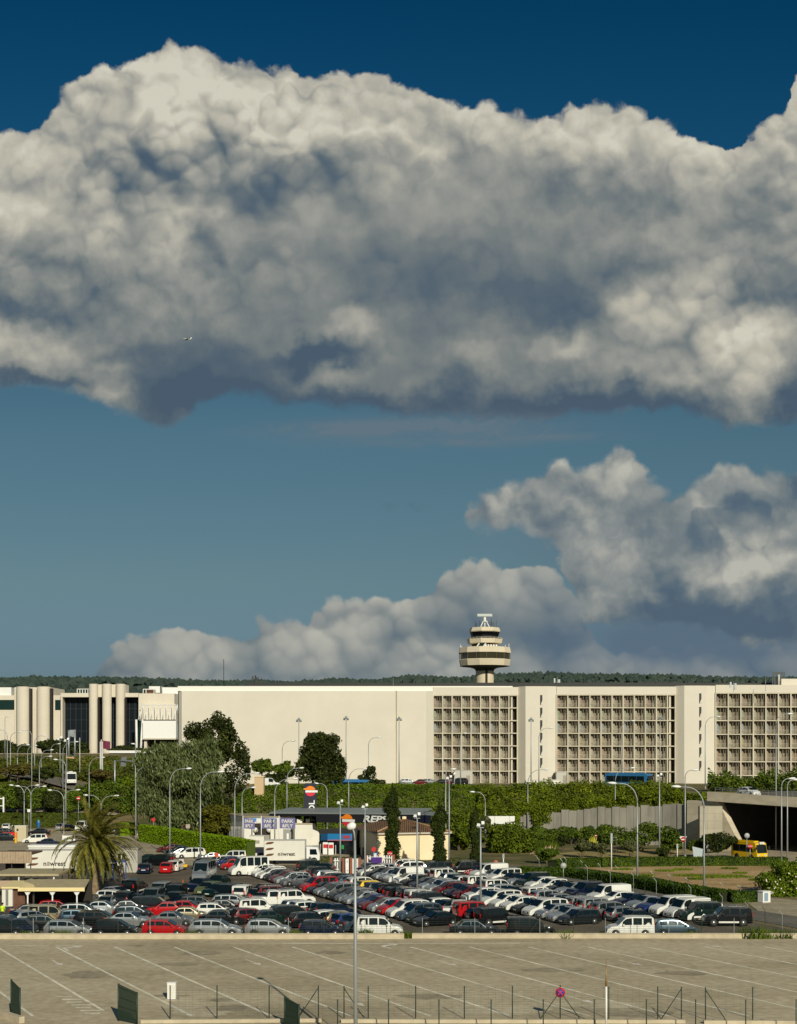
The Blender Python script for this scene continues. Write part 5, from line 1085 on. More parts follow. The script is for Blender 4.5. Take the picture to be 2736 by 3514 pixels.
# ---------------------------------------------------------------- flags
flag_m = mat('lilac_flag', (.16, .15, .33), .8, var=.18, vs=2.5)
for k, (px, w) in enumerate(((834, 39), (897, 52), (958, 54))):
    Yf = 224.0; v = at(px, 3000, Yf); t = thing('park_flag', '%s lilac flag with white lettering on a white pole' % ['leftmost', 'middle', 'rightmost'][k], 'flag', (v.x, Yf, 0), group='three lilac flags'); q = Yf/F
    zt = H-(2800-HY)*q; MB().tube([(0, 0, 0), (0, 0, zt)], .07, 8).build('pole', white_p, t)
    z1 = H-(2807-HY)*q; z0 = H-(2843-HY)*q; nx = 14; W_ = w*q; vs = []
    wav = lambda x: math.sin(x*5.5+k*1.7)*.12*min(1, x*3)
    for j in range(6):
        for i in range(nx+1):
            x = i/nx; vs.append((.08+x*W_, wav(x), z1+(z0-z1)*j/5-.15*x*(1 if k != 2 else .4)))
    mb = MB(); mb.sm = True; mb.add(vs, [(j*(nx+1)+i, (j+1)*(nx+1)+i, (j+1)*(nx+1)+i+1, j*(nx+1)+i+1) for j in range(5) for i in range(nx)]); f_ = mb.build('cloth', flag_m, t)
    for s_, zz in (('PARK', z1-(z1-z0)*.30), ('&FLY', z1-(z1-z0)*.73)): text_mesh('letters', s_, plate_m, .78, (.08+W_*.5, -.16, zz-.06), (R(90), 0, 0), f_, bold=.012, ext=.01, sx=W_/2.55)
for k, (px, yt) in enumerate(((344, 2545), (347.5, 2538), (352, 2545))):
    Yf = 338.0; v = at(px, 2650, Yf); z0 = terrain(v.x, Yf); t = thing('flagpole', '%s of three close white flagpoles before the terminal columns' % ['left', 'middle', 'right'][k], 'flagpole', (v.x, Yf, z0), group='three close flagpoles'); h = H-(yt-HY)*Yf/F-z0
    MB().tube([(0, 0, -.3), (0, 0, h)], .09, 6).build('pole', white_p, t)
    if k == 1:
        mb = MB(); mb.add([(.1+i*.35, .12*math.sin(i*1.4), h-.2-j*1.0-i*.05) for j in range(3) for i in range(7)], [(j*7+i, (j+1)*7+i, (j+1)*7+i+1, j*7+i+1) for j in range(2) for i in range(6)]); mb.build('cloth', mat('dark_purple_flag', (.06, .02, .07), .8, col2=(.25, .02, .03), vs=1.5), t)

# ================================================================ VEHICLES
PAINT = {}
def paint(name):
    cols = {'white': (.74, .74, .70), 'silver': (.55, .57, .58), 'light grey': (.28, .29, .30), 'dark grey': (.035, .042, .05), 'black': (.003, .004, .006), 'navy blue': (.004, .010, .032), 'dark green': (.003, .016, .014), 'bright red': (.42, .004, .008),
            'dark red': (.12, .008, .012), 'yellow': (.80, .52, .01), 'blue grey': (.10, .15, .20), 'beige': (.42, .37, .25), 'olive green': (.10, .12, .045), 'mid blue': (.010, .03, .13), 'taxi white': (.8, .8, .78), 'coach blue': (.03, .16, .36)}
    if name not in PAINT:
        c = cols[name]; m = mat(name.replace(' ', '_')+'_car_paint', c, .27, .75 if name in ('silver', 'light grey', 'dark grey', 'blue grey', 'beige') else 0.0, coat=.25, spec=.4); m.node_tree.nodes['Principled BSDF'].inputs['Coat Roughness'].default_value = .08; PAINT[name] = m
    return PAINT[name]
car_glass = mat('car_glass', (.006, .012, .014), .08, spec=.5)
trim_m = mat('black_trim', (.018, .018, .018), .6)
# name: (length, width, height, belt, [(x, body_z, roof_z)...] rear to front, side pane spans, ground clearance, wheel radius)
KINDS = {
 'hatchback': (4.0, 1.7, 1.46, .93, [(-2.0, .45, .45), (-1.98, .80, .80), (-1.90, .93, .97), (-1.62, .95, 1.38), (-1.2, .95, 1.44), (-.3, .94, 1.46), (.28, .93, 1.40), (1.12, .92, .94), (1.62, .80, .80), (1.92, .62, .62), (2.0, .42, .42)], [(-1.5, -.82), (-.74, .02), (.10, .86)], .2, .31),
 'saloon': (4.4, 1.72, 1.42, .93, [(-2.2, .5, .5), (-2.17, .88, .88), (-1.55, .95, .96), (-.98, .95, 1.36), (-.5, .94, 1.41), (.2, .93, 1.39), (.95, .92, .93), (1.6, .82, .82), (2.1, .62, .62), (2.2, .42, .42)], [(-1.15, -.42), (-.34, .38), (.40, .62)], .2, .31),
 'estate car': (4.6, 1.76, 1.48, .93, [(-2.3, .45, .45), (-2.28, .85, .85), (-2.18, .95, 1.02), (-1.85, .96, 1.38), (-1.3, .96, 1.45), (-.2, .94, 1.46), (.35, .93, 1.40), (1.15, .92, .93), (1.75, .80, .80), (2.2, .62, .62), (2.3, .42, .42)], [(-1.85, -1.25), (-1.15, -.38), (-.28, .45), (.5, .85)], .2, .32),
 'compact van': (4.2, 1.78, 1.78, 1.02, [(-2.1, .45, .45), (-2.08, 1.0, 1.05), (-2.0, 1.02, 1.68), (-1.85, 1.02, 1.76), (-.2, 1.02, 1.78), (.42, 1.0, 1.70), (1.12, .98, 1.02), (1.7, .88, .88), (2.02, .66, .66), (2.1, .42, .42)], [(-1.85, -1.1), (-.98, -.22), (-.10, .72)], .22, .32),
 'panel van': (4.8, 1.9, 1.95, 1.08, [(-2.4, .45, .45), (-2.39, 1.1, 1.2), (-2.34, 1.1, 1.88), (-2.2, 1.1, 1.94), (.3, 1.08, 1.95), (.78, 1.06, 1.86), (1.42, 1.02, 1.08), (2.1, .88, .88), (2.35, .66, .66), (2.4, .42, .42)], [(.10, 1.02)], .22, .33),
 'minibus': (5.4, 2.0, 2.45, 1.25, [(-2.7, .45, .45), (-2.69, 1.3, 1.4), (-2.64, 1.3, 2.35), (-2.5, 1.28, 2.43), (.9, 1.26, 2.45), (1.35, 1.24, 2.30), (2.0, 1.15, 1.25), (2.5, .98, .98), (2.68, .7, .7), (2.7, .42, .42)], [(-2.4, -1.55), (-1.42, -.55), (-.42, .45), (.62, 1.5)], .24, .35),
 'people carrier': (4.5, 1.82, 1.70, 1.0, [(-2.25, .45, .45), (-2.23, .95, .98), (-2.12, 1.0, 1.3), (-1.95, 1.0, 1.58), (-1.5, 1.0, 1.68), (0, .98, 1.70), (.55, .97, 1.60), (1.38, .94, .97), (1.85, .82, .82), (2.18, .62, .62), (2.25, .42, .42)], [(-1.85, -1.2), (-1.08, -.2), (-.08, .80)], .2, .33),
 'off-roader': (4.4, 1.84, 1.78, 1.08, [(-2.2, .55, .55), (-2.18, 1.0, 1.05), (-2.08, 1.08, 1.6), (-1.9, 1.08, 1.72), (-.1, 1.08, 1.78), (.42, 1.06, 1.70), (.98, 1.04, 1.08), (1.9, .98, .98), (2.15, .78, .78), (2.2, .5, .5)], [(-1.85, -1.1), (-.98, -.15), (-.05, .62)], .32, .38),
 'small car': (2.7, 1.55, 1.55, .95, [(-1.35, .45, .45), (-1.33, .85, .88), (-1.2, .95, 1.28), (-.9, .95, 1.46), (-.3, .94, 1.55), (.2, .93, 1.50), (.85, .92, .95), (1.15, .78, .78), (1.33, .58, .58), (1.35, .42, .42)], [(-.95, -.45), (-.38, .55)], .2, .29),
 'pickup': (4.9, 1.8, 1.72, 1.02, [(-2.45, .6, .6), (-2.44, 1.02, 1.02), (-.72, 1.02, 1.03), (-.62, 1.02, 1.5), (-.45, 1.02, 1.68), (.35, 1.0, 1.70), (.62, 1.0, 1.62), (1.15, .98, 1.02), (2.1, .90, .90), (2.4, .7, .7), (2.45, .5, .5)], [(-.45, .85)], .3, .36),
}
def car_proto(kind):
    L_, Wd, Hh, belt, st, panes, gc, wr = KINDS[kind]; t = thing(kind.replace(' ', '_').replace('-', '_'), 'x', kind); w = Wd/2
    def wf(x):                                      # width shrinks towards bumpers
        e = abs(x)/(L_/2); return w*(1-.13*max(0, e-.72)**1.3/.28**1.3*1.0) if e > .72 else w
    rw_ = w*.80 if Hh < 1.7 else w*.88
    def roofw(x, z, zb): return wf(x)*.985+(rw_-wf(x)*.985)*min(1, max(0, (z-zb)/max(.01, Hh-zb)))
    mb = MB(); mb.sm = True; rows = []
    # resample stations so the sides stay smooth and wheel arches can rise
    xs = sorted(set([s[0] for s in st]+[x*.1+(-L_/2) for x in range(1, int(L_*10))]))
    zb_ = lambda x: interp(x, [(a, b) for a, b, c in st]); zr_ = lambda x: interp(x, [(a, c) for a, b, c in st])
    xf, xr = L_/2*.62+.02, -L_/2*.60
    if kind in ('small car',): xf, xr = .88, -.88
    ar = wr+.07
    def low(x):
        z = gc
        for xc in (xf, xr):
            if abs(x-xc) < ar: z = max(z, wr+math.sqrt(ar*ar-(x-xc)**2)-.02)
        return z
    vs = []; fs = []; K = 7
    for x in xs:
        zb, zr = zb_(x), zr_(x); zl = min(low(x), zb-.05); wb = wf(x)*.985; wt = roofw(x, zr, zb); mid = max(zl+.01, min(zb-.05, .62))
        half = [(0, gc), (wf(x)*.92 if zl <= gc+.01 else wf(x)*.80, gc), (wf(x)*.97, zl), (wf(x), mid), (wb, zb), (wt, max(zr-.03, zb+.002)), (0, max(zr, zb)+.012)]
        for y, z in half: vs.append((x, y, z))
        for y, z in half: vs.append((x, -y, z))
    n = 2*K
    for i in range(len(xs)-1):
        for j in range(K-1):
            a = i*n+j; fs.append((a, a+1, a+1+n, a+n)); b = a+K; fs.append((b, b+n, b+1+n, b+1))
    e = (len(xs)-1)*n
    fs += [tuple(range(K))[::-1], tuple(range(K, 2*K)), tuple(e+i for i in range(K)), tuple(e+K+i for i in range(K))[::-1]]
    mb.add(vs, fs)
    o = mb.build('body', paint('silver'), t)
    bm = bmesh.new(); bm.from_mesh(o.data); bmesh.ops.remove_doubles(bm, verts=bm.verts, dist=.0005); bmesh.ops.recalc_face_normals(bm, faces=bm.faces)
    for e_ in bm.edges:
        if len(e_.link_faces) == 2 and e_.calc_face_angle(0) > .5: e_.smooth = False
    bm.to_mesh(o.data); bm.free(); o['paint'] = 1
    # wheel wells
    wl = MB()
    for xc in (xf, xr): wl.box(xc-ar+.03, xc+ar-.03, -w*.78, w*.78, gc-.02, wr+ar-.07)
    wl.box(-L_/2+.25, L_/2-.25, -w*.75, w*.75, gc-.05, gc-.004); wl.build('underbody', trim_m, t)
    # glass
    cabin = [s for s in st if s[2]-s[1] > .28]; xb0 = max(s[0] for s in st if s[0] < cabin[0][0]); xf1 = min(s[0] for s in st if s[0] > cabin[-1][0])
    for (a, b) in panes:
        for sgn in (1, -1):
            P_ = []
            def pt(x, f):
                zb, zr = zb_(x), zr_(x); z0, z1 = zb+.05, max(zb+.06, zr-.10); z = z0+(z1-z0)*f; return (x, sgn*(roofw(x, z, zb)+.012), z)
            def topx(x): return min(max(x, cabin[0][0]+.02), cabin[-1][0]+.0)
            q = [pt(a, 0), pt(b, 0)]
            nt_ = 4; tp = [pt(b+(a-b)*i/nt_, 1) for i in range(nt_+1)]
            mbp = MB(); mbp.add(q+tp, [tuple(range(len(q+tp))) if sgn > 0 else tuple(range(len(q+tp)))[::-1]]); mbp.build('side_window', car_glass, t)
    def screen(x0, z0, x1, z1, name, pad=.06):
        d = Vector((x1-x0, 0, z1-z0)); nn = Vector((-d.z, 0, d.x)).normalized()
        if (nn.x > 0) != (x0 > 0): nn = -nn
        a = Vector((x0, 0, z0))+d*.08+nn*.045; b = Vector((x0, 0, z0))+d*.90+nn*.045; wa = roofw(x0, z0, z0)-pad-.09; wb2 = roofw(x1, z1, belt)-pad
        MB().add([(a.x, -wa, a.z), (a.x, wa, a.z), (b.x, wb2, b.z), (b.x, -wb2, b.z)], [(0, 1, 2, 3)]).build(name, car_glass, t)
    screen(xf1, zb_(xf1), cabin[-1][0], cabin[-1][2], 'windscreen')
    rb = [s for s in st if s[0] <= cabin[0][0]]
    if kind in ('compact van', 'panel van', 'minibus', 'off-roader', 'people carrier'):
        x = cabin[0][0]; 
        MB().add([(-L_/2+(.03 if kind != 'people carrier' else .12)-.02, -w*.68, belt+.08), (-L_/2+(.03 if kind != 'people carrier' else .12)-.02, w*.68, belt+.08), (x-.02, w*.62, Hh-.22), (x-.02, -w*.62, Hh-.22)], [(0, 1, 2, 3)]).build('rear_window', car_glass, t)
    elif kind == 'pickup': screen(-.70, 1.04, -.47, 1.62, 'rear_window')
    else: screen(xb0, zb_(xb0)+.02, cabin[0][0], cabin[0][2], 'rear_window')
    for xc in (xf, xr):
        for sgn in (1, -1):
            m_ = MB(); y0 = sgn*(w-.20); y1 = sgn*(w-.012); m_.tube([(xc, y0, wr), (xc, y1, wr)], wr, 18); m_.mat(1)
            m_.tube([(xc, y1-.0, wr), (xc, y1+sgn*.008, wr)], wr*.62, 12); m_.mat(0)
            for k in range(5):
                a = k*1.2566; m_.tube([(xc+math.cos(a)*wr*.40, y1+sgn*.009, wr+math.sin(a)*wr*.40), (xc+math.cos(a)*wr*.40, y1+sgn*.011, wr+math.sin(a)*wr*.40)], wr*.10, 6)
            m_.build('wheel', [rubber, rim_m], t)
    xn = L_/2; hz = .66 if Hh < 1.6 else (.72 if Hh < 1.9 else .88)
    for sgn in (1, -1):
        y = sgn*(wf(xn)*.74); xx = max(s[0] for s in st if zb_(s[0]) >= hz-.02)
        MB().add([(xx-.22, y+sgn*.20, hz+.06), (xx+.03, y+sgn*.12, hz-.06), (xx+.06, y-sgn*.16, hz-.05), (xx-.10, y-sgn*.14, hz+.11), (xx-.25, y+sgn*.12, hz-.10), (xx+.0, y, hz-.12)], [(0, 1, 2, 3), (0, 1, 5, 4), (1, 2, 5)]).build('headlight', clear_l, t)
        ht = .70 if Hh < 1.6 else .85; yr = sgn*(wf(-xn)*.86)
        MB().box(-xn-.025, -xn+.16, yr-.10 if sgn > 0 else yr-.03, yr+.03 if sgn > 0 else yr+.10, ht, ht+(.22 if Hh < 1.6 else .42)).build('tail_light', red_l, t)
        MB().extr([(-.09, -.02), (.06, -.05), (.08, .1), (-.08, .1)], (panes[-1][1]-.08, sgn*(w+.02), belt+.02), (1, 0, 0), (0, 0, 1), (0, sgn*.16, 0)).build('mirror', paint('silver'), t)['paint'] = 1
    gb = MB(); gb.box(xn-.06, xn+.012, -w*.55, w*.55, .32, .50).build('grille', trim_m, t)
    MB().box(xn+.013, xn+.03, -.26, .26, .36, .47).build('number_plate', plate_m, t); MB().box(-xn-.03, -xn-.012, -.26, .26, .55, .66).build('number_plate', plate_m, t)
    if kind in ('off-roader',):
        MB().tube([(-1.7, w*.62, Hh+.02), (-1.6, w*.62, Hh+.07), (.1, w*.62, Hh+.07), (.2, w*.62, Hh+.0)], .025, 5).tube([(-1.7, -w*.62, Hh+.02), (-1.6, -w*.62, Hh+.07), (.1, -w*.62, Hh+.07), (.2, -w*.62, Hh)], .025, 5).build('roof_rails', rim_m, t)
        MB().box(-.92, .92, -w-.012, w+.012, .36, .52).build('sill_guard', offwhite, t)
    for o_ in t.children_recursive if hasattr(t, 'children_recursive') else []: pass
    return t
PROTO = {k: car_proto(k) for k in KINDS}
bpy.context.view_layer.update(); freeze_kids()
USED = set(); crng = random.Random(21)
BULK = {}
def car(kind, colour, x, y, head, label, group, z=0.0):
    p = PROTO[kind]
    if kind in USED:
        c = p.copy(); COL.objects.link(c); kids = []
        for ch in KIDS.get(p.name, ()):
            d = ch.copy(); COL.objects.link(d); d.parent = c; kids.append(d)
    else: c = p; USED.add(kind); kids = list(KIDS.get(p.name, ()))
    c.location = (x, y, z); c.rotation_euler = (0, 0, R(head)); c.scale = (crng.uniform(.95, 1.05), crng.uniform(.97, 1.03), crng.uniform(.96, 1.05)); tag(c, label, kind, group)
    for d in kids:
        if d.get('paint'): d.material_slots[0].link = 'OBJECT'; d.material_slots[0].material = paint(colour)
    return c
th = R(23); RN = Vector((math.cos(th), math.sin(th))); RR = Vector((math.sin(th), -math.cos(th)))   # across the rows, along the rows towards us
def rowpos(q, y):
    """point of the row line at across-distance q and depth y"""
    return Vector(((q-y*RN.y)/RN.x, y))
PAL = ['silver']*6+['white']*5+['navy blue']*5+['dark grey']*6+['black']*7+['light grey']*3+['dark red']*2+['bright red']+['blue grey']*2+['mid blue']+['dark green']
KP = ['hatchback']*9+['saloon']*4+['estate car']*3+['compact van']*2+['people carrier']*3+['off-roader']
AVOID = []
def row(desc, q, y0, y1, head, spacing, spec, group):
    """a diagonal row of cars from far (y0) to near (y1); spec overrides some of them"""
    s = (y0-y1)/RR.y*-1; n_ = int(s/spacing); a = rowpos(q, y0); cnt = {}
    for i in range(n_+1):
        c = a+RR*(i*spacing)+Vector((crng.uniform(-.12, .12), crng.uniform(-.12, .12))); sp = spec.get(i)
        if sp == 'gap': continue
        k, col = sp if sp else (crng.choice(KP), crng.choice(PAL)); inn = RN*(.0) 
        L_ = KINDS[k][0]; hv = Vector((math.cos(R(head)), math.sin(R(head)))); c2 = c-hv*(L_/2)*(1)
        lab = '%s %s, %s from far end of %s' % (col, k, ord_[i], desc)
        car(k, col, c2.x, c2.y, head+crng.uniform(-2, 2), lab, group)
g_ = 'cars parked in the diagonal rows'
row('the row facing the left aisle', 52.3, 181, 129.3, 203, 2.42, {0: ('hatchback', 'white'), 1: ('estate car', 'white'), 2: ('hatchback', 'white'), 3: ('hatchback', 'dark grey'), 4: ('saloon', 'dark red'), 5: ('estate car', 'silver'), 6: ('saloon', 'light grey'), 7: 'gap', 8: ('saloon', 'dark grey'), 9: ('compact van', 'bright red'), 10: ('saloon', 'black'), 11: ('estate car', 'silver'), 12: ('people carrier', 'light grey'), 13: ('estate car', 'dark grey'), 14: ('estate car', 'light grey'), 15: ('saloon', 'silver'), 16: ('saloon', 'mid blue'), 17: ('saloon', 'dark red'), 18: ('hatchback', 'silver'), 19: ('hatchback', 'bright red'), 20: ('people carrier', 'white'), 21: ('people carrier', 'blue grey'), 22: ('saloon', 'black'), 23: ('saloon', 'black')}, g_)
row('the back row behind the left aisle', 57.4+4.6, 177, 131, 23, 2.45, {0: ('compact van', 'dark grey'), 3: ('estate car', 'dark grey'), 5: ('saloon', 'silver'), 7: ('hatchback', 'yellow'), 9: ('saloon', 'black'), 12: ('compact van', 'navy blue'), 13: ('compact van', 'white'), 17: ('pickup', 'white'), 18: ('compact van', 'bright red')}, g_)
row('the row facing the middle aisle', 65.5, 180, 129.5, 203, 2.42, {0: ('hatchback', 'white'), 1: ('saloon', 'black'), 2: ('saloon', 'silver'), 3: ('saloon', 'silver'), 4: ('panel van', 'white'), 5: ('hatchback', 'white'), 6: ('saloon', 'black'), 7: ('saloon', 'navy blue'), 8: ('estate car', 'silver'), 9: ('estate car', 'silver'), 10: ('hatchback', 'dark red'), 11: ('saloon', 'navy blue'), 12: ('hatchback', 'dark red'), 13: ('estate car', 'white'), 14: ('saloon', 'blue grey'), 15: ('people carrier', 'white'), 16: ('hatchback', 'white'), 17: ('hatchback', 'white'), 18: ('saloon', 'black'), 19: ('people carrier', 'white'), 20: ('hatchback', 'silver'), 21: ('saloon', 'silver')}, g_)
row('the back row behind the middle aisle', 75.1, 178, 132, 23, 2.45, {0: ('saloon', 'dark grey'), 2: ('compact van', 'white'), 4: ('hatchback', 'dark green'), 6: ('compact van', 'white'), 7: ('hatchback', 'dark red'), 8: ('compact van', 'white'), 10: ('saloon', 'black'), 12: ('compact van', 'white'), 15: ('saloon', 'black')}, g_)
row('the outer row beside the access road', 77.8, 179, 133.6, 203, 2.45, {0: ('saloon', 'bright red'), 1: ('panel van', 'white'), 2: ('hatchback', 'silver'), 3: ('compact van', 'white'), 4: ('saloon', 'dark grey'), 5: ('saloon', 'silver'), 6: ('compact van', 'dark green'), 7: ('hatchback', 'white'), 8: ('hatchback', 'white'), 9: ('saloon', 'black'), 10: ('saloon', 'silver'), 11: ('off-roader', 'navy blue'), 12: ('saloon', 'navy blue'), 13: ('panel van', 'white'), 14: ('hatchback', 'white'), 15: ('saloon', 'navy blue'), 16: ('saloon', 'silver'), 17: ('saloon', 'mid blue'), 18: ('panel van', 'white'), 19: ('panel van', 'white')}, g_)
# cars standing behind the left aisle, noses to the viewer, then the block at the left
def C(kind, col, px, pyb, head, label, group, dz=0): v = gr(px, pyb); car(kind, col, v.x, v.y+.6, head, label, group)
g1 = 'cars parked in the front line along the low wall'
for a in ((52, 'small car', 'navy blue', 8, 'tiny navy and silver city car, first at the left of the front line', 75), (None,),):
    if a[0] is None: continue
fr_ = [('small car', 'navy blue', 78, 0, 'tiny navy city car at the left end of the front line by the wall'), ('compact van', 'dark grey', 12, 0, 'dark car cut by the left frame edge in the front line'), ('hatchback', 'silver', 235, 0, 'silver one box hatchback right of the tiny navy city car'), ('hatchback', 'black', 395, 0, 'black hatchback in the front line left of the bright red hatchback'), ('hatchback', 'bright red', 566, 0, 'bright red hatchback in the front line by the low wall'), ('estate car', 'silver', 742, 0, 'silver estate car in the front line right of the red hatchback'), ('hatchback', 'silver', 922, 0, 'silver hatchback in the front line between the silver estate and dark blue car'), ('hatchback', 'navy blue', 1104, 0, 'navy blue hatchback in the front line left of the near lamp post'),
       ('compact van', 'white', 1305, 0, 'white windowed compact van in the front line right of the near lamp post'), ('saloon', 'dark grey', 1630, 0, 'dark grey saloon in the front line behind the thin fence posts'), ('compact van', 'black', 1822, 0, 'black compact van at the right end of the middle front line'), ('compact van', 'white', 2160, 180, 'white high roofed compact van facing left in the front line'), ('hatchback', 'blue grey', 2318, 0, 'blue grey hatchback right of the white high roofed van in the front line')]
for k, col, px, hd, lab in fr_: car(k, col, X(px, YW+2.1), YW+2.1, hd, lab, g1)
car('off-roader', 'black', X(2494, 130.5), 130.5, 180, 'black off-roader with a pale sill at the right end of the car park', g1)
car('off-roader', 'dark green', X(2400, 134.5), 134.5, 190, 'dark green off-roader behind the black one with pale sills', g_)
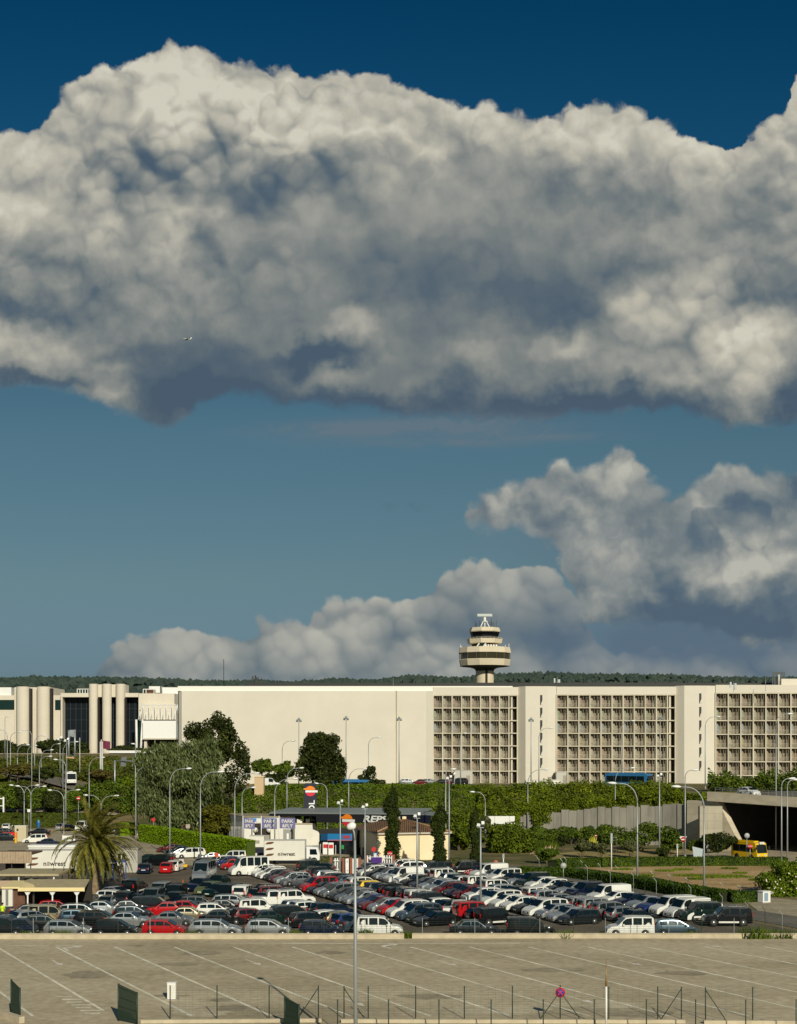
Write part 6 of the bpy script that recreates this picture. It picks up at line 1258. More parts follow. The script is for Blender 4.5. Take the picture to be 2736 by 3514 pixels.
# second line and the left block (photo column, photo row of the tyres, heading)
g2 = 'cars parked in the left block'
left = [
 ('saloon', 'black', 20, 3195, 5, 'black saloon half hidden behind the tiny navy city car'), ('hatchback', 'silver', 105, 3178, 40, 'silver hatchback behind the tiny navy city car'), ('compact van', 'beige', 170, 3172, 8, 'cream compact van in the second line at the left'), ('hatchback', 'black', 150, 3196, 10, 'black hatchback with red tail lamps behind the silver one box hatchback'),
 ('hatchback', 'blue grey', 270, 3174, 8, 'blue grey hatchback behind the gap left of the black hatchback'), ('estate car', 'black', 335, 3180, 5, 'black estate car in the second line behind the black hatchback'), ('saloon', 'silver', 440, 3184, 0, 'silver saloon behind the black front line hatchback'), ('hatchback', 'dark grey', 455, 3160, 10, 'dark grey hatchback in the second line left of the silver saloon'),
 ('saloon', 'light grey', 590, 3180, 0, 'light grey saloon behind the bright red front line hatchback'), ('saloon', 'beige', 645, 3163, 5, 'beige saloon behind the silver front line estate car'), ('estate car', 'silver', 275, 3152, 5, 'silver estate car under the right post of the beige shelter'), ('saloon', 'silver', 350, 3142, 4, 'silver saloon right of the beige shelter'), ('hatchback', 'bright red', 190, 3140, 8, 'red hatchback under the beige shelter posts'), ('saloon', 'navy blue', 110, 3155, 12, 'navy saloon left below the beige shelter'),
 ('saloon', 'navy blue', 440, 3138, 12, 'navy saloon in the middle of the left block'), ('people carrier', 'black', 520, 3134, 6, 'black people carrier left of the two red cars'), ('saloon', 'bright red', 560, 3146, 186, 'lower of the two bright red cars in the left block'), ('saloon', 'bright red', 640, 3140, 0, 'upper right of the two bright red cars in the left block'), ('estate car', 'black', 680, 3122, 6, 'black estate car above the two red cars'),
 ('hatchback', 'white', 735, 3150, 5, 'white hatchback with bright tail lamps right of the two red cars'), ('saloon', 'black', 770, 3136, 8, 'black saloon behind the white hatchback'), ('estate car', 'silver', 800, 3120, 0, 'silver estate car in the third line left of the near aisle'), ('saloon', 'dark grey', 820, 3166, 6, 'dark grey saloon behind the silver front hatchback'), ('hatchback', 'dark red', 860, 3172, 25, 'dark red hatchback behind the silver front hatchback'), ('saloon', 'black', 760, 3176, 3, 'black saloon behind the silver front line estate'),
 ('off-roader', 'white', 890, 3146, 10, 'white off-roader in the second line before the aisle'), ('saloon', 'dark green', 925, 3176, 22, 'dark green saloon behind the silver front line hatchback'), ('people carrier', 'black', 1000, 3166, 20, 'black people carrier behind the navy front line hatchback'), ('hatchback', 'black', 1065, 3184, 25, 'black hatchback with red lamps behind the navy front hatchback'),
 ('hatchback', 'white', 1135, 3178, 28, 'white hatchback tail on behind the navy front line hatchback'), ('hatchback', 'beige', 1175, 3180, 30, 'beige hatchback tail on left of the near lamp post'), ('hatchback', 'mid blue', 1210, 3188, 32, 'blue hatchback tail on just left of the near lamp post'), ('saloon', 'blue grey', 1240, 3196, 30, 'blue grey saloon behind the lamp post and white compact van'),
 ('hatchback', 'silver', 1030, 3136, 26, 'silver hatchback tail on at the aisle end of the left block'), ('hatchback', 'white', 1060, 3142, 26, 'white hatchback tail on at the aisle end of the left block'), ('saloon', 'dark grey', 1110, 3146, 26, 'dark grey saloon tail on beside the left aisle'), ('saloon', 'navy blue', 1160, 3152, 26, 'navy saloon tail on beside the left aisle near the lamp'),
 ('off-roader', 'white', 1010, 3110, 20, 'white off-roader at the right end of the nose on row'), ('pickup', 'white', 935, 3112, 14, 'white pickup below the parked nose on row'), ('off-roader', 'dark red', 950, 3096, 15, 'dark red off-roader above the white pickup'),
 ('saloon', 'silver', 395, 3086, -30, 'silver saloon just right of the palm trunk base'), ('hatchback', 'white', 390, 3104, -12, 'white hatchback below the silver saloon near the palm'), ('off-roader', 'black', 460, 3068, 80, 'black off-roader parked tail on right of the palm'), ('people carrier', 'dark grey', 430, 3116, 85, 'dark grey people carrier tail on near the palm'),
 ('hatchback', 'silver', 362, 3126, 265, 'silver hatchback facing the viewer below the palm'), ('hatchback', 'dark grey', 290, 3120, 262, 'dark hatchback at the right side of the beige shelter'), ('off-roader', 'light grey', 520, 3108, 262, 'light grey off-roader nose on in the left block'), ('compact van', 'silver', 545, 3084, 262, 'silver compact van left of the dark van with bright pillars'), ('compact van', 'black', 600, 3092, 262, 'black compact van with bright pillars in the left block'), ('saloon', 'navy blue', 462, 3118, 268, 'navy saloon roof among the nose on cars at the left'),
 ('hatchback', 'black', 595, 3110, 262, 'black hatchback nose on below the dark compact van'), ('saloon', 'navy blue', 632, 3120, 262, 'navy saloon nose on left of the wide asphalt aisle'), ('saloon', 'dark grey', 540, 3124, 262, 'dark grey saloon nose on in the left block'),
 ('minibus', 'silver', 700, 3022, 262, 'silver minibus facing the viewer left of the large white minibus'), ('saloon', 'navy blue', 682, 3058, 240, 'navy saloon, left end of the nose on row by the aisle'), ('hatchback', 'olive green', 714, 3070, 245, 'olive green hatchback in the nose on row by the aisle'), ('hatchback', 'dark green', 742, 3076, 245, 'dark green hatchback right of the olive green one'), ('compact van', 'dark grey', 780, 3088, 248, 'dark grey compact van in the nose on row'), ('compact van', 'white', 835, 3092, 80, 'white compact van tail on in the nose on row'),
 ('saloon', 'dark green', 872, 3096, 250, 'dark green saloon right of the white compact van'), ('saloon', 'navy blue', 900, 3108, 250, 'navy saloon in the nose on row right half'), ('saloon', 'black', 905, 3078, 250, 'black saloon behind the right half of the nose on row'), ('saloon', 'dark grey', 940, 3082, 250, 'dark grey saloon at the far right of the nose on row'), ('saloon', 'navy blue', 965, 3092, 250, 'navy saloon at the far right of the nose on row'), ('saloon', 'dark green', 745, 3046, 250, 'dark green saloon behind the olive green hatchback'),
 ('minibus', 'white', 852, 3006, 203, 'large white minibus at the far end of the left aisle'),
 ('hatchback', 'navy blue', 497, 2998, 92, 'navy hatchback tail on with red lamps by the prefab office'), ('hatchback', 'bright red', 575, 2996, 88, 'bright red hatchback tail on beside the hand carts'), ('people carrier', 'black', 540, 2972, 175, 'black people carrier behind the bright red hatchback'), ('saloon', 'dark green', 500, 2966, 180, 'dark green saloon behind the navy hatchback'), ('hatchback', 'dark grey', 690, 2982, 262, 'dark grey hatchback left of the silver minibus'), ('saloon', 'black', 650, 3000, 260, 'black saloon behind the navy one at the aisle head') if False else ('hatchback', 'white', 601, 2990, 85, 'white hatchback half hidden right of the bright red hatchback'),
 ('saloon', 'dark red', 585, 2925, 200, 'dark red saloon by the bright hedge'), ('saloon', 'navy blue', 612, 2934, 200, 'navy saloon by the bright hedge next to the dark red one'), ('people carrier', 'white', 650, 2946, 200, 'white people carrier by the bright hedge'), ('compact van', 'light grey', 645, 2938, 200, 'light grey compact van by the bright hedge') if False else ('hatchback', 'light grey', 618, 2944, 195, 'light grey hatchback before the navy saloon by the hedge'),
 ('saloon', 'light grey', 722, 2957, 190, 'light grey saloon below the bright hedge'), ('compact van', 'white', 795, 2960, 185, 'white windowed compact van below the right end of the bright hedge'), ('hatchback', 'white', 752, 2972, 200, 'white hatchback left of the small red car'), ('hatchback', 'mid blue', 776, 2976, 200, 'blue hatchback beside the small red car'), ('small car', 'bright red', 790, 2986, 200, 'small red car left of the large white minibus'),
 ('hatchback', 'white', 22, 2852, 95, 'white hatchback in the far left car park'), ('saloon', 'black', 15, 2868, 10, 'black saloon below the white hatchback in the far left car park'), ('saloon', 'black', 130, 2868, 185, 'black saloon right of the cream cabinet'), ('people carrier', 'white', 118, 2894, 190, 'white people carrier in front of the red barrier'), ('hatchback', 'black', 235, 2852, 85, 'black and silver hatchback before the left hedge') , ('hatchback', 'silver', 212, 2850, 82, 'silver hatchback with lit rear lamps before the left hedge'), ('panel van', 'white', 278, 2852, 270, 'white panel van behind the palm crown'), ('hatchback', 'silver', 395, 2864, 10, 'silver hatchback right of the palm crown'), ('saloon', 'dark grey', 20, 2886, 8, 'dark grey saloon behind the far left barrier'), ('saloon', 'navy blue', 170, 2906, 5, 'navy saloon behind the white left trailer'),
 ('compact van', 'white', 1345+30, 2992, 190, 'white compact van in the rear line left of the stop sign'), ('people carrier', 'silver', 1400, 2998, 190, 'silver people carrier in the rear line before the house'), ('hatchback', 'silver', 1310, 3000, 200, 'silver hatchback in the rear line right of the near lamp') , ('people carrier', 'dark grey', 1492, 3000, 195, 'dark grey people carrier in the rear line by the second cypress'), ('off-roader', 'black', 1590, 3000, 190, 'black off-roader in the rear line below the hedge'), ('saloon', 'navy blue', 1262, 2996, 200, 'navy saloon in the rear line behind the near lamp'), ('hatchback', 'dark green', 1100, 2998, 165, 'dark green hatchback by the fuel pump fence') , ('off-roader', 'dark green', 1075, 2996, 20, 'dark green off-roader right of the central box truck'), ('saloon', 'dark red', 1075, 3012, 195, 'dark red saloon in the rear line before the fuel pumps'),
]
for k, col, px, py, hd, lab in left: C(k, col, px, py, hd, lab, g2)
# cars on the plateau behind the shrub bank
for i, (px, col, k) in enumerate(((1402, 'silver', 'hatchback'), (1440, 'dark red', 'saloon'), (1478, 'light grey', 'hatchback'), (1512, 'black', 'saloon'), (1548, 'dark red', 'hatchback'), (1575, 'black', 'people carrier'))):
    car(k, col, X(px, 318), 318, 180 if i % 2 else 0, '%s %s behind the shrub bank, %s from the left' % (col, k, ord_[i]), 'cars behind the shrub bank', 8.25)
car('saloon', 'black', X(2718, 300), 300, 0, 'dark saloon behind the hedge at the right edge', 'cars behind the shrub bank', 8.25)
car('panel van', 'white', X(922, 278), 278, 0, 'white panel van right of the beige hut on the bank', 'cars behind the shrub bank', terrain(X(922, 278), 278)+.2)
tc_ = A0+Vector((BD.x, BD.y, 0))*5.0+Vector((BN.x, BN.y, 0))*3.2
car('hatchback', 'taxi white', X(2572, 226), 226, -62, 'white taxi driving over the bridge', 'cars behind the shrub bank', 8.95)
def coach(name, label, px, Y, z, head, L_, Wd, Hh, col, front_col=None, cat='coach', band=None):
    t = thing(name, label, cat, (X(px, Y), Y, z), R(head)); w = Wd/2; l = L_/2; pc = paint(col)
    prof = [(-l, .45), (-l, Hh-.25), (-l+.25, Hh-.03), (-l+.8, Hh), (l-.9, Hh), (l-.35, Hh-.15), (l-.12, Hh*.55), (l, 1.1), (l, .45)]
    mb = MB(); mb.extr(prof, (0, -w, 0), (1, 0, 0), (0, 0, 1), (0, Wd, 0)); mb.build('body', pc, t)
    z0, z1 = Hh*.46, Hh*.84
    for sgn in (1, -1):
        n_ = max(2, int(L_/1.8)); 
        for k in range(n_):
            a = -l+.4+(L_-1.3)*k/n_; b = -l+.4+(L_-1.3)*(k+1)/n_-.08; MB().box(a, b, sgn*w-.005 if sgn > 0 else sgn*w-.018, sgn*w+.018 if sgn > 0 else sgn*w+.005, z0, z1).build('side_window', car_glass, t)
        for xc in (l-L_*.22, -l+L_*.22): MB().tube([(xc, sgn*(w-.25), .48), (xc, sgn*(w+.012), .48)], .48, 16).build('wheel', rubber, t)
        MB().box(l-.02, l+.03, sgn*w*.62-.2, sgn*w*.62+.2, .7, .95).build('headlight', clear_l, t)
        MB().extr([(0, 0), (.12, 0), (.12, .5), (0, .5)], (l+.1, sgn*(w+.05), Hh*.62), (1, 0, 0), (0, 0, 1), (0, sgn*.2, 0)).build('mirror', trim_m, t)
    MB().add([(l-.03, -w*.92, Hh*.42), (l-.03, w*.92, Hh*.42), (l-.30, w*.9, Hh*.87), (l-.30, -w*.9, Hh*.87)], [(0, 1, 2, 3)]).build('windscreen', car_glass, t).location = (.06, 0, 0)
    MB().box(l+.002, l+.02, -.3, .3, .5, .62).build('number_plate', plate_m, t); MB().box(-l+.6, l-1.3, -w*.4, w*.4, Hh+.003, Hh+.14).build('roof_unit', pc, t)
    if band: MB().box(l-.33, l-.02, -.45, .45, Hh*.90, Hh*1.02).build('headboard', band, t)
    return t
coach('coach', 'blue coach driving behind the shrubs before the middle parking wing', 2160, 292, 8.1, -40, 10.5, 2.5, 3.35, 'coach blue')
_sb = onT(238, 2696)
coach('shuttle_bus', 'white shuttle bus coming down the ramp road at the left', 238, _sb[1], terrain(*_sb)+.3, -68, 7.5, 2.3, 3.1, 'taxi white')
v = gr(2574, 2952); coach('yellow_minibus', 'yellow minibus coming out of the dark underpass', 2572, v.y+1, 0.01, -62, 5.6, 2.1, 2.75, 'yellow', band=plate_m, cat='minibus')
coach('long_coach', 'light blue coach roof showing above the bank behind the pylon', 1208, 296, 7.0, 3, 8.6, 2.5, 3.0, 'coach blue')

# ================================================================ STREET LAMPS
def arm_pts(dx, top, r=1.0, n=9):
    """pole bending over into an arm that reaches dx sideways"""
    pts = []
    for i in range(n+1):
        a = math.pi/2*i/n; pts.append((dx*.62*(1-math.cos(a)), 0, top-dx_abs(dx)*.62*r+dx_abs(dx)*.62*r*math.sin(a)))
    pts.append((dx, 0, top+.03)); return pts
def dx_abs(d): return abs(d)
def lamp(px, yb, heads, Y=None, label='', group='curved street lamps', style='arm', z=None):
    if Y is None: v = gr(px, yb)
    else: v = at(px, 0, Y); v.z = terrain(v.x, Y) if z is None else z
    s = v.y/F; t = thing('street_lamp', label, 'street lamp', v, group=group); top0 = H-(heads[0][1]-HY)*s-v.z
    k = 1 if len(heads) == 1 else .95
    d0 = (heads[0][0]-px)*s; bend = abs(d0)*.62*1.25
    fork = top0-bend
    MB().tube([(0, 0, -.3), (0, 0, fork*.5), (0, 0, fork)], [.13, .10, .075], 8).build('pole', pole_m, t)
    MB().tube([(0, 0, -.1), (0, 0, .5)], .17, 8).build('base', concrete, t)
    for (hx, hy) in heads:
        d = (hx-px)*s; top = H-(hy-HY)*s-v.z; sg = 1 if d > 0 else -1
        pts = []
        for i in range(9):
            a = math.pi/2*i/8; pts.append((d*.62*(1-math.cos(a)), 0, fork+(top-fork)*math.sin(a)*.98))
        pts.append((d-sg*.25, 0, top)); MB().tube(pts, [.07]*5+[.055]*5, 7).build('arm', pole_m, t)
        hl = .42 if s > .045 else .5
        hd = MB(); hd.lathe([(.04, -hl*1.25), (.17, -hl*.7), (.23, 0), (.20, hl*.6), (.05, hl*1.15)], 10, smooth=True)
        h_ = hd.build('lamp_head', lamp_w, t); h_.location = (d, 0, top+.02); h_.rotation_euler = (0, R(90-4*sg), 0); h_.scale = (.75, 1.25, 1)
    return t
def flood(px, yb, yt, Y=None, label='', group='floodlight masts', globe=False, n=3, z=None, r=.09):
    if Y is None: v = gr(px, yb)
    else: v = at(px, 0, Y); v.z = terrain(v.x, Y) if z is None else z
    s = v.y/F; h = H-(yt-HY)*s-v.z; t = thing('floodlight_mast' if not globe else 'globe_lamp', label, 'floodlight', v, group=group)
    MB().tube([(0, 0, -.3), (0, 0, h*.5), (0, 0, h-.4)], [r*1.5, r*1.15, r*.8], 8).build('pole', pole_m, t)
    if globe: MB().lathe([(.05, h-.4), (.26, h-.2), (.30, h), (.2, h+.22), (.03, h+.3)], 12, smooth=True).build('globe', lamp_w, t); return t
    q = max(.7, s*16)
    MB().box(-.5*q, .5*q, -.04, .04, h-.42, h-.34).build('crossarm', steel, t)
    for i in range(n):
        b = MB().box(-.22*q, .22*q, -.12, .12, -.25*q, .25*q).build('floodlight', steel if n > 2 else lamp_w, t); b.location = ((-.33+.33*i*(2/(n-1) if n > 1 else 0))*q, -.1, h-.15+(.35*q if i % 2 else 0)); b.rotation_euler = (R(-35), 0, R(25*(i-1)))
    return t
L1 = [  # pole px, base row, heads, depth, label
 (83, 0, [(39, 2695), (128, 2695)], 282, 'left of two twin arm lamps above the far left car park'), (106, 0, [(61, 2698), (152, 2699)], 276, 'second twin arm lamp just right of the first at the left'), (219, 0, [(171, 2712), (268, 2711)], 268, 'twin arm lamp rising from the left hedge end'), (347, 2880, [(294, 2729), (400, 2731)], None, 'twin arm lamp behind the palm crown'),
 (306, 0, [(353, 2600)], 300, 'single arm lamp between the shuttle bus and the flagpoles'), (226, 0, [(191, 2607)], 280, 'lamp bending left in front of the shuttle bus'), (216, 0, [(263, 2546)], 333, 'lamp directly left of the shuttle bus'), (135, 0, [(173, 2596)], 325, 'lamp with right arm left of the shuttle bus'), (109, 0, [(82, 2506)], 320, 'tall lamp bending left before the terminal wall'),
 (141, 0, [(178, 2574)], 345, 'small lamp on the bank left of the tan board'), (60, 0, [(96, 2557)], 352, 'small lamp on the bank between two round bushes'), (95, 0, [(122, 2560)], 352, 'small lamp with short right arm before the second column pair'), (17, 0, [(29, 2459)], 372, 'tall thin lamp before the far left terminal windows'), (25, 0, [(-8, 2505)], 345, 'leftmost tall lamp on the bank bending left'), (36, 0, [(68, 2513)], 340, 'tall lamp with right arm near the left edge'), (119, 0, [(152, 2525)], 345, 'tall lamp with right arm before the twin columns'), (175, 0, [(203, 2553)], 370, 'short lamp right of the round bushes'),
 (465, 0, [(457, 2553)], 300, 'tall thin lamp at the left edge of the willow'), (466, 2880, [(517, 2633)], None, 'lamp with right arm before the left edge of the willow'), (472, 2868, [(520, 2640)], None, 'second lamp close beside the one at the willow edge') if False else (471, 0, [(508, 2650)], 262, 'lower lamp half hidden at the willow edge'),
 (583, 2940, [(648, 2638)], None, 'tall lamp in front of the willow above the hedge'), (688, 2957, [(758, 2649)], None, 'tall lamp in front of the dark trees above the hedge'), (806, 2930, [(882, 2654)], None, 'tall lamp beside the car wash corner'), (831, 2895, [(870, 2703)], None, 'shorter lamp behind the first lilac flag'), (943, 2925, [(1013, 2673)], None, 'lamp rising behind the middle lilac flag'), (985, 0, [(1035, 2636)], 262, 'lamp behind the car wash roof left of the pylon'), (1123, 0, [(1086, 2689)], 258, 'lamp bending left just right of the pylon'), (1197, 0, [(1252, 2638)], 262, 'lamp with right arm above the canopy roundel'),
 (969, 0, [(1007, 2543)], 300, 'thin lamp against the blank wall left of the second dark tree'), (1265, 0, [(1302, 2531)], 300, 'thin lamp against the blank wall above the long blue coach'), (1530, 2935, [(1556, 2640)], None, 'slender lamp left of the straight pole at the second cypress'), (1812, 0, [(1876, 2641)], 245, 'lamp with right arm above the retaining wall left end'), (1850, 0, [(1892, 2499)], 300, 'lamp before the left stair tower slits'), (1666, 0, [(1622, 2718)], 245, 'lamp bending left above the blank billboard'),
 (2112, 2880, [(2172, 2636)], None, 'lamp before the middle wing with its head over the coach'), (2188, 3040, [(2102, 2688)], None, 'big lamp bending left beside the fence of the soil island'), (2352, 2945, [(2386, 2643)], None, 'lamp before the retaining wall right of the tall straight pole'), (2417, 3076, [(2322, 2700)], None, 'big lamp bending left in front of the underpass corner'), (2421, 0, [(2466, 2460)], 290, 'tall lamp before the right stair tower'), (2664, 0, [(2712, 2450)], 226, 'tall lamp standing on the bridge'), (2133, 0, [(2174, 2474)], 296, 'faint tall lamp before the middle parking wing'), (2683, 2972, [(2719, 2672)], None, 'left of two bent lamps by the underpass at the right'), (2703, 2956, [(2734, 2676)], None, 'right of two bent lamps by the underpass at the right'), (1581, 0, [(1597, 2517)], 300, 'tall lamp with a white head before the leftmost parking wing'),
]
for px, yb, hs, Y, lab in L1: lamp(px, yb, hs, Y, lab)
for px, yb, yt, Y, lab, kw in ((1026, 0, 2471, 296, 'floodlight mast against the blank wall, first from the left', {}), (1188, 0, 2465, 296, 'floodlight mast against the blank wall, second from the left', {}), (1370, 0, 2467, 296, 'floodlight mast beside the grey wall joint', {}), (1823, 0, 2470, 300, 'floodlight mast before the left stair tower', {}), (2266, 0, 2464, 296, 'floodlight mast before the right end of the middle wing', {}),
    (1168, 3005, 2752, None, 'twin floodlight pole in front of the station shop', {'n': 2}), (1253, 3022, 2766, None, 'twin floodlight pole left of the house roof', {'n': 2}), (1432, 3062, 2797, None, 'twin floodlight pole among the cars right of the big cypress', {'n': 2}), (1650, 3110, 2828, None, 'twin floodlight pole among the cars before the third cypress', {'n': 2}), (1542, 2978, 2668, None, 'tall straight pole right of the second cypress', {'n': 2}), (2264, 2950, 2660, None, 'tall straight pole before the retaining wall', {'n': 2}), (229, 0, 2540, 350, 'thin straight pole left of the white board on the bank', {'n': 2}), (206, 0, 2535, 352, 'thin straight pole at the dark glass edge', {'n': 2}), (1560, 0, 2655, 300, 'small globe topped pole before the white cabin', {'globe': True}), (274, 0, 2532, 352, 'thin bare pole before the first round column', {'n': 2}), (2099, 2983, 2860, None, 'short square post on the soil island', {'n': 2}), (1728, 2985, 2930, None, 'short white post under the umbrella pine', {'n': 2}), (2325, 2950, 2896, None, 'bent white marker post on the bank, left of two', {'n': 2}), (2431, 2950, 2894, None, 'bent white marker post on the bank, right of two', {'n': 2})):
    if px in (2099, 1728, 2325, 2431, 274):
        if Y is None: v = gr(px, yb)
        else: v = at(px, 0, Y); v.z = terrain(v.x, Y)
        s = v.y/F; t = thing('marker_post', lab, 'post', v); hh = H-(yt-HY)*s-v.z; MB().tube([(0, 0, -.2), (0, 0, hh)], .08, 6).build('pole', white_p, t); MB().box(-.14, .14, -.1, -.085, hh*.72, hh).build('reflector', steel, t)
    else: flood(px, yb, yt, Y, lab, **kw)
# the near lamp post
v = Vector(((1221-CX)*76/F, 76, 0)); t = thing('street_lamp', 'tall near grey lamp post rising from the bottom edge', 'street lamp', v); q = 76/F; zt = H-(2838-HY)*q
MB().tube([(0, 0, 0), (-.02, 0, zt*.5), (-.04, 0, zt-.75)], [.12, .095, .062], 12).build('pole', pole_m, t)
MB().tube([(-.04, 0, zt-.75), (-.08, 0, zt-.35), (-.16, 0, zt-.08), (-.26, 0, zt+.02)], .05, 8).build('arm', pole_m, t)
hd = MB(); hd.lathe([(.04, -.3), (.17, -.2), (.22, 0), (.19, .16), (.05, .25)], 14, smooth=True); h_ = hd.build('lamp_head', lamp_w, t); h_.location = (-.22, 0, zt+.05); h_.rotation_euler = (0, R(70), 0)
MB().tube([(0, 0, 0), (0, 0, .4)], .2, 12).build('base', concrete, t)
def wires(name, label, x0, x1, y, z0, z1, n, r):
    t = thing(name, label, 'wire fence', (x0, y, z0)); m = MB()
    for i in range(n): m.tube([(0, 0, (z1-z0)*i/(n-1)), (x1-x0, 0, (z1-z0)*i/(n-1))], r, 3, caps=False)
    for i in range(int((x1-x0)/.45)): m.tube([(i*.45, 0, 0), (i*.45+.0, 0, z1-z0)], r*.8, 3, caps=False)
    m.build('wire_mesh', green_m, t)
wires('wire_fence', 'fine wire mesh stretched between the tall green posts at the bottom', -14.2, 23.0, 85.5, .25, 2.1, 14, .0035)
wires('wire_fence', 'fine wire mesh along the low wall in front of the parked cars', -42, 37, YW+.03, .5, 1.75, 7, .006)
# wire fence round the car park: thin posts
for i, px in enumerate((39, 114, 170, 286, 405, 515, 640, 758, 876, 990, 1112, 1223+30, 1340, 1450, 1563, 1630, 1733, 1853, 1968, 2078, 2187, 2296, 2409, 2520)):
    Yp = YW+.0; v = Vector((X(px, Yp), Yp, .5)); t = thing('fence_post', 'thin wire fence post on the low wall, %s from the left' % ord_[i], 'fence post', v, group='thin posts on the low wall'); MB().tube([(0, 0, 0), (0, 0, 1.35)], .028, 5).build('pole', steel if i % 2 else green_m, t)
    if i in (2, 10, 17): MB().tube([(0, 0, 1.25), (-.9, .0, .05)], .025, 5).build('brace', green_m, t)
road_edge = [G2(1965, 3000), G2(2000, 3016), G2(2040, 3030), G2(2090, 3048), G2(2120, 3052), G2(2160, 3058), G2(2200, 3062), G2(2240, 3074), G2(2280, 3084), G2(2340, 3096), G2(2400, 3110), G2(2450, 3128), G2(2510, 3145), G2(2550, 3160), G2(2600, 3178), G2(2660, 3195), G2(2720, 3212)]
for i, (x, y) in enumerate(road_edge):
    t = thing('fence_post', 'thin cranked fence post between cars and access road, %s from the far end' % ord_[i], 'fence post', (x-.8, y+.4, 0), group='cranked posts along the access road'); MB().tube([(0, 0, 0), (0, 0, 1.9), (-.3, 0, 2.25)], .03, 5).build('pole', green_m if i % 2 else steel, t)
isl = [G2(1850, 2988), G2(1930, 2992), G2(2000, 3000), G2(2060, 3010), G2(2120, 3020), G2(2180, 3030), G2(2240, 3040), G2(2300, 3052), G2(2360, 3064), G2(2420, 3074), G2(2480, 3084), G2(2540, 3092)]
for i, (x, y) in enumerate(isl):
    t = thing('fence_post', 'pale cranked fence post in the low island hedge, %s from the left' % ord_[i], 'fence post', (x, y-.3, 0), group='cranked posts in the island hedge'); MB().tube([(0, 0, 0), (0, 0, 1.5), (-.35, 0, 1.85)], .03, 5).build('pole', steel, t)

# ================================================================ VEGETATION
def bank_cover():
    """dense shrub cover on the embankments"""
    rng = random.Random(5)
    def patch(name, label_mat, n, fn, size, h):
        mb = MB()
        for _ in range(n):
            x, y = fn(rng); z = terrain(x, y); k = noise.noise(Vector((x*.22, y*.25, 3)))+.6*noise.noise(Vector((x*.6, y*.6, 9))); hh = h*(.45+.9*max(0, k+.45)); c = Vector((x, y, z+rng.random()**.6*hh)); s = size*rng.uniform(.55, 1.4)
            nn = Vector((rng.gauss(0, .55), rng.gauss(-.25, .55), rng.gauss(.75, .4))).normalized(); a = nn.orthogonal().normalized(); a = Matrix.Rotation(rng.uniform(0, 6.28), 3, nn) @ a; b = nn.cross(a); a = a*s*.5; b = b*s*.36
            mb.add([c-a, c-b, c+a, c+b], [(0, 1, 2, 3)])
        return mb.build(name, label_mat, kind='stuff')
    def f1(r): y = r.uniform(253, 276); px = r.uniform(690, 1700); return (X(px, y), y)
    def f2(r): y = r.uniform(247, 270); px = r.uniform(1640, 2450); return (min(X(px, y), BR_X-1), y)
    def f3(r):
        y = r.uniform(318, 374); px = r.uniform(-40, 560)
        return (X(px, y), y)
    def f4(r): y = r.uniform(272, 279); px = r.uniform(2430, 2800); return (X(px, y), y)
    patch('bank_shrubs', leafmat('bank_ivy', (.035, .062, .003), (.11, .165, .006), (.19, .25, .014), vs=.35), 52000, f1, .36, .75)
    patch('bank_shrubs', leafmat('bank_bush', (.04, .058, .003), (.145, .185, .006), (.24, .28, .014), vs=.28), 52000, f2, .38, 1.7)
    def on_road(x, y):
        for (a, b) in RAMP:
            d = b-a; t_ = max(0, min(1, (Vector((x, y))-a).dot(d)/d.length_squared)); 
            if (a+d*t_-Vector((x, y))).length < 4.5 or (a+d*t_+Vector((0, -5))-Vector((x, y))).length < 4: return True
        return False
    def f3b(r):
        while True:
            x, y = f3(r)
            if not on_road(x, y): return (x, y)
    patch('bank_shrubs', leafmat('mixed_scrub', (.035, .045, .006), (.10, .115, .012), (.17, .14, .03), vs=.12), 60000, f3b, .55, 1.2)
    patch('hedge_plants', lf_mid, 9000, f4, .45, 3.6)
RAMP = []
_r = [Vector(onT(*p)) for p in ((40, 2655), (110, 2668), (190, 2685), (255, 2702), (330, 2722), (400, 2748))]
RAMP = list(zip(_r, _r[1:]))
bank_cover()
def shrub(name, label, blobs, n, leaf, size, seed, base, stem=.8, group=None, shape='round', crown='foliage', surf=.55):
    rng = random.Random(seed); t = thing(name, label, 'shrub', base, group=group); bx, by, bz = base
    a = MB()
    for _ in range(4): a.tube([(rng.uniform(-.2, .2), rng.uniform(-.2, .2), -.2), (rng.uniform(-.6, .6), rng.uniform(-.6, .6), stem)], [.07, .03], 5)
    a.build('stems', bark, t); c = MB(); leaf_cloud(c, [(b[0]-bx, b[1]-by, b[2]-bz, *b[3:]) for b in blobs], n, size, rng, shape, surf); c.build(crown, leaf, t); return t
# overhang in front of the retaining wall
ov = []
rg = random.Random(8)
for px in range(1650, 2440, 26):
    Yw = interp(px, [(1650, 247), (1980, 244.5), (2250, 239.5), (2404, 235)]); yt = interp(px, [(1650, 2770), (1800, 2772), (1980, 2755), (2100, 2745), (2250, 2722), (2440, 2735)]); d = rg.choice((0, 10, 30, 62, 50))*rg.uniform(.6, 1)
    ov.append(pxblob(px+rg.uniform(-8, 8), yt+d*.62, rg.uniform(16, 34), rg.uniform(14, 28)+d*.34, Yw-.3, .8))
v = at(2000, 2760, 246); shrub('overhanging_shrubs', 'green shrubs spilling over the top of the concrete retaining wall', ov, 30000, leafmat('hanging_bush', (.04, .058, .003), (.145, .185, .006), (.23, .27, .014), vs=.4), .38, 9, (v.x, 246, 6.4), group=None, crown='foliage')
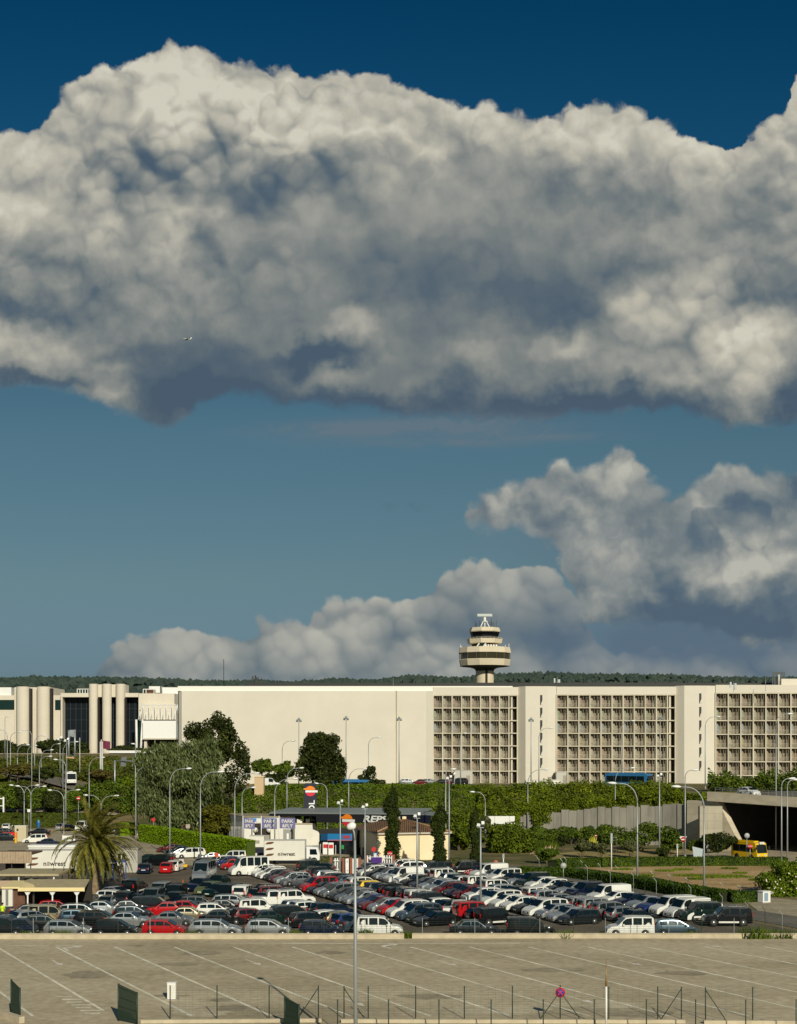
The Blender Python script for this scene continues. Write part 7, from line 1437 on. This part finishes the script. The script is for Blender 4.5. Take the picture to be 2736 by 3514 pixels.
# trees
def T(name, label, px, py, rpx, rpy, Y, n, leaf, size, seed, nb=12, base_py=None, group=None, shape='round', tr=.35, bz=None, surf=.5, sub=.42, extra=()):
    bl = lumpy(px, py, rpx, rpy, Y, nb, seed, sub)
    for e in extra: bl += lumpy(*e[:4], Y+e[4] if len(e) > 4 else Y, 5, seed+3, .5)
    x = X(px, Y); z0 = terrain(x, Y) if bz is None else bz; th_ = H-(py-HY)*Y/F-z0
    return tree(name, label, (x, Y, z0), bl, n, leaf, size, max(1.0, th_*.95), tr, group=group, seed=seed, shape=shape, surf=surf)
T('willow_tree', 'large silvery willow with drooping leaves behind the bright hedge', 625, 2710, 152, 165, 256, 52000, lf_silver, .42, 31, 26, shape='hang', tr=.6, sub=.36, extra=((560, 2620, 80, 75), (700, 2600, 60, 80), (555, 2770, 75, 85), (690, 2780, 80, 80)))
T('dark_tree', 'tall dark tree rising behind the willow against the blank wall', 745, 2540, 72, 88, 280, 12000, lf_dark, .55, 41, 16, tr=.5, extra=((755, 2480, 36, 36), (680, 2520, 50, 40), (800, 2560, 40, 60), (840, 2620, 30, 66), (810, 2690, 55, 60), (838, 2596, 30, 46)))
T('dark_tree', 'broad dark tree before the blank wall left of the petrol pylon', 1100, 2625, 80, 96, 284, 15000, lf_dark, .55, 51, 18, tr=.45, extra=((1085, 2548, 40, 34), (1130, 2560, 42, 40), (1155, 2640, 32, 50), (1055, 2630, 35, 45)))
T('round_tree', 'small round tree right of the willow group', 900, 2628, 33, 34, 285, 2600, lf_mid, .5, 61, 8, tr=.18, group='small trees before the blank wall')
T('round_tree', 'low bushy tree left of the broad dark tree', 975, 2640, 36, 30, 285, 2600, lf_mid, .5, 62, 8, tr=.2, group='small trees before the blank wall')
T('round_tree', 'dark low tree behind the beige hut', 945, 2680, 50, 30, 282, 2800, lf_dark, .5, 63, 8, tr=.2, group='small trees before the blank wall')
T('conifer_tree', 'ragged pointed conifer above the long blue coach', 1272, 2662, 26, 44, 296, 2600, lf_dark, .45, 64, 7, tr=.2, extra=((1300, 2690, 22, 16), (1245, 2680, 22, 20)))
T('pine_tree', 'bushy bright green pine right of the second cypress', 1578, 2852, 62, 72, 226, 10000, lf_pine, .42, 71, 16, tr=.3, bz=0)
T('umbrella_pine', 'umbrella pine with a bare trunk right of the third cypress', 1752, 2880, 84, 56, 222, 12000, lf_pine, .40, 72, 18, tr=.28, bz=0, extra=((1740, 2850, 60, 28), (1800, 2890, 34, 30), (1700, 2900, 30, 34)))
T('olive_shrub_tree', 'grey green shrub between the third cypress and billboard', 1670, 2822, 22, 30, 228, 1500, lf_olive, .4, 73, 5, tr=.12, bz=0)
T('rusty_shrub', 'olive brown shrub below the dark trees behind the hedge', 745, 2825, 70, 58, 250, 8000, leafmat('olive_brown_leaves', (.04, .045, .004), (.115, .11, .008), (.17, .155, .014), vs=.5), .45, 74, 12, tr=.25)
T('dark_shrub', 'dark green shrub below the willow right side', 700, 2760, 95, 80, 262, 9000, lf_dark, .5, 75, 12, tr=.3)
for i, (px, py, rx, ry, lf) in enumerate(((15, 2738, 42, 50, lf_mid), (60, 2742, 44, 46, lf_dark), (125, 2740, 48, 46, lf_mid), (185, 2748, 46, 42, lf_dark), (235, 2752, 42, 40, lf_mid), (290, 2742, 46, 48, lf_mid), (345, 2725, 50, 60, lf_mid), (410, 2730, 55, 62, lf_mid), (455, 2760, 40, 60, lf_mid))):
    T('street_tree', 'dense green tree in the row behind the left hedge, %s from the left' % ord_[i], px, py, rx, ry, 306+2*(i % 3), 4200, lf, .5, 80+i, 9, tr=.2, group='tree row behind the left hedge')
for i, (px, py, rx, ry) in enumerate(((18, 2565, 42, 34), (82, 2572, 26, 26), (165, 2562, 36, 34), (200, 2560, 30, 32), (250, 2575, 46, 36), (285, 2572, 20, 36))):
    T('round_bush', 'dark round bush before the terminal columns, %s from the left' % ord_[i], px, py, rx, ry, 392, 2200, lf_dark, .7, 100+i, 7, tr=.25, group='round bushes before the terminal', bz=15)
T('round_bush', 'dark hedge bush above the bright white parapet', 440, 2572, 62, 12, 394, 1800, lf_dark, .6, 110, 8, tr=.1, bz=15)
for i, (px, py, rx, ry, lf) in enumerate(((150, 2655, 40, 26, lf_dark), (345, 2658, 46, 24, lf_rust), (400, 2690, 62, 36, lf_bright), (60, 2640, 60, 22, lf_rust), (330, 2640, 44, 26, lf_mid))):
    T('bank_bush', 'wide low bush on the left bank, %s counted from the left edge' % ord_[(1, 2, 4, 0, 3)[i]], px, py, rx, ry, 330+3*i, 3000, lf, .6, 120+i, 8, tr=.15, group='bushes on the left bank')
for i, (px, yt, yb, w, lab) in enumerate(((1346, 2700, 2975, 29, 'big dark cypress before the tiled house'), (1508, 2758, 2985, 27, 'second cypress at the right end of the house'), (1632, 2772, 2982, 21, 'third narrow cypress beside the umbrella pine'))):
    v = gr(px, yb); s = v.y/F; bl = []; rg2 = random.Random(130+i)
    for k in range(16):
        f = k/15; r_ = w*s*1.12*(.88+.14*math.sin(f*9+i)+rg2.uniform(-.07, .07))*(1 if f < .84 else ((1-f)/.16)**.7*.8+.12); zz = (yb-yt)*s*(.04+.94*f); bl.append((v.x+rg2.uniform(-.25, .25)*r_, v.y+rg2.uniform(-.2, .2), zz, r_*.82, r_*.82, (yb-yt)*s*.07))
    tree('cypress_tree', lab, tuple(v), bl, 14000, lf_cyp, .27, (yb-yt)*s*.6, .2, group='three cypresses', seed=130+i, forks=0, surf=.6)
v = at(652, 2850, 247); bl = [(v.x, 247, v.z+k*.55, .75*(1-k/9)+.1, .75*(1-k/9)+.1, .5) for k in range(9)]
tree('cypress_tree', 'small pale green cone conifer before the willow shrubs', (X(745, 252), 252, 0), [(X(745, 252), 252, 4.0+k*.75, 1.3*(1-k/11)+.15, 1.3*(1-k/11)+.15, .6) for k in range(10)], 2600, lf_cyp, .35, 6, .15, seed=140, forks=0)
# shrubs along the foot of the retaining wall
for i, (px, py, rx, ry, lf, lab) in enumerate(((1850, 2880, 60, 24, lf_mid, 'leafy shrub right of the umbrella pine'), (1930, 2885, 26, 22, lf_dark, 'round dark shrub before the retaining wall left part'), (1995, 2905, 32, 26, lf_olive, 'olive round shrub left of the yellow stalks'), (2060, 2912, 26, 20, lf_olive, 'olive round shrub right of the yellow stalks'), (2165, 2905, 28, 26, lf_olive, 'dark olive ball shrub before the tall oleanders'), (2275, 2925, 22, 18, lf_dark, 'small dark ball shrub near the white triangle sign'),
    (2110, 2870, 75, 44, lf_mid, 'tall flowering oleander before the retaining wall middle'), (2210, 2862, 70, 44, lf_mid, 'tall oleander with white flowers left of the triangle sign'), (2300, 2880, 56, 40, lf_mid, 'oleander beside the white triangle sign'), (2470, 2890, 62, 46, lf_dark, 'dark shrub mass at the underpass corner'), (2400, 2905, 34, 26, lf_mid, 'green shrub before the pale block pier'), (1880, 2930, 40, 24, lf_mid, 'tufted grass shrub under the pampas plumes'))):
    v = gr(px, min(2965, py+ry+14)); s = v.y/F; bl = lumpy(px, py, rx, ry, v.y, 7, 150+i)
    shrub('round_shrub' if rx < 35 else 'oleander_shrub', lab, bl, 3600 if rx > 35 else 2000, lf, .34, 150+i, tuple(v), group='shrubs on the right bank')
wf_ = MB(); rg3 = random.Random(4)
big = lumpy(2700, 3030, 86, 76, 158, 14, 170, .5)+lumpy(2722, 2990, 60, 46, 160, 6, 171, .5)+lumpy(2660, 3050, 40, 40, 157, 5, 172, .5)
for i, (px, w) in enumerate(((1830, 40), (1895, 42), (1960, 40), (2030, 44), (2375, 36))):
    bl = lumpy(px, 2858+6*(i % 2), w, 26, 240, 6, 190+i); shrub('oleander_shrub', 'pale green oleander at the foot of the concrete wall, %s from the left' % ord_[i], bl, 3400, lf_mid, .34, 190+i, (X(px, 240), 240, 0), group='oleanders at the wall foot', stem=1.5)
v = gr(2700, 3110); ol = shrub('oleander_shrub', 'big oleander with scattered white flowers at the right edge', big, 17000, lf_bright, .27, 175, (v.x, 158, 0), stem=1.2)
for b in big[1:]:
    for _ in range(4):
        d = Vector((rg3.gauss(0, 1), -abs(rg3.gauss(0, 1))-.4, rg3.gauss(0, 1))).normalized(); c = (b[0]-v.x+d.x*b[3]*.98, b[1]-158+d.y*b[4]*.98, b[2]+d.z*b[5]*.98); wf_.box(c[0]-.07, c[0]+.07, c[1]-.05, c[1]+.05, c[2]-.07, c[2]+.07)
wf_.build('flowers', mat('white_flowers', (.65, .6, .52), .8), ol)
# clipped hedges
def hedge(name, label, pts, hts, w, leaf, core, n, size, seed, cuts=()):
    t = thing(name, label, 'hedge', (pts[0][0], pts[0][1], terrain(*pts[0]))); o = Vector((pts[0][0], pts[0][1])); z00 = terrain(*pts[0]); rng = random.Random(seed); cm = MB(); lm = MB(); tot = sum((Vector(b)-Vector(a)).length for a, b in zip(pts, pts[1:]))
    for (a, b), ha, hb in zip(zip(pts, pts[1:]), hts, hts[1:]):
        A, B = Vector(a)-o, Vector(b)-o; d = (B-A); Ld = d.length; u = d/Ld; nr = Vector((u.y, -u.x)); nr = nr if nr.y < 0 else -nr
        za, zb = terrain(*a)-z00, terrain(*b)-z00
        cm.add([(*(A+nr*w*.42), za-.3), (*(B+nr*w*.42), zb-.3), (*(B-nr*w*.42), zb-.3), (*(A-nr*w*.42), za-.3), (*(A+nr*w*.42), za+ha*.96), (*(B+nr*w*.42), zb+hb*.96), (*(B-nr*w*.42), zb+hb*.96), (*(A-nr*w*.42), za+ha*.96)], [(0, 1, 5, 4), (1, 2, 6, 5), (2, 3, 7, 6), (3, 0, 4, 7), (4, 5, 6, 7)])
        for _ in range(int(n*Ld/tot)):
            f = rng.random(); h_ = ha+(hb-ha)*f; zz = za+(zb-za)*f
            if any(abs(f*Ld-c*Ld) < .12 for c in cuts): continue
            if rng.random() < h_/(h_+w): c = Vector((*(A+u*f*Ld+nr*(w*.5+rng.gauss(0, .04))), zz+rng.uniform(0, h_))); nn = Vector((nr.x, nr.y, .3))
            else: c = Vector((*(A+u*f*Ld+nr*rng.uniform(-.5, .5)*w), zz+h_+rng.gauss(0, .05))); nn = Vector((0, 0, 1))
            nn = (nn+Vector((rng.gauss(0, .55), rng.gauss(0, .55), rng.gauss(0, .55)))).normalized(); aa = nn.orthogonal().normalized(); bb = nn.cross(aa); s = size*rng.uniform(.6, 1.3)
            lm.add([c-aa*s*.5, c-bb*s*.4, c+aa*s*.5, c+bb*s*.4], [(0, 1, 2, 3)])
    cm.build('core', core, t); lm.build('foliage', leaf, t); return t
hc = mat('hedge_core', (.05, .08, .004), .95); hcd = mat('dull_hedge_core', (.015, .022, .003), .95)
def GP(px, py): v = gr(px, py); return (v.x, v.y)
hedge('clipped_hedge', 'long bright green clipped hedge left of the car wash', [GP(490, 2888), GP(580, 2903), GP(688, 2924)], [3.0, 3.0, 3.0], 1.6, lf_hedge, hc, 9000, .26, 200)
hedge('clipped_hedge', 'right section of the bright clipped hedge ending at the white truck', [GP(690, 2924), GP(800, 2945), GP(862, 2958)], [3.0, 3.1, 3.1], 1.6, lf_hedge, hc, 8000, .26, 201)
hedge('clipped_hedge', 'short bright hedge right of the palm crown', [GP(405, 2868), GP(468, 2866)], [2.3, 2.3], 3.0, lf_hedge, hc, 3000, .28, 202)
hedge('clipped_hedge', 'long dull green hedge behind the far left car park', [(X(-40, 291), 291), (X(150, 290), 290), (X(330, 291), 291)], [2.9, 2.9, 2.8], 1.6, lf_hedge_d, hcd, 9000, .30, 203)
hedge('low_hedge', 'dark low hedge along the far edge of the soil island', [GP(1895, 2985), GP(1960, 2976), GP(2300, 2972), GP(2700, 2970)], [1.25, 1.2, 1.2, 1.1], 1.6, lf_cyp if False else leafmat('low_hedge_leaves', (.02, .042, .003), (.065, .105, .004), (.11, .155, .008), vs=.8), hcd, 9000, .26, 204)
hedge('low_hedge', 'dark low ivy hedge along the near edge of the soil island', [GP(1780, 3000), GP(1960, 3008), GP(2100, 3030), GP(2230, 3052), GP(2360, 3077), GP(2500, 3094), GP(2625, 3092)], [.9, .95, 1.1, 1.15, 1.2, 1.1, .9], 2.4, leafmat('ivy_leaves', (.016, .038, .003), (.05, .09, .004), (.10, .14, .008), vs=.7), hcd, 13000, .26, 205)
hedge('low_hedge', 'brown low hedge below the blue banner of the petrol shop', [GP(1100, 2962), GP(1205, 2966)], [.9, .9], 1.0, lf_olive, hcd, 1500, .25, 208)
hedge('low_hedge', 'low brownish hedge block between the house and the pine', [GP(1405, 2982), GP(1480, 2984)], [1.1, 1.1], 1.2, lf_olive, hcd, 1500, .25, 206)
hedge('low_hedge', 'clipped brownish hedge block right of the second cypress', [GP(1548, 2980), GP(1614, 2982)], [1.4, 1.4], 1.2, lf_olive, hcd, 1800, .25, 207)
# weeds along the low wall, tufts on the island
def tufts(name, spots, leaf, n, size, kind='stuff'):
    rng = random.Random(77); mb = MB()
    for (x, y, r_, h_) in spots:
        for _ in range(n):
            a = rng.uniform(0, 6.28); q = rng.random()**.5*r_; c = Vector((x+math.cos(a)*q, y+math.sin(a)*q*.7, 0)); d = Vector((rng.gauss(0, .35), rng.gauss(0, .35), 1)).normalized()*h_*rng.uniform(.4, 1); b = Vector((rng.gauss(0, 1), rng.gauss(0, 1), 0)).normalized()*size*.5
            mb.add([c-b, c+b, c+d], [(0, 1, 2)])
    return mb.build(name, leaf, kind=kind)
tufts('weeds', [(X(px, YW+.7), YW+.7, r_, h_) for px, r_, h_ in ((95, .7, .8), (212, .8, .9), (655, .8, .8), (880, .6, .7), (660, .5, .6), (1015, .6, .9), (910, .5, .5), (1255, .6, 1.0), (1400, .7, .8), (1545, .7, .5), (1620, .8, .5), (1940, 1.0, .9), (1996, .6, .6), (2060, .7, .6), (2370, .7, .8), (2590, 1.6, 1.5), (2640, 1.5, 1.0), (2690, 1.3, .9), (2560, 1.0, .8), (1350, .6, .6))], lf_mid, 260, .10)
tufts('island_grass', [(*G2(px, py), r_, .35) for px, py, r_ in ((2285, 2990, 1.6), (2345, 2986, 1.4), (2480, 3008, 3.2), (2520, 3010, 2.6), (2440, 3010, 2.4), (2360, 3006, 2.0), (2210, 3006, 1.6), (2540, 2998, 1.0), (2390, 3018, 1.2), (2140, 2985, 1.5), (2600, 3022, 1.2), (2505, 2982, 1.2))], lf_bright, 500, .10)
tufts('pampas_reeds', [(X(px, 222), 222, 1.4, 2.4) for px in (1815, 1840, 1862, 1885)], lf_mid, 420, .10)
t = thing('pampas_grass', 'clump of pinkish pampas grass plumes right of the umbrella pine', 'ornamental grass', (X(1850, 219), 219, 0)); pl = MB(); sm_ = MB(); rg4 = random.Random(12)
for i in range(24):
    px = 1812+i*3.8; v = at(px, interp(px, [(1812, 2935), (1860, 2912), (1905, 2908)])+rg4.uniform(-6, 6), 219); b = (v.x-X(1850, 219), rg4.uniform(-.8, .8), v.z-.9); lean = rg4.uniform(.1, .35)
    sm_.tube([(b[0]-.3, b[1], 0), b], .02, 4); pl.tube([b, (b[0]+lean*.5, b[1], b[2]+.5), (b[0]+lean, b[1], b[2]+1.05)], [.05, .13, .02], 6)
pl.build('plumes', mat('pampas_plume', (.42, .30, .19), .95), t); sm_.build('stalks', bark_pale, t)
t = thing('yellow_stalks', 'cluster of tall yellow cactus stalks before the retaining wall', 'cactus', (X(2035, 228), 228, 0)); sk_ = MB()
for i in range(9):
    px = 2016+i*4.6+rg4.uniform(-2, 2); v = at(px, 2858+abs(i-5)*5+rg4.uniform(0, 10), 228); x = v.x-X(2035, 228); sk_.tube([(x*.6, 0, 1.0), (x*.85, 0, v.z*.6), (x, 0, v.z)], [.12, .11, .05], 6)
sk_.build('stalks', mat('yellow_stalk', (.40, .38, .03), .8), t); MB().tube([(0, 0, 0), (0, 0, 1.4)], .1, 6).build('stem', bark_pale, t)
for i, px in enumerate((2183, 2196, 2285)):
    t = thing('yellow_stalks', 'thin yellow green stalks beside the tall oleanders, %s group' % ord_[i], 'cactus', (X(px, 226), 226, 0), group='thin stalk groups'); sk_ = MB()
    for k in range(4): sk_.tube([(k*.3-.4, 0, 0), (k*.33-.5, 0, rg4.uniform(2.4, 4.2))], [.07, .03], 5)
    sk_.build('stalks', mat('green_yellow_stalk', (.22, .24, .05), .8), t)
# ---------------------------------------------------------------- palm
def palm():
    v = gr(325, 3076); s = v.y/F; t = thing('palm_tree', 'windblown date palm standing among the parked cars at the left', 'palm', tuple(v)); rng = random.Random(2)
    ht = (3076-2893)*s; tk = MB()
    pr = []
    for i in range(30):
        f = i/29; r_ = .62-.25*f**.6+(.09 if i % 2 else 0)+(.16*max(0, f-.75)/.25); pr.append((0+.10*math.sin(f*2), 0, f*ht, r_))
    tk.tube([p[:3] for p in pr], [p[3] for p in pr], 14); tk.build('trunk', mat('palm_bark', (.15, .105, .06), .95, col2=(.27, .20, .12), vs=2.2, bump=.5), t)
    cr = MB(); top = Vector((.1, 0, ht+.1)); fronds = []
    def frond(az, el, L_, droop, wind, name='frond'):
        m = MB(); n_ = 16; p = top.copy(); d = Vector((math.cos(az)*math.cos(el), math.sin(az)*math.cos(el), math.sin(el))); pts = [p.copy()]
        for i in range(n_):
            d = (d+Vector((wind*.045, 0, -droop*(.03+.012*i)))).normalized(); p = p+d*L_/n_; pts.append(p.copy())
        m.tube(pts, [.05*(1-i/(n_+1))+.01 for i in range(n_+1)], 5)
        for i in range(2, n_+1):
            dd = (pts[i]-pts[i-1]).normalized(); side = dd.cross(Vector((0, 0, 1)))
            side = side.normalized() if side.length > .1 else Vector((1, 0, 0)); up = side.cross(dd)
            ll = .85*math.sin(math.pi*min(1, (i/(n_+1))*.8+.22))**.7
            for k in range(5):
                q = pts[i-1].lerp(pts[i], k/5)
                for sg in (1, -1):
                    dr = (side*sg*.75+dd*.85+up*rng.uniform(-.05, .35)+Vector((wind*.25, 0, -.30))+Vector((rng.gauss(0, .08),)*3)).normalized(); e = q+dr*ll*rng.uniform(.8, 1.1); w_ = dd*.055
                    m.add([q-w_, q+w_, e], [(0, 1, 2)])
        return m
    for i in range(110):
        u = i/109; el = R(82)-R(118)*u**.85+rng.gauss(0, .06); az = i*2.39996+rng.gauss(0, .12); wind = .9
        frond(az, el, rng.uniform(5.3, 6.6)*(1 if u < .75 else .80), .45+1.35*u, wind*(.7 if u > .6 else 1.3)).build('frond', frond_m, t)
palm()
# ---------------------------------------------------------------- people
skin = mat('skin', (.35, .19, .12), .6)
def person(px, pyb, label, shirt, trousers, hair=(.02, .015, .01), head=0, armdx=.0, h=1.74):
    v = gr(px, pyb); t = thing('person', label, 'person', tuple(v), head); me = bpy.data.meshes.new('body'); k = h/1.74
    J = {'pelvis': (0, 0, .95), 'chest': (0, 0, 1.3), 'neck': (0, 0, 1.49), 'head': (0, -.01, 1.64), 'top': (0, 0, 1.71), 'lh': (.1, 0, .90), 'lk': (.12, -.03, .50), 'la': (.12, .02, .08), 'lt': (.13, -.16, .04), 'rh': (-.1, 0, .90), 'rk': (-.13, .03, .50), 'ra': (-.14, .08, .08), 'rt': (-.15, -.10, .04), 'ls': (.19, 0, 1.42), 'le': (.25, .03, 1.14), 'lw': (.24+armdx, -.10, .90), 'lf': (.24+armdx, -.15, .82), 'rs': (-.19, 0, 1.42), 're': (-.25, .04, 1.14), 'rw': (-.24, -.06, .90), 'rf': (-.24, -.10, .82)}
    Rr = dict(pelvis=.15, chest=.16, neck=.06, head=.10, top=.07, lh=.10, lk=.065, la=.045, lt=.035, rh=.10, rk=.065, ra=.045, rt=.035, ls=.07, le=.048, lw=.034, lf=.03, rs=.07, re=.048, rw=.034, rf=.03)
    E_ = [('pelvis', 'chest'), ('chest', 'neck'), ('neck', 'head'), ('head', 'top'), ('pelvis', 'lh'), ('lh', 'lk'), ('lk', 'la'), ('la', 'lt'), ('pelvis', 'rh'), ('rh', 'rk'), ('rk', 'ra'), ('ra', 'rt'), ('chest', 'ls'), ('ls', 'le'), ('le', 'lw'), ('lw', 'lf'), ('chest', 'rs'), ('rs', 're'), ('re', 'rw'), ('rw', 'rf')]
    ks = list(J); me.from_pydata([tuple(c*k for c in J[q]) for q in ks], [(ks.index(a), ks.index(b)) for a, b in E_], []); o = bpy.data.objects.new('tmp', me); COL.objects.link(o)
    sk = o.modifiers.new('skin', 'SKIN'); su = o.modifiers.new('sub', 'SUBSURF'); su.levels = 1
    for q, sv in zip(ks, me.skin_vertices[0].data): sv.radius = (Rr[q]*k, Rr[q]*k*.8); sv.use_root = q == 'pelvis'
    bpy.context.view_layer.update(); m2 = bpy.data.meshes.new_from_object(o.evaluated_get(bpy.context.evaluated_depsgraph_get())); bpy.data.objects.remove(o); m2.name = 'body'
    for m_ in (skin, shirt, trousers, rubber): m2.materials.append(m_)
    for p in m2.polygons:
        z = p.center.z/k; x = abs(p.center.x)/k; p.use_smooth = True
        p.material_index = 0 if z > 1.47 or (x > .2 and z < 1.12) else (1 if z > .93 else (2 if z > .10 else 3))
    b = bpy.data.objects.new('body', m2); COL.objects.link(b); b.parent = t
    hr = MB(); hr.lathe([(.02, 1.60*k), (.112, 1.62*k), (.118, 1.70*k), (.08, 1.765*k), (.02, 1.78*k)], 12, 0, .02, smooth=True); hr.build('hair', mat('hair', hair, .8), t)
    return t
cl = lambda n, c: mat(n, c, .85)
person(8, 3160, 'person in a bright yellow vest standing at the kiosk', hivis, cl('dark_trousers', (.03, .03, .035)))
person(386, 3026, 'person in dark clothes under the blue shelter, left of two', cl('dark_shirt', (.03, .035, .05)), cl('jeans', (.03, .04, .07)), head=.6)
person(410, 3026, 'person in dark clothes under the blue shelter, right of two', cl('brown_shirt', (.06, .04, .03)), cl('grey_trousers', (.06, .06, .06)), head=-.5)
person(362, 3034, 'person in black clothes just right of the palm trunk', cl('black_shirt', (.015, .015, .018)), cl('black_trousers', (.015, .015, .015)))
# ---------------------------------------------------------------- airliner
v = at(642, 1163, 2600.0); t = thing('airliner', 'tiny white airliner flying in front of the big cloud', 'aeroplane', tuple(v), R(25)); t.scale = (.62, .62, .62); 
fu = MB(); fu.lathe([(.1, -13), (1.2, -11), (1.75, -7), (1.8, 6), (1.3, 10), (.35, 14)], 18, smooth=True); f_ = fu.build('fuselage', mat('aircraft_grey', (.40, .40, .37), .6), t); f_.rotation_euler = (0, R(-90), 0)
MB().add([(-1, 0, -.8), (4, 0, -.8), (-4, -14, .5), (-6, -14, .5), (-4, 14, .5), (-6, 14, .5), (-1, 0, -1.1), (4, 0, -1.1)], [(0, 1, 2, 3), (0, 5, 4, 1), (6, 7, 2, 3), (6, 5, 4, 7)]).build('wings', steel, t).rotation_euler = (0, 0, math.pi)
MB().extr([(9.5, 1), (13, 1.4), (14.5, 6.5), (12.6, 6.5)], (0, -.15, 0), (1, 0, 0), (0, 0, 1), (0, .3, 0)).build('tail_fin', white_p, t); MB().box(11.5, 13.5, -5, 5, .7, .9).build('tailplane', white_p, t)
for sg in (1, -1): MB().tube([(-3.5, sg*5, -1.6), (0, sg*5, -1.6)], .95, 12).build('engine', dark_m, t)
